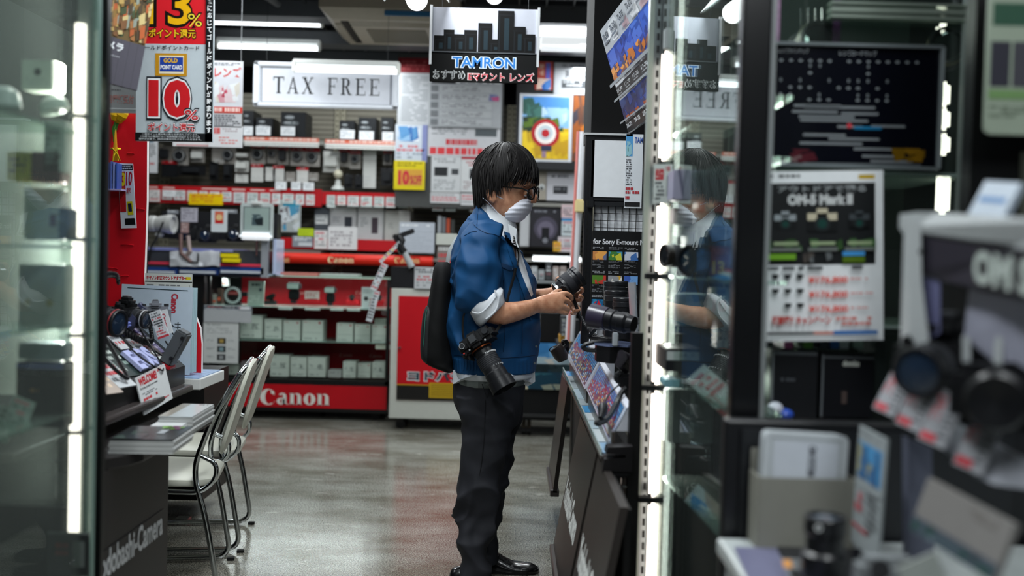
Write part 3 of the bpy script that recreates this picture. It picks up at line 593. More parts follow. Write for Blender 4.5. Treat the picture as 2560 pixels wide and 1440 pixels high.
# points sign (large, sharp): hangs at the end of the left counter
def points(k):
    k.r(.0, .0, .905, .352, '#d4202a').r(0, .352, .905, .957, '#bcc6cc').up()
    k.t('13', .10, -.06, .73, .245, '#14100c', .06).up().t('13', .125, -.035, .71, .225, '#e8b010', .012).up()
    k.t('%', .655, .14, .86, .245, '#14100c', .045).up().t('%', .67, .15, .85, .235, '#e8d040', .0)
    k.t('ポイント還元', .15, .245, .78, .32, '#17100c', .07).up().t('ポイント還元', .16, .252, .77, .312, '#f0c024', .02)
    k.t('ゴールドポイントカード', .05, .362, .82, .392, '#1c2024', .015)
    k.r(.25, .415, .66, .565, '#c08a1c').up().r(.30, .43, .62, .55, '#e6dcc0').up().r(.31, .44, .61, .535, '#22409a').up()
    k.t('GOLD', .36, .447, .54, .478, '#e0b030', .05).t('POiNT CARD', .32, .492, .60, .522, '#eef0f4', .04)
    k.t('10', .14, .565, .735, .865, '#1b2026', .12).up().t('10', .152, .577, .722, .852, '#e9ecee', .09).up().t('10', .165, .59, .71, .84, '#c71f26', .06).up()
    k.t('%', .62, .775, .835, .872, '#1b2026', .06).up().t('%', .632, .785, .822, .862, '#eceef0', .035).up().t('%', .64, .79, .815, .857, '#c71f26', .01)
    k.t('ポイント還元', .15, .87, .78, .945, '#1b2026', .08).up().t('ポイント還元', .156, .874, .774, .941, '#e9ecee', .05).up().t('ポイント還元', .162, .88, .768, .936, '#c71f26', .015)
    k.r(0, .945, 1, 1, '#141618').r(.905, 0, 1, 1, '#141618').up()
    for j, s_ in enumerate(('一部ポイント還元率の異なる商品もございます。', '13%還元の適用にはご利用明細 Webチェックへの', '登録が必要で、3%分は後日付与させていただきます。')): k.t(s_, .09 - .02 * j, .948 + j * .016, .82 + .02 * j, .961 + j * .016, '#c9cdd0', .01)
    s_ = '金額に応じてゴールドポイントが貯まります'; n = len(s_)
    for j, ch in enumerate(s_):
        v = .0 + j * .0475; asp = .038
        if ch == 'ー': k.r(.944, v + .004, .958, v + .038, '#eef0f2')
        else: k.t(ch, .925, v, .985, v + asp, '#eef0f2', .03)
YPS = 3.35
c, w_, h_ = at(341, -20, 533, 352, YPS)
t = thing('points_sign', 'large red and white hanging sign with 13% and 10% point offers', 'sign', c)
k = Card(w_, h_, '#bcc6cc', .01, .35); points(k); k.out('sign_board', TR(c, roll=-.6), t)
b = B().tube([c + V((0, .01, h_ * .5)), V((c.x, c.y + .01, 3.16))], .003, '#7a7d80'); b.out('hanging_wire', t)

# wood-and-fish photo poster, left of the points sign
def fish(k):
    k.r(0, 0, 1, .56, '#6b5630').up().spots(0, 0, 1, .54, 130, ['#b89a58', '#8a6a34', '#3f4a2c', '#c9b47c', '#7a5230', '#a06a3c', '#4a3a24', '#8c9488', '#b35a2c'], 7, .06)
    k.up().r(0, .56, 1, 1, '#4d4a55').up()
    for j in range(5): k.r(.18 * j + .12, .56, .18 * j + .125, 1, '#34323c')
    k.t('カメラ', .0, .60, .55, .68, '#d9dce0', .05).t('www.yodobashi.com', -.0, .72, .5, .745, '#b3b5bc', .01)
kz = [P(252, -66, 3.05), P(366, -30, 3.12), P(372, 234, 3.12), P(250, 203, 3.05)]
def quadcard(name, label, cat, pts, fn, bg, th=.006, group=None, parent=None, rough=.45):
    """card through three measured corners: upper left, upper right, lower left"""
    a, b_, d = V(pts[0]), V(pts[1]), V(pts[3])
    ux = (b_ - a); uz = (a - d); w_, h_ = ux.length, uz.length; ux = ux / w_; ny = uz.normalized().cross(ux); uz = ux.cross(ny)
    M = Matrix((ux, ny, uz)).transposed().to_4x4(); M.translation = (a + b_) / 2 + (d - a) / 2
    k = Card(w_, h_, bg, th, rough)
    if fn: fn(k)
    o = k.out(name, M, parent)
    if cat: tag(o, label, cat, group)
    return o
quadcard('photo_poster', 'poster of hanging dried fish over grey planks at the upper left', 'poster', kz, fish, '#5a5560')
sheet('notice_sheet', 'pale sheet with faded grey lettering under the fish poster', 'sign', 264, 195, 343, 282, 3.5, '#a3a5a6', lambda k: k.t('Yeay', .02, .12, .6, .26, '#6e6a6c', .02).words(.02, .32, .6, .4, 1, '#7b7a7c', 2).t('用電話受付', .05, .48, .9, .74, '#b98a86', .04).r(0, .86, 1, .9, '#d4d8d8'))

b = B()
for x in (272, 338): q = P(x, 197, 3.793); b.tube([q, V((q.x, q.y, 3.17))], .0012, '#3a3c3e')
tag(b.out('hanging_wire'), 'pair of thin wires holding the pale faded sheet above the red board', 'wire')
# ---------------------------------------------------------------- red end panel of the left counter
YR = 3.80
RP = mat('#bd1320', .38, var=.08, vs=4, bump=.25, bs=14)
out_l = [(262, 284), (300, 281), (340, 281), (352, 290), (362, 310), (368, 345), (367, 500), (364, 600), (361, 690), (362, 712), (392, 728), (440, 742), (470, 765), (488, 790), (500, 820), (504, 860), (503, 945), (420, 945), (262, 945)]
pts = [P(x, y, YR) for x, y in out_l]; t = thing('display_board', 'tall glossy red cut out panel at the end of the left counter', 'panel', (-1.3, YR, .75))
b = B(); vs = pts + [p_ + V((0, .02, 0)) for p_ in pts]; n = len(pts)
b.add(vs, [tuple(range(n)), tuple(range(2 * n - 1, n - 1, -1))], RP); b.add(vs, [(i, i + n, (i + 1) % n + n, (i + 1) % n) for i in range(n)], mat('#e3dede', .4)); b.out('panel_board', t)
b = B()
for x0, y0, x1, y1 in ((340, 521, 362, 524), (302, 611, 334, 613), (268, 669, 294, 672), (302, 690, 322, 689), (318, 383, 336, 384)): b.tube([P(x0, y0, YR - .002), P((x0 + x1) / 2, (y0 + y1) / 2 - 1, YR - .004), P(x1, y1, YR - .002)], .002, RP, n=6)
b.out('film_crease', t, True)
# yellow paper tulip
t = thing('paper_tulip', 'yellow tulip decoration tied with a ribbon on the red panel', 'flower', P(300, 290, 3.77)); YE = mat('#d9a90c', .6); GR = mat('#3f7a2a', .6)
c = P(301, 286, 3.77)
for s, o_ in ((1, 0), (.85, .012), (.8, -.012)):
    B().lathe([(0, -.038 * s), (.013 * s, -.032 * s), (.024 * s, -.01 * s), (.024 * s, .008 * s), (.016 * s, .028 * s), (.002, .042 * s)], YE, 14, TR(c + V((o_, -abs(o_), 0)), roll=20 + o_ * 600)).out('petal', t, True)
B().tube([P(295, 305, 3.77), P(287, 325, 3.77), P(285, 355, 3.77)], [.006, .005, .004], GR).out('stem', t, True)
B().plate([P(279, 322, 3.78), P(288, 300, 3.78), P(293, 322, 3.78), P(283, 345, 3.78)], .003, GR).out('leaf', t)
B().tube([P(290, 402, 3.76), P(288, 370, 3.75), P(289, 322, 3.77)], [.018, .014, .004], mat('#d9a01c', .6), n=8, flat=.4).out('wrapping', t, True)
b = B(); k0 = P(289, 380, 3.74)
for e in ((276, 372), (302, 372), (300, 402), (282, 404)): b.tube([k0, (k0 + P(*e, 3.74)) / 2 + V((0, -.004, .006)), P(*e, 3.74)], [.004, .007, .003], mat('#e0c21c', .5), n=6, flat=.4)
b.out('ribbon_bow', t, True)
# leaflet box with blue leaflets + curled strip
t = thing('leaflet_holder', 'small clear holder with blue leaflets hung on the red panel', 'leaflet holder', P(285, 480, 3.77))
q = P(265, 405, 3.77); q2 = P(306, 478, 3.77)
B().span((q.x, 3.73, q2.z), (q2.x + .01, 3.798, q2.z + .006), mat('#b4a8d8', .2)).out('tray_floor', t)
for i in range(6): B().box(V((q.x + .006 + i * .0095, 3.76, (q.z + q2.z) / 2)), (.006, .05, q.z - q2.z - .006 * (i % 3)), mat(('#5f74c4', '#8b9ad6', '#3f5cb0')[i % 3], .3)).out('leaflet', t)
def strip(k):
    k.r(.03, .04, .97, .15, '#14161a').up().words(.08, .055, .92, .14, 2, '#cfd3da', 3, .6, 1, .12).r(.03, .17, .46, .8, '#b81c24').up()
    k.t('13', .04, .19, .45, .42, '#e8d000', .05).t('ポイント', .08, .44, .42, .5, '#e8d000', .03).t('10', .52, .18, .92, .42, '#b82030', .04).t('還元', .56, .45, .88, .54, '#b8404a', .03)
    k.r(.55, .66, .95, .84, '#d9cc1c').up().r(.62, .69, .88, .8, '#1d2440').r(.3, .88, .98, .96, '#14161a')
YQ = 3.785
seg = [(293, 408, 332, 409), (296, 440, 334, 436), (297, 480, 331, 476), (299, 520, 333, 518), (303, 571, 341, 570)]
t = thing('coupon_strip', 'curling paper strip with 13 and 10 point offer hanging on the red panel', 'coupon', P(312, 490, YQ))
k = Card(1, 1, '#dfe3ee', .01); strip(k); k.b.v
L_, R_ = [P(a, b_, YQ) for i, (a, b_, c_, d_) in enumerate(seg)], [P(c_, d_, YQ - .012) for i, (a, b_, c_, d_) in enumerate(seg)]
vn = []
for x, y, z in k.b.v:
    v = (.5 - z) * 4; i = max(0, min(3, int(v))); f_ = v - i; u = x + .5
    p_ = (L_[i].lerp(L_[i + 1], f_)).lerp(R_[i].lerp(R_[i + 1], f_), u); vn.append(tuple(p_ + V((0, y * .35, 0))))
k.b.v = vn
k.b.out('strip_print', t)
# ================================================================ RED GLASS CASE (Y 7.2)
YC = 7.7; CD = .5
c, w_, h_ = at(515, 685, 972, 1062, YC); x0, x1 = c.x - w_ / 2, c.x + w_ / 2
def zc(px, py, Y=YC): return P(px, py, Y).z
zt, zs1, zs2, zb, zr0, zr1 = zc(740, 690), zc(740, 768), zc(740, 853), zc(740, 948), zc(740, 961), zc(740, 1018)
t = thing('glass_display_case', 'red and black glass display case with a large white brand name on its plinth', 'display case', (c.x, YC + CD / 2, 0))
BKM = mat('#111213', .3); REDM = mat('#b5101c', .35, var=.1, vs=5, bump=.15, bs=18); REDD = mat('#a80f1b', .35)
b = B()
for x in (x0 + .012, x1 - .012):
    for y in (YC + .012, YC + CD - .012): b.span((x - .012, y - .012, .1), (x + .012, y + .012, zt), BKM)
b.span((x0, YC, zb - .045), (x1, YC + CD, zb), BKM); b.out('frame', t)
B().span((x0 + .14, YC + CD - .03, zb), (x1 - .02, YC + CD - .01, zt - .01), REDD).out('back_panel', t)
B().span((x0 + .02, YC + CD - .03, zb), (x0 + .14, YC + CD - .01, zt - .01), mat('#1c1a19', .5)).out('back_panel', t)
B().span((x0, YC - .005, zt - .008), (x1, YC + CD, zt), mat('#b9d6c4', .1)).out('top_edge', t)
for z in (zs1, zs2): B().span((x0 + .025, YC + .02, z - .006), (x1 - .025, YC + CD - .04, z), mat('#8fa39c', .15)).out('glass_shelf', t)
B().span((x0 + .02, YC - .001, zb), (x1 - .02, YC + .003, zt - .01), glass('#f4f8f6')).out('front_glass', t)
B().span((x0, YC - .012, zr1 - .03), (x1, YC + CD, zr0 + .012), BKM).out('plinth', t)
k = Card(x1 - x0 - .01, zr0 - zr1, REDM, .01, .35); ps, tw = polytext('Canon', LOGO, .06); k.up(); k.pt(ps, tw, .302, .22, .69, .87, '#e3e4dc', 1.27)
k.out('brand_panel', TR(V((c.x, YC - .02, (zr0 + zr1) / 2))), t)
b = B()
for x in (x0 + .1, x1 - .1):
    for y in (YC + .08, YC + CD - .08): B().cyl((x, y - .012, .035), (x, y + .012, .035), .035, '#0a0a0a', n=16).span((x - .02, y - .02, .05), (x + .02, y + .02, .11), '#222').out('caster', t)
k = Card(.9, .5, REDD, .002)
for j, (px, py) in enumerate(((578, 732), (745, 732), (905, 732), (560 + 90, 882), (720, 884), (788, 886), (865, 888), (940, 890))):
    cc = P(px, py, YC + CD - .035); kk = Card(.11, .03, '#a50f1a', .002, .4); kk.pt(*polytext('Canon', LOGO, .06), .02, .05, .98, .95, '#cf8a86', 1.27); kk.out('wall_lettering', TR(cc), t)
b = B()
for z in (zs1 + .004,):
    for u in (.30, .5, .66, .82): pass
area('case_lamp', (c.x, YC + .12, zt - .03), w_ * .9, .03, 9, (R(-12), 0, 0))
# goods in the case
GW = 'white boxes in the red case'
def wbox(px0, py0, px1, py1, label, red=1, Y=YC + .1, dep=.16, sd=1):
    def fn(k):
        k.words(.08, .06, .4, .12, 1, '#b44a50' if red else '#8d9294', sd); 
        if red: k.disc(.86, .1, .06, '#c02634', a=1)
        k.r(.04, .58, .96, .6, '#b3b8b8').words(.1, .86, .8, .93, 1, '#6f7476', sd)
        if not red: k.words(.1, .35, .35, .5, 2, '#8d9294', sd).words(.55, .35, .85, .62, 4, '#5c6063', sd + 1, .7)
    return box_thing(px0, py0, px1, py1, Y, dep, '#e6e8e2', label, fn, GW)
mid = [(600, 788, 655, 846, 'tall white box at the left of the middle case shelf beside the notice', 0), (661, 798, 704, 848, 'small white box second from the left on the middle case shelf', 0), (708, 801, 750, 851, 'white box with a red dot, third on the middle case shelf', 1), (755, 801, 807, 853, 'wider white box with a red dot, fourth on the middle case shelf', 1),
       (841, 808, 882, 856, 'left box of the three right hand ones on the middle case shelf', 1), (886, 811, 925, 857, 'middle box of the three right hand ones on the middle case shelf', 1), (929, 812, 968, 858, 'rightmost white box on the middle case shelf', 1)]
low = [(675, 888, 722, 942, 'tallest white box on the bottom case shelf', 0), (726, 893, 766, 942, 'second white box on the bottom case shelf', 0), (769, 893, 814, 943, 'third white box on the bottom case shelf', 0), (857, 904, 890, 945, 'white box right of the clear packs on the bottom case shelf', 0), (894, 909, 926, 945, 'small box with a red dot on the bottom case shelf', 1), (930, 906, 963, 945, 'rightmost white box on the bottom case shelf', 0)]
for j, a in enumerate(mid): wbox(*a[:4], a[4], a[5], sd=j)
for j, a in enumerate(low): wbox(*a[:4], a[4], a[5], Y=YC + .08, sd=j + 20)
box_thing(602, 904, 638, 938, YC + .1, .12, '#8d7f82', 'clear pack with a pale insert left on the bottom case shelf', lambda k: k.r(.1, .3, .5, .9, '#b5b3b8').words(.1, .1, .9, .25, 1, '#5c5054', 3), GW)
box_thing(640, 900, 662, 938, YC + .1, .12, '#a8a49a', 'beige narrow pack behind the chair back on the bottom case shelf', lambda k: k.words(.1, .2, .9, .8, 3, '#77736a', 3), GW)
box_thing(820, 926, 853, 944, YC + .06, .12, '#c3c1c0', 'flat clear pack between the two groups on the bottom case shelf', lambda k: k.words(.1, .2, .9, .5, 1, '#8f8a8a', 3), GW)
box_thing(936, 797, 968, 811, YC + .12, .12, '#b9beb6', 'flat grey box lying on the rightmost middle box', lambda k: k.words(.1, .3, .8, .6, 1, '#80857f', 3), GW)
sheet('light_bar', 'small bright label bar at the right side of the case', 'sign', 939, 862, 975, 873, YC + .03, '#e9e6da', lambda k: k.words(.1, .3, .7, .6, 1, '#b3a890', 2))
box_thing(546, 914, 595, 936, YC + .07, .14, '#c2c4bd', 'low pale box with small lettering under the case notice', lambda k: k.words(.05, .6, .8, .8, 1, '#4c4f4a', 3), GW)
# flashes on the top shelf
def flash(px0, py0, px1, py1, label):
    c, w_, h_ = at(px0, py0, px1, py1, YC + .12); t = thing('camera_flash', label, 'camera flash', (c.x, c.y, c.z - h_ / 2), 'flash units in the red case')
    B().box(c + V((0, 0, h_ * .32)), (w_, .09, h_ * .36), mat('#16181a', .35), bev=.012).out('head', t)
    B().box(c + V((0, -.047, h_ * .33)), (w_ * .84, .006, h_ * .26), mat('#b6c2be', .15), bev=.004).out('flash_lens', t)
    B().box(c + V((0, .01, -h_ * .1)), (w_ * .78, .05, h_ * .5), mat('#131517', .4), bev=.01).out('body', t)
    B().box(c + V((0, .0, -h_ * .43)), (w_ * .4, .04, h_ * .14), mat('#222427', .3)).out('foot', t)
flash(718, 706, 752, 758, 'larger black flash unit with a silver window'); flash(812, 717, 840, 764, 'smaller black flash unit right of the larger one')
c = P(584, 738, YC + .1); t = thing('ring_flash', 'black ring flash with a pale ring, left on the top case shelf', 'camera flash', c)
b = B()
b.lathe([(.045, 0), (.072, 0), (.075, .02), (.045, .02), (.045, 0)], mat('#17191b', .35), 28, Matrix.Translation(c) @ Matrix.Rotation(R(90), 4, 'X')); b.out('body', t, True)
B().lathe([(.048, .021), (.066, .021), (.066, .028), (.048, .028)], mat('#b9c1c0', .25), 28, Matrix.Translation(c) @ Matrix.Rotation(R(90), 4, 'X')).out('lamp_ring', t, True)
B().box(c + V((.085, .0, .01)), (.05, .04, .035), mat('#17191b'), bev=.006).box(c + V((0, 0, -.07)), (.12, .05, .03), mat('#202020'), bev=.004).out('arm', t)
sheet('sample_card', 'grey green folded card with small pictures beside the ring flash', 'sign', 620, 702, 660, 764, YC + .08, '#95a098', lambda k: k.words(.2, .1, .8, .22, 1, '#2c3a3a', 3, .9, 1, .3).r(.68, .3, .86, .42, '#2a3644').words(.1, .6, .8, .9, 3, '#b4bdb6', 3), tilt=-8, th=.01)
for j, (px, py, l) in enumerate(((676, 742, 'dark remote transmitter leaning beside the grey card'), (880, 742, 'small dark transmitter on a red stand'), (783, 736, 'small black transmitter on a labelled stand'), (948, 742, 'dark green unit at the right end of the top shelf'))):
    c = P(px, py, YC + .12); t = thing('flash_transmitter', l, 'camera accessory', c)
    M = TR(c, roll=-25 if j == 0 else 0); B().box((0, 0, 0), (.085 if j == 0 else .045, .03, .035), mat('#14211f', .35), M, .01).out('body', t); B().box((.0, 0, -.02), (.03, .025, .03), mat('#101212', .4), M, .004).out('foot', t)
    B().box(c + V((0, .01, -.045)), (.09, .06, .03), mat('#c02028' if j else '#2a2a2a', .4), bev=.003).out('stand', t)
sheet('price_tag', 'white and red price card between the two flash units', 'price tag', 762, 728, 798, 748, YC + .1, '#c9b7b4', lambda k: k.words(.1, .2, .9, .8, 3, '#a85a5c', 1))
b = None
for j, (a, b_) in enumerate(((696, 730), (762, 800), (826, 858), (868, 900))):
    sheet('price_tag', 'low white label on the top case shelf edge, %s of four' % ('first', 'second', 'third', 'last')[j], 'price tag', a, 768 + j * 1.2, b_, 774 + j * 1.2, YC + .015, '#c9cfcc', None, 'low labels on the top case shelf')
sheet('price_sheet', 'white and black picture card standing right on the top case shelf', 'sign', 904, 718, 936, 775, YC + .07, '#c6c9cc', lambda k: k.disc(.35, .5, .18, '#1b1d20').words(.1, .1, .9, .3, 2, '#8a8d90', 1).words(.6, .5, .9, .9, 3, '#b05a60', 2))
rnd = random.Random(3)
for j, (x, y, hh, cl, l) in enumerate(((518, 765, 40, '#2a2724', 'dark slim box at the far left of the top case shelf'), (531, 765, 30, '#8d8a82', 'grey slim box second from the left in the case'), (543, 765, 44, '#3a2f28', 'brown slim box left of the ring flash'), (556, 716, 20, '#b8bcb8', 'small silver part above the ring flash'))):
    box_thing(x, y - hh, x + 11, y, YC + .14, .08, cl, l, lambda k: k.r(.1, .5, .8, .7, '#c2563c'), 'slim boxes at the left of the case')
# notice on the case front
def notice(k):
    k.r(0, 0, 1, .27, '#6f757e').up().words(.01, .005, .99, .03, 1, '#dfe3e6', 1, .8, 1, .03).words(.01, .24, .99, .265, 1, '#dfe3e6', 2, .8, 1, .03)
    k.r(.04, .05, .70, .14, '#17191c').up().t('キヤノン', .07, .06, .38, .13, '#c4474c', .06).words(.42, .06, .66, .13, 2, '#d3d6d9', 3, .6).words(.04, .16, .7, .23, 2, '#c9ced2', 5, .6).r(.75, .06, .97, .21, '#dde1e4').up().r(.73, .1, .78, .13, '#b5202a')
def notice2(k):
    k.words(.1, .05, .6, .08, 1, '#4a4d50', 2).words(.1, .13, .9, .3, 4, '#8a8f92', 4, .3)
    for j in range(3): v = .38 + j * .2; k.r(.4, v, .64, v + .15, '#2c2e30').up().r(.46, v + .03, .58, v + .12, ('#a88f4a', '#7f9aa0', '#8f9496')[j]).words(.1, v + .04, .32, v + .1, 2, '#8a8f92', j).words(.7, v + .04, .92, v + .1, 2, '#9a9fa2', j + 4)
sheet('notice_sheet', 'white paper with three small pictures taped inside the case front', 'sign', 508, 806, 596, 908, YC - .012, '#c3c7c6', notice2)
sheet('notice_sheet', 'grey bordered label with red lettering over the white case notice', 'sign', 510, 764, 629, 806, YC - .02, '#a9adb0', notice)
# things standing on the case top
for j, (a, b_, cl) in enumerate(((640, 700, '#a9adab'), (700, 800, '#b06a62'), (805, 900, '#9ba19c'))):
    c, w_, h_ = at(a, 672, b_, 684, YC + .2); o = B().box(V((c.x, c.y, zt + .012)), (w_, .2, .022), mat(cl, .5), bev=.003).out('leaflet_pile'); tag(o, '%s flat pile of leaflets on the glass case top' % ('left grey', 'middle reddish', 'right pale')[j], 'leaflets', 'leaflet piles on the glass case')

# ================================================================ DEMO RACK LEFT OF THE CASE TOP
YD = 7.66
xl, xr = P(362, 640, YD).x, P(664, 640, YD).x; zA, zB = P(520, 690, YD).z, P(520, 624, YD).z
t = thing('demo_counter', 'dark camera demo counter with blue drawers behind the red panel', 'counter', ((xl + xr) / 2, YD + .3, 0))
B().span((xl, YD + .02, .08), (P(508, 690, YD).x, YD + .5, zA), mat('#101112', .4)).out('cabinet', t)
B().span((xl, YD, zA), (xr, YD + .5, zB), mat('#383b42', .4)).out('drawer_frame', t)
B().span((xl, YD - .012, zB - .015), (xr - .25, YD + .5, zB + .008), mat('#8086c0', .3)).out('top_trim', t)
B().span((xl, YD - .01, P(520, 664, YD).z), (xr, YD, P(520, 657, YD).z), mat('#cf3a50', .4)).out('red_strip', t)
for a, b_ in ((364, 446), (450, 548), (552, 660)):
    q = P(a, 667, YD); q2 = P(b_, 687, YD)
    d_ = B().span((q.x, YD - .02, q2.z), (q2.x, YD, q.z), mat('#1c3a78', .3)).out('drawer', t); B().span((q.x + .01, YD - .04, q2.z + .008), (q2.x - .02, YD - .02, q2.z + .028), mat('#b9c0c8', .3)).out('drawer_pocket', d_)
B().span((P(655, 600, YD).x, YD - .02, zA), (P(672, 600, YD).x, YD + .02, P(660, 592, YD).z), mat('#8c9096', .35)).out('side_post', t)
t = thing('acrylic_stand', 'clear acrylic upright beside the demo counter', 'stand', P(688, 690, YD))
B().span((P(683, 600, YD).x, YD, zt), (P(692, 600, YD).x, YD + .25, P(688, 598, YD).z), mat('#b5c0dc', .15)).out('upright', t); B().span((P(672, 600, YD).x, YD, zt), (P(700, 600, YD).x, YD + .25, zt + .01), mat('#a9b6c8', .15)).out('base', t)
# goods on it
def lens_prof(r, L, ribs=True, body='#17181b', front='#0b0c10'):
    m = mat(body, .38); rb = mat('#24262a', .6); p_ = [(0, 0, m), (r * .78, 0, m), (r * .8, L * .06, m), (r * .86, L * .1, m), (r * .86, L * .22, m), (r * .97, L * .26, m)]
    if ribs:
        for i in range(6): z = L * (.3 + i * .045); p_ += [(r * 1.0, z, rb), (r * 1.0, z + L * .025, rb), (r * .97, z + L * .028, rb), (r * .97, z + L * .043, rb)]
    p_ += [(r * .94, L * .6, m), (r * .94, L * .72, m), (r, L * .75, m), (r, L * .97, m), (r * .97, L, m), (r * .84, L, m), (r * .8, L * .93, mat(front, .1))]
    return p_
def lens_parts(t, M, r, L, body='#17181b', glasscol='#1a2436', ring=None):
    B().lathe(lens_prof(r, L, True, body), n=32, M=M).out('barrel', t, True)
    B().lathe([(r * .8, L * .93), (r * .6, L * .95), (r * .3, L * .965), (0, L * .97)], mat(glasscol, .04, coat=1.), 32, M).out('front_glass', t, True)
    if ring: B().lathe([(r * 1.0, L * .80), (r * 1.015, L * .81), (r * 1.015, L * .845), (r * 1.0, L * .855)], mat(ring, .3), 32, M).out('colour_ring', t, True)
def aim(c, d, up=V((0, 0, 1))):
    z = V(d).normalized(); x = up.cross(z).normalized(); y = z.cross(x); M = Matrix((x, y, z)).transposed().to_4x4(); M.translation = V(c); return M
def camera_thing(name, label, c, fwd, s=1., lens=(.034, .085), group=None, col='#121315', up=V((0, 0, 1)), ring=None, lcol='#17181b', cat='camera'):
    """camera: local x right, y forward (lens), z up"""
    f_ = V(fwd).normalized(); x = f_.cross(up).normalized(); z = x.cross(f_); M = Matrix((x, f_, z)).transposed().to_4x4(); M.translation = V(c)
    M = M @ Matrix.Scale(s, 4)
    t = thing(name, label, cat, c, group); bm_ = mat(col, .5, bump=.1, bs=900)
    B().box((0, 0, 0), (.128, .045, .082), bm_, M, .012).box((.05, .022, -.004), (.034, .04, .078), bm_, M, .014).out('body', t, True)
    b = B().box((0, .002, .05), (.05, .05, .03), bm_, M, .01); b.box((0, 0, .067), (.022, .024, .006), mat('#3a3c3f', .3), M); b.out('viewfinder_hump', t, True)
    B().lathe([(0, .04), (.010, .04), (.010, .052), (0, .052)], mat('#2a2c2f', .35), 18, M @ Matrix.Translation((-.044, -.004, 0))).out('dial', t, True); b = B(); b.lathe([(0, .04), (.009, .04), (.009, .05), (0, .05)], mat('#2a2c2f', .35), 18, M @ Matrix.Translation((.046, -.002, 0))); b.out('dial', t, True)
    B().box((0, -.024, -.004), (.078, .006, .056), mat('#1c2028', .12), M, .002).out('screen', t)
    ML = M @ Matrix.Translation((.006, .024, -.004)) @ Matrix.Rotation(R(-90), 4, 'X')
    ln = B().lathe(lens_prof(lens[0], lens[1], True, lcol), n=30, M=ML).out('lens_barrel', t, True)
    B().lathe([(lens[0] * .8, lens[1] * .93), (lens[0] * .5, lens[1] * .955), (0, lens[1] * .97)], mat('#1c2a3c', .05, coat=1.), 30, ML).out('front_glass', t, True)
    if ring: B().lathe([(lens[0] * 1.0, lens[1] * .80), (lens[0] * 1.015, lens[1] * .81), (lens[0] * 1.015, lens[1] * .85), (lens[0] * 1.0, lens[1] * .86)], mat(ring, .3), 30, ML).out('colour_ring', t, True)
    return t, M
c = P(410, 560, YD + .15); t = thing('telephoto_lens', 'large off white telephoto lens lying on the demo counter', 'lens', c)
M = aim(c + V((-.22, 0, 0)), (1, -.1, 0)); B().lathe([(0, 0), (.05, 0), (.05, .1), (.062, .12), (.062, .16), (.055, .17), (.07, .25), (.075, .27), (.075, .31), (.06, .31), (.055, .29), (0, .29)], mat('#b3b4b2', .4), 30, M).out('barrel', t, True)
B().box(c + V((-.03, -.01, -.085)), (.06, .05, .04), mat('#a9aaa8', .4), bev=.01).tube([c + V((-.03, 0, -.04)), c + V((-.03, 0, -.09))], .02, mat('#a9aaa8', .4)).out('tripod_foot', t)
for j, (px, py, l) in enumerate(((468, 585, 'black demo camera with tags left on the counter'), (520, 590, 'black demo camera behind the white and red card'), (590, 588, 'black demo camera partly behind the tablet holder'))):
    camera_thing('demo_camera', l, P(px, py, YD + .25), (.15, -1, .1), 1.25, (.036, .07), 'demo cameras on the far counter')
sheet('price_tag', 'pale price card hanging before the left demo camera', 'price tag', 452, 520, 494, 555, YD + .05, '#b5b3be', lambda k: k.words(.1, .1, .9, .9, 4, '#8d8896', 3))
sheet('price_tag', 'pink brown lower tag under the pale price card', 'price tag', 452, 556, 472, 582, YD + .05, '#9c7f7c', lambda k: k.words(.1, .1, .9, .9, 3, '#c8b4b0', 3))
sheet('price_sheet', 'white card with a red and orange block above the counter', 'sign', 528, 524, 568, 580, YD + .03, '#cdd4d8', lambda k: k.r(.22, .08, .76, .62, '#cf6a50').up().disc(.5, .35, .2, '#e0c08a').r(.26, .48, .72, .62, '#c01c20'), r=.01)
for j, (a, y) in enumerate(((418, 525), (565, 524))): sheet('price_tag', 'grey name strip on the dark shelf edge, %s' % ('left one', 'right one')[j], 'price tag', a, y, a + 28, y + 9, YD + .356, '#8b8f94', lambda k: k.words(.1, .2, .9, .8, 1, '#d3d6d9', 2))
o = B().span((xl, YD + .36, P(500, 596, YD).z), (xr, YD + .5, P(500, 524, YD).z), mat('#1b1c1f', .5)).out('back_riser'); tag(o, 'black riser board behind the demo cameras', 'panel')
for j, (a, b_, cc, r_) in enumerate((((452, 585), (478, 655), '#6a504c', .014), ((470, 590), (466, 640), '#8f7f7c', .016), ((408, 555), (372, 655), '#141416', .008), ((496, 630), (478, 655), '#141416', .007))):
    q0, q1 = P(*a, YD - .05), P(*b_, YD - .06); md = (q0 + q1) / 2 + V((.03 * (1 if j % 2 else -1), -.02, -.04)); o = B().tube([q0, q0.lerp(md, .6) + V((0, 0, -.02)), md, q1.lerp(md, .4), q1], r_, mat(cc, .5), n=8).out('tether_cable', None, True); tag(o, ('brown tether strap hanging over the counter edge', 'pale tether strap beside the brown one', 'long black cable looping at the left of the counter', 'short black cable over the white plastic bag')[j], 'cable')
b = B(); rnd = random.Random(2)
for j, (a, y0, b_, y1) in enumerate(((425, 626, 548, 664),)):
    n = 12; vs = []
    for i in range(n + 1):
        for jj in range(5): vs.append(P(a + (b_ - a) * i / n, y0 + (y1 - y0) * jj / 4 + rnd.random() * 3, YD - .04 - rnd.random() * .03))
    vs += [v + V((0, .02, 0)) for v in vs]; m_ = (n + 1) * 5
    fs = [(i * 5 + jj, i * 5 + jj + 1, i * 5 + jj + 6, i * 5 + jj + 5) for i in range(n) for jj in range(4)]
    b.add(vs, fs + [tuple(m_ + q for q in f) for f in fs], mat('#c3c6cc', .2))
o = b.out('plastic_bag', None, True); tag(o, 'crumpled white plastic bag on the demo counter front', 'bag')
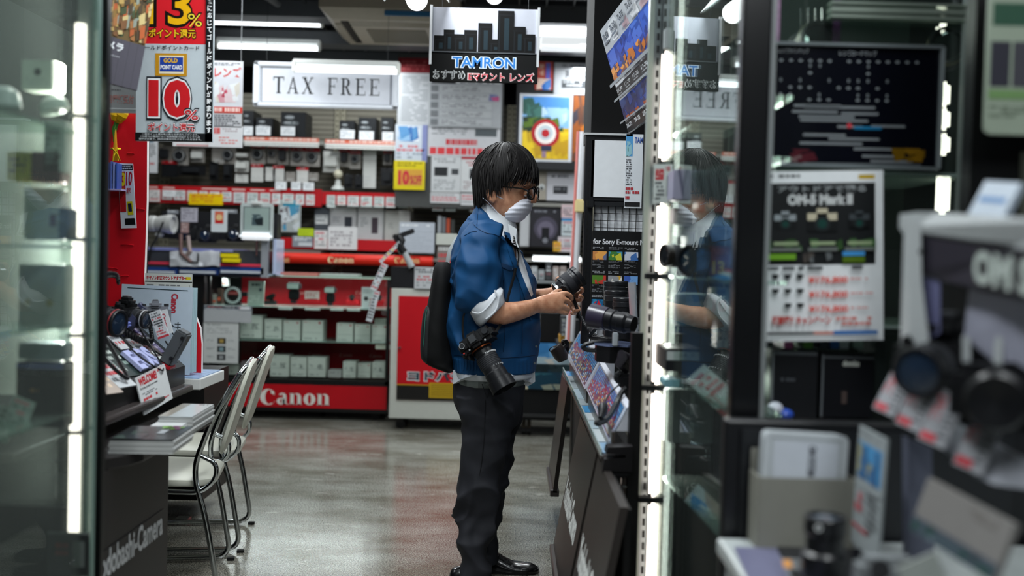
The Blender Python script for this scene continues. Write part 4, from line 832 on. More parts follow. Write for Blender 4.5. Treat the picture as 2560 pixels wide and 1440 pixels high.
for j, (a, y) in enumerate(((552, 634), (556, 646))):
    c, w_, h_ = at(a, y, a + 42, y + 10, YD - .05); o = B().box(c + V((0, .03, 0)), (w_, .08, h_), mat('#dfcc10', .5), bev=.002).out('booklet'); tag(o, ('upper', 'lower')[j] + ' yellow booklet on the drawer front', 'booklet', 'yellow booklets')
c, w_, h_ = at(601, 508, 682, 600, 7.6)
t = thing('tablet_holder', 'white framed tablet like display hanging over the counter', 'display', c)
k = Card(w_, h_, '#b4bdbc', .02, .3, r=.02); k.r(.08, .1, .92, .74, '#4a5254').up().r(.11, .12, .89, .74, '#8fa19c').up().spots(.35, .3, .7, .6, 8, ['#2c3a3c', '#1d262a', '#44555a'], 3, .14); k.out('screen_panel', TR(c), t)
B().box(c + V((0, -.02, -h_ * .40)), (w_ * 1.0, .05, h_ * .2), mat('#eef1f5', .3, emit=.5, var=0), bev=.02).out('glowing_foot', t)
B().box(c + V((0, -.01, h_ * .5)), (w_ * .3, .04, .03), mat('#cfd2d0', .3), bev=.008).out('clip', t); B().cyl(c + V((0, .02, -h_ * .5)), c + V((0, .02, -h_ * .5 - .12)), .012, CHR).out('stem', t)

# ================================================================ WHITE FRAMED RED CABINET
YW = 7.35; c, w_, h_ = at(975, 722, 1162, 1052, YW); x0, x1 = c.x - w_ / 2, c.x + w_ / 2 + .12; ztop = P(1060, 722, YW).z
FR = mat('#b9bcb4', .45)
t = thing('sliding_cabinet', 'pale framed cabinet with a red door and white katakana lettering', 'cabinet', (c.x, YW + .25, 0))
B().span((x0, YW, P(1060, 1048, YW).z), (x1, YW + .5, ztop), FR).out('frame', t, bev=.006)
za, zb_ = P(1060, 741, YW).z, P(1060, 1000, YW).z
k = Card(x1 - x0 - .10, za - zb_, REDM, .008, .35); k.up().r(0, .86, 1, 1, '#1c1b1a').r(0, .85, 1, .865, '#b08a20').up()
k.t('ヨドバシ', .13, .712, .88, .82, '#d3dadb', .085).up().t('ヨドバシ', .142, .722, .868, .81, '#1f3b44', .045)
k.r(.42, .83, 1.0, .975, '#b5941c').up()
for j in range(7): k.r(.44, .845 + j * .018, 1.0, .85 + j * .018, '#4a3a14')
k.out('door', TR(V(((x0 + x1) / 2 + .005, YW - .009, (za + zb_) / 2))), t)
B().cyl(P(999, 869, YW - .01), P(999, 869, YW - .03), .009, CHR).out('knob', t, True)
b = B()
for x in (x0 + .08, x1 - .08):
    for y in (YW + .08, YW + .42): B().cyl((x, y - .012, .035), (x, y + .012, .035), .035, '#0a0a0a', n=16).span((x - .02, y - .02, .05), (x + .02, y + .02, P(1060, 1048, YW).z), '#222').out('caster', t)
c, w_, h_ = at(990, 668, 1050, 722, YW); t = thing('counter_box', 'black box under the phone stand on the pale cabinet', 'box', c); B().box(c + V((.03, .12, 0)), (w_ + .14, .24, h_), mat('#17181b', .4), bev=.004).out('carton', t)
sheet('price_sheet', 'white and red price sheet on the black counter box', 'sign', 1036, 668, 1088, 722, YW - .02, '#b3b6b8', lambda k: k.words(.05, .08, .95, .3, 2, '#3f4245', 3).words(.1, .4, .95, .95, 4, ['#b84a50', '#8d9093'], 3))
# phone stand with hanging price strip
t = thing('phone_stand', 'black and silver phone gimbal arm standing on the black counter box', 'phone stand', P(1020, 668, YW)); YG = YW - .03
B().cyl(P(1030, 668, YG), P(1006, 622, YG), .026, mat('#9ea3a6', .3), r2=.02).out('silver_arm', t, True)
B().tube([P(1010, 632, YG), P(998, 615, YG), P(1004, 600, YG), P(996, 590, YG)], [.03, .035, .03, .022], mat('#131416', .35)).out('joint', t, True)
B().box((0, 0, 0), (.15, .02, .035), mat('#15171a', .3), TR(P(1012, 585, YG), roll=-22), .006).box((-.06, .0, .0), (.035, .03, .06), mat('#101113', .3), TR(P(1008, 586, YG), roll=-30), .006).out('phone_clamp', t)
tps = thing('price_strip', 'folded white price strip hanging from the phone arm over the glass case', 'price tag', P(975, 600, YG - .03))
for j, (a, fc) in enumerate(((((994, 600), (1000, 606), (967, 662), (950, 655)), 0), (((951, 655), (966, 662), (945, 728), (929, 724)), 1), (((930, 724), (944, 728), (930, 806), (921, 803)), 2))):
    quadcard('strip_section', None, None, [P(*q_, YG - .03) for q_ in a], lambda k: k.words(.1, .05, .9, .95, 9, ['#b8474e', '#33363a', '#c9b830'] if j == 0 else ['#b8474e', '#3d4044'], j, .6, .9, .4), '#c3c8cc', .002, None, tps)
# column of things beside the man: grey post, white device, red labels
box_thing(1090, 584, 1142, 612, 7.4, .15, '#b9bcb4', 'pale device top beside the man\'s shoulder', None, 'goods between the grey sheet and the man')
box_thing(1092, 613, 1140, 721, 7.42, .15, '#7d7672', 'rack of red and white labels beside the man\'s back', lambda k: k.words(.05, .02, .95, .98, 6, ['#c9cbca', '#b04a4c', '#d9dad8'], 3, .6, 1, .14), 'goods between the grey sheet and the man')
for j, (a, cl) in enumerate(((1094, '#9a9ea2'), (1105, '#6f7276'), (1116, '#b04a30'), (1127, '#3c3d3a'))):
    box_thing(a, 540 + j * 3, a + 9, 583, Y0 - .02, .15, cl, 'thin upright %s case beside the man\'s shoulder' % ('silver', 'grey', 'orange', 'dark')[j], None, 'thin cases beside the man')

# landscape poster counter and black cabinet behind the man
YL = 7.2
def land(k):
    k.r(0, 0, 1, .45, '#3f78a8').up().spots(0, 0, 1, .4, 14, ['#6a96b8', '#9cb4c4', '#2f6a9c'], 4, .2).up().spots(0, .3, 1, .48, 12, ['#cfcac2', '#b3b0a8', '#8fa3ac'], 3, .18).up()
    k.r(0, .5, 1, 1, '#16303f').up().spots(0, .45, 1, .62, 16, ['#1d2c30', '#2b3f44', '#0f1d22'], 6, .14).spots(0, .65, 1, .98, 14, ['#1c4a5c', '#123444', '#2a5a66'], 8, .2).up().spots(0, .88, .9, 1, 8, ['#7d8274', '#b0a890'], 5, .1)
sheet('photo_poster', 'blue mountain lake photo panel on the front of the black counter behind the man', 'poster', 1290, 857, 1432, 974, YL - .02, '#1c3e50', land)
q, q2 = P(1240, 856, YL), P(1440, 1064, YL)
t = thing('low_cabinet', 'long black low cabinet behind the man, on castors', 'cabinet', ((q.x + q2.x) / 2, YL + .3, 0))
B().span((q.x, YL, P(1300, 1050, YL).z), (q2.x + .3, YL + .5, q.z), mat('#0f1011', .4), bev=.0).out('cabinet_body', t); B().span((q.x, YL - .02, P(1340, 1042, YL).z), (q2.x + .3, YL, P(1340, 1034, YL).z), mat('#2a2b2c', .3)).out('rail', t)
b = B()
for px in (1255, 1305, 1318, 1392): x = P(px, 1050, YL).x; B().cyl((x, YL + .1, .03), (x + .03, YL + .1, .03), .03, '#0a0a0a').span((x, YL + .08, .05), (x + .03, YL + .12, P(1300, 1050, YL).z + .005), '#2c2417').out('caster', t)
t = thing('equipment_case', 'tall black unit with tiny lettering behind the man\'s hand', 'box', P(1372, 820, YL)); q, q2 = P(1346, 782, YL), P(1397, 856, YL)
B().span((q.x, YL, q2.z), (q2.x, YL + .3, q.z), mat('#0c0c0d', .4)).out('case_body', t); k = Card(.012, q.z - q2.z, '#101112', .002)
k.words(.1, .05, .9, .95, 14, '#8d9092', 3, .5); k.out('lettering', TR(V((q.x + .012, YL - .003, (q.z + q2.z) / 2))), t)
for j, (a, y0, b_, y1, cl, l) in enumerate(((1402, 790, 1424, 852, '#3a3d40', 'dark stack of small goods beside the tall black unit'), (1404, 798, 1416, 836, '#8b8f98', 'clear grey block in front of the dark stack'), (1398, 838, 1428, 856, '#b38a3c', 'gold coloured base plate under the small goods'), (1424, 776, 1434, 850, '#d3a89c', 'upright white card with a red edge by the rack'), (1435, 800, 1448, 848, '#26282a', 'dark bracket right of the white card'))):
    box_thing(a, y0, b_, y1, 6.6, .14, cl, l, lambda k: k.words(.1, .1, .9, .9, 4, '#8f9490' if j == 0 else cl, j), 'small goods at the far end of the rack')
zsb = P(1400, 858, 6.6).z; t = thing('end_counter', 'dark counter carrying the small goods at the rack end', 'counter', (P(1450, 858, 6.6).x, 6.7, 0))
B().span((P(1395, 858, 6.6).x, 6.3, zsb - .03), (P(1500, 858, 6.6).x, 7.0, zsb), mat('#2a2b2d', .4)).out('board', t); B().span((P(1446, 858, 6.6).x, 6.4, 0), (P(1500, 858, 6.6).x, 7.0, zsb - .03), mat('#0c0c0d', .5)).out('base', t)
# ================================================================ LEFT COUNTER
BRN = mat('#191718', .38, var=.25, vs=9); BRD = mat('#0e0e0f', .3)
t = thing('sales_counter', 'dark wood effect counter at the left with white shop lettering on its side', 'counter', (-1.3, 2.9, 0))
B().span((-1.9, 2.28, 0), (-1.06, 3.07, .70), BRN).out('counter_body', t)
B().span((-1.06, 2.28, .0), (-1.05, 3.07, .70), BRN).out('side_panel', t)
# rounded top
b = B(); pts = [(-1.9, 3.38), (-1.03, 3.38), (-1.0, 3.35), (-1.0, 2.72), (-1.015, 2.66), (-1.06, 2.60), (-1.15, 2.56), (-1.3, 2.54), (-1.9, 2.54)]
def slab(b, pts, z0, z1, m):
    n = len(pts); b.add([(x, y, z1) for x, y in pts] + [(x, y, z0) for x, y in pts], [tuple(range(n - 1, -1, -1)), tuple(range(n, 2 * n))] + [(i, (i + 1) % n, (i + 1) % n + n, i + n) for i in range(n)], m); return b
slab(b, pts, .70, .732, mat('#201e1e', .3)).out('counter_top', t, bev=.004)
MX = Matrix(((0, -1, 0), (1, 0, 0), (0, 0, 1))).to_4x4()       # card x -> world y, facing +x
k = Card(.52, .075, BRN, .002, .4); k.up().t('Yodobashi-Camera', .02, .0, .98, 1, '#b3b6b8', .03)
k.out('shop_lettering', Matrix.Translation((-1.047, 2.765, .455)) @ MX, t)
# ledge and display console
t2 = thing('display_console', 'black sloping camera display console on the left counter', 'display', (-1.4, 2.9, .73))
B().span((-1.9, 2.30, .775), (-1.145, 3.60, .80), mat('#3b3635', .25)).out('ledge', t2, bev=.008)
B().span((-1.9, 2.30, .733), (-1.25, 3.60, .775), BRD).out('riser', t2)
def extr(b, prof, y0, y1, m):
    n = len(prof); b.add([(x, y0, z) for x, z in prof] + [(x, y1, z) for x, z in prof], [tuple(range(n)), tuple(range(2 * n - 1, n - 1, -1))] + [(i, i + n, (i + 1) % n + n, (i + 1) % n) for i in range(n)], m); return b
extr(B(), [(-1.185, .80), (-1.185, .865), (-1.435, 1.075), (-1.9, 1.075), (-1.9, .80)], 2.30, 3.62, mat('#161516', .35)).out('console_body', t2)
def slope(y, s, h=0):                                       # point on the sloping top; s 0..1 upwards
    n = V((.21, 0, .25)).normalized(); return V((-1.185 - .25 * s, y * .8 + .93, .865 + .21 * s)) + n * h
SM = Matrix(((0, -.9125, .409), (1, 0, 0), (0, .409, .9125))).transposed()
def smat(y, s, h=.004, rz=0):
    ax = V((0, 1, 0)); up = V((-.7657, 0, .6432)); nn = V((.6432, 0, .7657))
    M = Matrix((ax, -nn, up)).transposed().to_4x4(); M.translation = slope(y, s, h); return M @ Matrix.Rotation(R(rz), 4, 'Y')
GL = 'price plates on the left console'
rnd = random.Random(11)
def plate(y, s, w_, h_, label, cols, bg='#c9ccd0', rz=0, th=.004, name='price_plate'):
    k = Card(w_, h_, bg, th); k.words(.06, .08, .94, .92, 5, cols, int(y * 100)); o = k.out(name, smat(y, s, .006, rz)); return tag(o, label, 'price tag', GL)
plate(2.52, .18, .10, .16, 'red and beige price plate at the near end of the console', ['#b8323c', '#d6c0a8', '#3a3d40'], '#a89a90', 6)
plate(2.66, .22, .12, .17, 'white price plate with a red foot beside the near plate', ['#c0343c', '#5c6064'], '#b9bdc0', 4)
plate(2.80, .30, .13, .16, 'dark green chequered spec plate before the raised letters', ['#8fa39a', '#c2cdc6', '#51605a'], '#22302c', 4)
plate(3.10, .28, .07, .15, 'white spec plate between the raised letters and the dark plate', ['#b8424a', '#5c6064'], '#c3c7ca', 4)
plate(3.19, .32, .10, .16, 'red and green chequered spec plate with small white cells', ['#d3dad6', '#a8c0b4', '#7d1a22'], '#3d2a2c', 4)
plate(2.98, .62, .08, .15, 'white price plate standing under the large black lens', ['#c0343c', '#5c6064'], '#c3c7ca', 2)
plate(3.27, .45, .05, .14, 'purple topped spec plate at the far end of the console', ['#b9b0c8', '#4a2a6a', '#d3d6d9'], '#5a4f78', 4)
# raised letters
k = Card(.19, .095, '#15161a', .003); k.lv = 2
o = k.out('letter_backing', smat(2.965, .20, .005)); g, fs, asp = tgeo('EOS', .045); b = B(); M = smat(2.965, .20, .012)
vs = [V(((a - .5) * .185, 0, (c_ - .5) * .09)) for a, c_ in g]; n = len(vs)
edges = {}
for f in fs:
    for i in range(len(f)): e = (f[i], f[(i + 1) % len(f)]); edges[e] = 1
side = [e for e in edges if (e[1], e[0]) not in edges]
LT = mat('#aeb4e0', .3)
b.add([v + V((0, -.012, 0)) for v in vs] + vs, [tuple(f) for f in fs] + [(a, c_, c_ + n, a + n) for a, c_ in side], LT, M)
t3 = thing('letter_block', 'raised pale violet product line letters on the console edge', 'sign', (-1.25, 2.96, .9)); bb = b.out('letters', t3); o.parent = t3; o.location = -WL[t3.name]; o.name = 'backing_plate'
# welcome card hanging on the console front
def wel(k):
    k.r(.02, .02, .98, .025, '#b03a40').up().t('WELCOME!', .06, .04, .66, .26, '#b8222c', .04).t('Find the product you want.', .06, .30, .64, .38, '#2c2e31', .01).words(.08, .46, .6, .56, 2, '#7d8083', 2).words(.08, .6, .6, .68, 1, '#c0323a', 3, .8).words(.08, .72, .6, .9, 3, ['#7d8083', '#c0424a'], 4).words(.7, .05, .98, .12, 1, '#c0424a', 5, .8).words(.68, .84, .96, .9, 1, '#c0424a', 6)
wq = [P(342, 944, 3.14), P(414, 908, 3.36), P(425, 1003, 3.35), P(358, 1040, 3.13)]
quadcard('welcome_card', 'white card with red WELCOME! heading hanging on the console front', 'sign', wq, wel, '#c9cccd', .004)
# cameras and lenses on the console
def alens(name, label, c, d, r, L, ring=None, group=None, stand=None):
    t = thing(name, label, 'lens', c, group); M = aim(c, d); lens_parts(t, M, r, L, '#0f1014', '#2a2030', ring); return t
dA = V((.94, -.24, -.10)).normalized()
for fr_, nm, sc_, ln_, rg_ in ((P(303, 806, 3.2), 'black demo camera with a red ringed lens at the near end of the console', 1.0, (.045, .075), '#8f1822'), (P(372, 797, 3.42), 'black demo camera with a silver ringed zoom lens in the middle of the console', .95, (.034, .075), '#9a9da3')):
    camera_thing('demo_camera', nm, fr_ - dA * (.024 + ln_[1]) * sc_, dA, sc_, ln_, 'tethered demo cameras on the left console', ring=rg_)
camera_thing('demo_camera', 'silver grey topped camera behind the zoom lens', P(388, 790, 3.58), (.3, -.9, 0), .85, (.03, .03), 'tethered demo cameras on the left console', col='#6d7078')
for j, (y, s) in enumerate(((2.85, .70), (3.1, .60), (3.30, .74))):
    o = B().box((0, 0, 0), (.09, .09, .02), mat('#7f8ad0', .25), smat(y, s, .012), .006).cyl(slope(y, s, .02), slope(y, s, .08), .02, mat('#3a3e58', .3)).out('camera_stand'); tag(o, 'violet blue security stand under the %s console camera' % ('near', 'middle', 'far')[j], 'stand', 'security stands on the console')
def coil(name, label, pts, r=.004, amp=.008, turns=16, col='#0e0f11', cat='cable'):
    pts = [V(p) for p in pts]; out = []; n = turns * 8
    for i in range(n + 1):
        u = i / n * (len(pts) - 1); a = min(int(u), len(pts) - 2); f = u - a
        p0, p1, p2, p3 = pts[max(a - 1, 0)], pts[a], pts[a + 1], pts[min(a + 2, len(pts) - 1)]
        q = .5 * ((2 * p1) + (p2 - p0) * f + (2 * p0 - 5 * p1 + 4 * p2 - p3) * f * f + (3 * p1 - p0 - 3 * p2 + p3) * f ** 3)
        if amp: th = 2 * PI * turns * i / n; q = q + V((0, math.cos(th), math.sin(th))) * amp
        out.append(q)
    o = B().tube(out, r, mat(col, .4), n=6).out(name, None, True); return tag(o, label, cat, 'security cables')
coil('security_cable', 'coiled black cable lying over the white plates of the console', [slope(3.02, .6, .03), slope(3.08, .42, .03), slope(3.18, .36, .03), slope(3.24, .5, .05)], .004, .009, 22)
coil('security_cable', 'thin black cable hanging in a loop over the near plates', [slope(2.62, .8, .10), slope(2.6, .3, .04), slope(2.66, .02, .02), slope(2.72, .25, .03), slope(2.78, .6, .05)], .006, 0)
coil('security_cable', 'thin black cable crossing the raised letters', [slope(2.9, .7, .06), slope(2.92, .3, .03), slope(2.97, -.02, .03), slope(3.05, .1, .03), slope(3.12, .5, .05)], .003, 0)
coil('security_cable', 'black cable sweeping over the chequered plate', [slope(3.05, .6, .04), slope(3.16, .2, .02), slope(3.25, .04, .02), slope(3.28, .3, .04)], .003, 0)
coil('security_cable', 'coiled black cable at the foot of the red panel', [P(262, 690, 3.0), P(275, 686, 3.05), P(292, 690, 3.1), P(296, 705, 3.1)], .004, .007, 10)
# standing cards behind
def bind(k):
    k.r(.08, .035, .93, .045, '#2c3a40').t('Canon', .70, .08, .80, .30, '#a83240', .05, rot=1).t('EO', .14, .18, .2, .30, '#22262a', .02, rot=1).t('サンプル', .72, .40, .86, .78, '#3a3f44', .01, rot=1)
t = thing('sample_binder', 'pale blue sample binder with sideways red brand lettering', 'binder', P(390, 930, 3.70))
c, w_, h_ = at(300, 714, 478, 934, 3.70); k = Card(w_, h_, '#b4c2d0', .006, .25); bind(k); k.out('cover', TR(c, roll=1.5), t)
for j in range(4): B().box(c + V((w_ * .48 + j * .004 - .01, .012 + j * .006, 0)), (.03, .004, h_ * .97), mat('#a3bcc4', .15)).out('page', t)
sheet('notice_sheet', 'white notice with red lettering behind the binder', 'sign', 362, 684, 480, 775, 3.79, '#b9bdb8', lambda k: k.t('キヤノン純正マウントアダプター', .03, .06, .88, .18, '#a83038', .05).r(.0, .21, 1, .24, '#2a2c2c').r(.86, .08, .97, .16, '#c2b020').up().words(.04, .3, .94, .5, 3, '#6d7072', 2).r(.95, .3, .955, 1, '#2a2c2c'))
def plist(k): k.words(.08, .06, .92, .9, 9, ['#5c6064', '#c0424a', '#3a3d40'], 3, .6).r(0, .92, 1, 1, '#b8323c')
quadcard('price_plate', 'tall white price list card leaning beside the zoom lens', 'price tag', [P(375, 782, 3.42), P(403, 772, 3.42), P(420, 838, 3.42), P(392, 850, 3.42)], plist, '#c9ccd0', .003, GL)
quadcard('brand_card', 'small white card with sideways red brand lettering', 'sign', [P(396, 778, 3.5), P(419, 772, 3.5), P(430, 830, 3.5), P(408, 838, 3.5)], lambda k: k.t('Canon', .3, .15, .7, .72, '#b03040', .04, rot=1), '#d0d4d8', .003)
c = P(440, 868, 3.48); t = thing('card_terminal', 'grey slanted device with a red foot at the end of the console', 'device', c)
M = TR(c, roll=28); B().box((0, 0, 0), (.045, .06, .13), mat('#4a4d50', .4), M, .006).out('case', t); B().box((0, 0, -.07), (.05, .062, .014), mat('#b01c28', .4), M, .003).out('red_foot', t); b = B()
for z in (.045, -.035): B().box((.012, -.033, z), (.012, .006, .012), mat('#0c0c0d', .3), M, .002).out('button', t)
t = thing('side_table', 'white slab counter with a printed top beyond the console', 'counter', (-1.4, 3.9, 0))
slab(B(), [(-1.9, 3.63), (-1.13, 3.63), (-1.13, 3.93), (-1.9, 3.93)], .775, .815, mat('#c6c8c6', .35)).out('slab', t, bev=.003)
slab(B(), [(-1.5, 3.64), (-1.14, 3.64), (-1.14, 3.92), (-1.5, 3.92)], .815, .818, mat('#7f98b8', .4, var=.5, vs=40)).out('printed_mat', t)
B().span((-1.9, 3.9, 0), (-1.7, 3.93, .775), mat('#0b0b0c', .5)).out('rear_support', t)
struct(B().span((-2.6, 2.3, 0), (-1.905, 5.2, 2.2), mat('#0d0e0f', .6)).out('wall_partition'))
# brochures
def broch(px, py, z0, n, w_, h_, yaw, label, fn, bg):
    c = PZ(px, py, z0 + n * .006); t = thing('brochure_stack', label, 'brochures', (c.x, c.y, z0), 'brochure stacks on the left counter')
    for i in range(n): B().box((0, 0, 0), (w_, h_, .0045), mat(('#c3c5c4', '#a9abaa')[i % 2], .4), Matrix.Translation((c.x + .002 * (i % 3), c.y, z0 + .003 + i * .006)) @ Matrix.Rotation(R(yaw), 4, 'Z')).out('brochure', t)
    k = Card(w_, h_, bg, .003, .2); fn(k); k.out('cover', Matrix.Translation((c.x, c.y, z0 + n * .006 + .004)) @ Matrix.Rotation(R(yaw), 4, 'Z') @ Matrix.Rotation(R(-90), 4, 'X'), t)
broch(380, 1085, .733, 6, .17, .21, 4, 'near brochure stack with a dark glossy cover and green picture', lambda k: k.spots(.05, .4, .5, .95, 9, ['#2f3b3a', '#1a2224', '#3a4a44'], 3, .2).up().r(.6, .3, .72, .6, '#8f9498').spots(.5, .0, .9, .25, 6, ['#5f8c2c', '#7d3a6a'], 3, .08), '#15191a')
broch(432, 1058, .733, 5, .09, .22, 4, 'middle brochure stack with a white cover and red lettering', lambda k: k.t('Canon', .2, .06, .85, .16, '#b03040', .04).t('キヤノン', .15, .3, .6, .42, '#33363a', .02), '#c6c9ca')
broch(468, 1028, .733, 8, .10, .26, 3, 'far brochure stack with a pale grey cover', lambda k: k.words(.6, .05, .9, .15, 1, '#4a4d50', 3).r(0, .0, .3, 1, '#8f8a80'), '#aeb3b4')
# caster drawer unit under the desk
t = thing('drawer_unit', 'black drawer unit on castors behind the chairs', 'cabinet', (-1.5, 4.75, 0))
B().span((-1.85, 4.7, .10), (P(505, 1315, 4.7).x, 5.1, .7), mat('#0b0b0c', .4)).out('drawer_body', t)
B().box(P(500, 1310, 4.69), (.015, .02, .05), mat('#8d8f8a', .4)).out('corner_plate', t)
cc = P(453, 1318, 4.68); B().cyl(cc + V((-.02, .03, -.02)), cc + V((.02, .03, -.02)), .035, '#0a0a0a').box(cc + V((0, .03, .03)), (.06, .05, .02), CHR).out('caster', t)

# ================================================================ CHAIRS
VIN = mat('#bfc0b3', .38, var=.03, bump=.05, bs=300)
def spline(pts, n=8):
    pts = [V(p) for p in pts]; out = []
    for a in range(len(pts) - 1):
        p0, p1, p2, p3 = pts[max(a - 1, 0)], pts[a], pts[a + 1], pts[min(a + 2, len(pts) - 1)]
        for i in range(n):
            f = i / n; out.append(.5 * ((2 * p1) + (p2 - p0) * f + (2 * p0 - 5 * p1 + 4 * p2 - p3) * f * f + (3 * p1 - p0 - 3 * p2 + p3) * f ** 3))
    return out + [pts[-1]]
def rounded(pts, r=.06, n=6):                                # polyline with rounded corners
    pts = [V(p) for p in pts]; out = [pts[0]]
    for i in range(1, len(pts) - 1):
        a, b_, c = pts[i - 1], pts[i], pts[i + 1]; d1 = (a - b_); d2 = (c - b_); rr = min(r, d1.length * .45, d2.length * .45); s = b_ + d1.normalized() * rr; e = b_ + d2.normalized() * rr
        for k in range(n + 1): f = k / n; out.append((s * (1 - f) ** 2) + (b_ * 2 * f * (1 - f)) + (e * f * f))
    return out + [pts[-1]]
def make_chair():
    """local: faces -x, back at +x, seat centre above the origin"""
    t = thing('folding_chair', 'x', 'chair', (0, 0, 0), 'white chairs along the left counter')
    # seat pad: rounded shape
    def pad(outline, M, th, m, name, crown=.006):
        n = len(outline); c0 = (sum(p[0] for p in outline) / n, sum(p[1] for p in outline) / n); b = B(); rings = []
        for sc, z in ((.90, -th / 2), (.985, -th * .3), (1, 0), (.985, th * .3), (.90, th / 2), (.5, th / 2 + crown)):
            rings.append([(c0[0] + (x - c0[0]) * sc, c0[1] + (y - c0[1]) * sc, z) for x, y in outline])
        vs = [v for r_ in rings for v in r_]; fs = [(i * n + j, i * n + (j + 1) % n, (i + 1) * n + (j + 1) % n, (i + 1) * n + j) for i in range(5) for j in range(n)]
        fs += [tuple(range(n - 1, -1, -1)), tuple(range(5 * n, 6 * n))]
        b.add(vs, fs, m, M); return b.out(name, t, True)
    def rr(w_, h_, r, n=8, taper=0.):
        o = []
        for cx, cy, a0 in ((w_ / 2 - r, h_ / 2 - r, 0), (-w_ / 2 + r, h_ / 2 - r, 90), (-w_ / 2 + r, -h_ / 2 + r, 180), (w_ / 2 - r, -h_ / 2 + r, 270)):
            for k in range(n + 1): a = R(a0 + 90 * k / n); x, y = cx + r * math.cos(a), cy + r * math.sin(a); o.append((x, y * (1 - taper * (x / w_ + .5))))
        return o
    pad(rr(.40, .42, .10), Matrix.Translation((-.02, 0, .425)) @ Matrix.Rotation(R(2), 4, 'Y'), .035, VIN, 'seat')
    # backrest leaning back: plane tilted about y
    MB = Matrix.Translation((.225, 0, .69)) @ Matrix.Rotation(R(90 + 17), 4, 'Y')
    pad(rr(.36, .40, .09, 8, -.0), MB @ Matrix.Rotation(R(180), 4, 'Y') @ Matrix.Translation((0, 0, -.018)), .022, VIN, 'backrest', .008)
    # side frames: back leg/upright tube loop
    for s in (-1, 1):
        y = s * .225
        pts = rounded([(-.19, y, .405), (.13, y, .39), (.185, y, .44), (.185, y, .50), (.125, y, .53)], .05)
        B().tube(pts, .0095, CHR, n=10).out('seat_rail', t, True)
        pts = rounded([(-.30, y, .015), (.20, y, .015), (.15, y, .30), (.10, y, .47), (.165, y, .66), (.262, y * .93, .83)], .07)
        B().tube(pts, .011, CHR, n=10).out('leg', t, True)
        B().box((-.22, y, .006), (.03, .022, .012), '#111').box((.2, y, .006), (.03, .022, .012), '#111').out('foot_pad', t)
    pts = rounded([(.262, .21, .83), (.278, .15, .85), (.278, -.15, .85), (.262, -.21, .83)], .06)
    B().tube(pts, .011, CHR, n=10).out('top_rail', t, True)
    B().tube([(-.28, -.225, .015), (-.28, .225, .015)], .009, CHR).out('floor_bar', t, True)
    return t
ch = make_chair()
def place(o, x, y, rz, label): o.location = (x, y, 0); o.rotation_euler = (0, 0, R(rz)); o['label'] = label
ch2 = copy_tree(ch); ch3 = copy_tree(ch)
place(ch, -1.30, 3.86, 10, 'nearest white folding chair with chrome legs, in front of the dark counter')
place(ch2, -1.365, 4.42, 9, 'second white chrome chair just beyond the nearest one')
bpy.data.objects.remove(ch3) if False else None
for q_ in list(ch3.children): bpy.data.objects.remove(q_)
bpy.data.objects.remove(ch3)

# ================================================================ LEFT GLASS CASE (near)
XG = -.942
t = thing('glass_showcase', 'tall glass showcase at the left edge with a lit strip', 'display case', (-1.25, 1.8, 0))
t_case = t; GG = glass('#e2e8e5', 0, 1.3, .03)
B().span((XG, 1.25, 0), (XG + .006, 2.24, 2.6), GG).out('side_glass', t)
B().span((-1.65, 2.235, 0), (XG, 2.241, 2.6), GG).out('end_glass', t)
B().span((XG - .012, 2.226, 0), (XG + .008, 2.246, 2.6), mat('#5f756e', .15)).out('glass_edge', t)
o = B().span((-.955, 2.29, 0), (-.938, 2.31, 2.6), mat('#0b0c0d', .3)).out('black_post'); tag(o, 'thin black post beside the left glass showcase', 'post')
LEDM = mat('#fff0e4', .4, emit=4.5, var=0)
YLD = 2.195; segs = [(60, 283), (297, 593), (604, 833), (845, 1075), (1087, 1364)]
lx = lambda py: P(205 - (py - 100) * .0205, py, YLD).x
t4 = thing('light_strip', 'vertical strip of white lights inside the left glass showcase', 'light', (-.93, YLD, 1.2))
area('showcase_lamp', (lx(700) - .02, YLD - .02, 1.38), .03, 1.3, 14, (R(90), 0, R(120)), (1, .95, .9))
for j, (a, b_) in enumerate(segs):
    xx = P(186, (a + b_) / 2, YLD).x + .0; B().cyl((lx(700), YLD, P(190, b_, YLD).z), (lx(700), YLD, P(190, a, YLD).z), .0112, LEDM, n=16).out('light_tube', t4, True)
B().span((lx(700) - .012, YLD + .014, .1), (lx(700) + .012, YLD + .03, 2.55), mat('#6f7672', .3)).out('rail', t4)
for j, py in enumerate((290, 598, 839, 1081)):
    z = P(190, py, YLD).z; B().box((lx(700), YLD, z), (.032, .03, .006), mat('#222', .4)).out('bracket', t4)
for j, z in enumerate((P(100, 285, 1.9).z, P(100, 612, 1.9).z - .0, P(100, 832, 1.9).z, P(60, 1085, 1.9).z)):
    B().span((-1.6, 1.3, z - .006), (XG - .012, 2.17, z), mat('#a9b8b2', .15) if j == 1 else glass('#d3e2dc', 0, 1.5, .08)).out('shelf', t)
def lbox(px0, py0, px1, py1, Y, dep, col, label, fn=None, rough=.4): return box_thing(px0, py0, px1, py1, Y, dep, col, label, fn, 'goods inside the left glass showcase', rough=rough)
lbox(55, 150, 135, 225, 2.13, .05, '#c3ccc0', 'pale small box high in the left showcase', lambda k: k.disc(.5, .4, .12, '#3a423e').words(.1, .6, .9, .9, 2, '#b3bab4', 2))
lbox(80, 380, 150, 455, 2.13, .05, '#4a2c30', 'dark red pack above a yellow one in the left showcase')
lbox(18, 380, 78, 452, 2.13, .05, '#a09a20', 'olive yellow pack in the left showcase', lambda k: k.words(.1, .2, .9, .8, 3, '#3a3a14', 3))
lbox(110, 300, 160, 430, 2.13, .05, '#c3ccc6', 'tall pale grey box behind the light strip', lambda k: k.words(.1, .1, .9, .9, 7, '#7f8a86', 3))
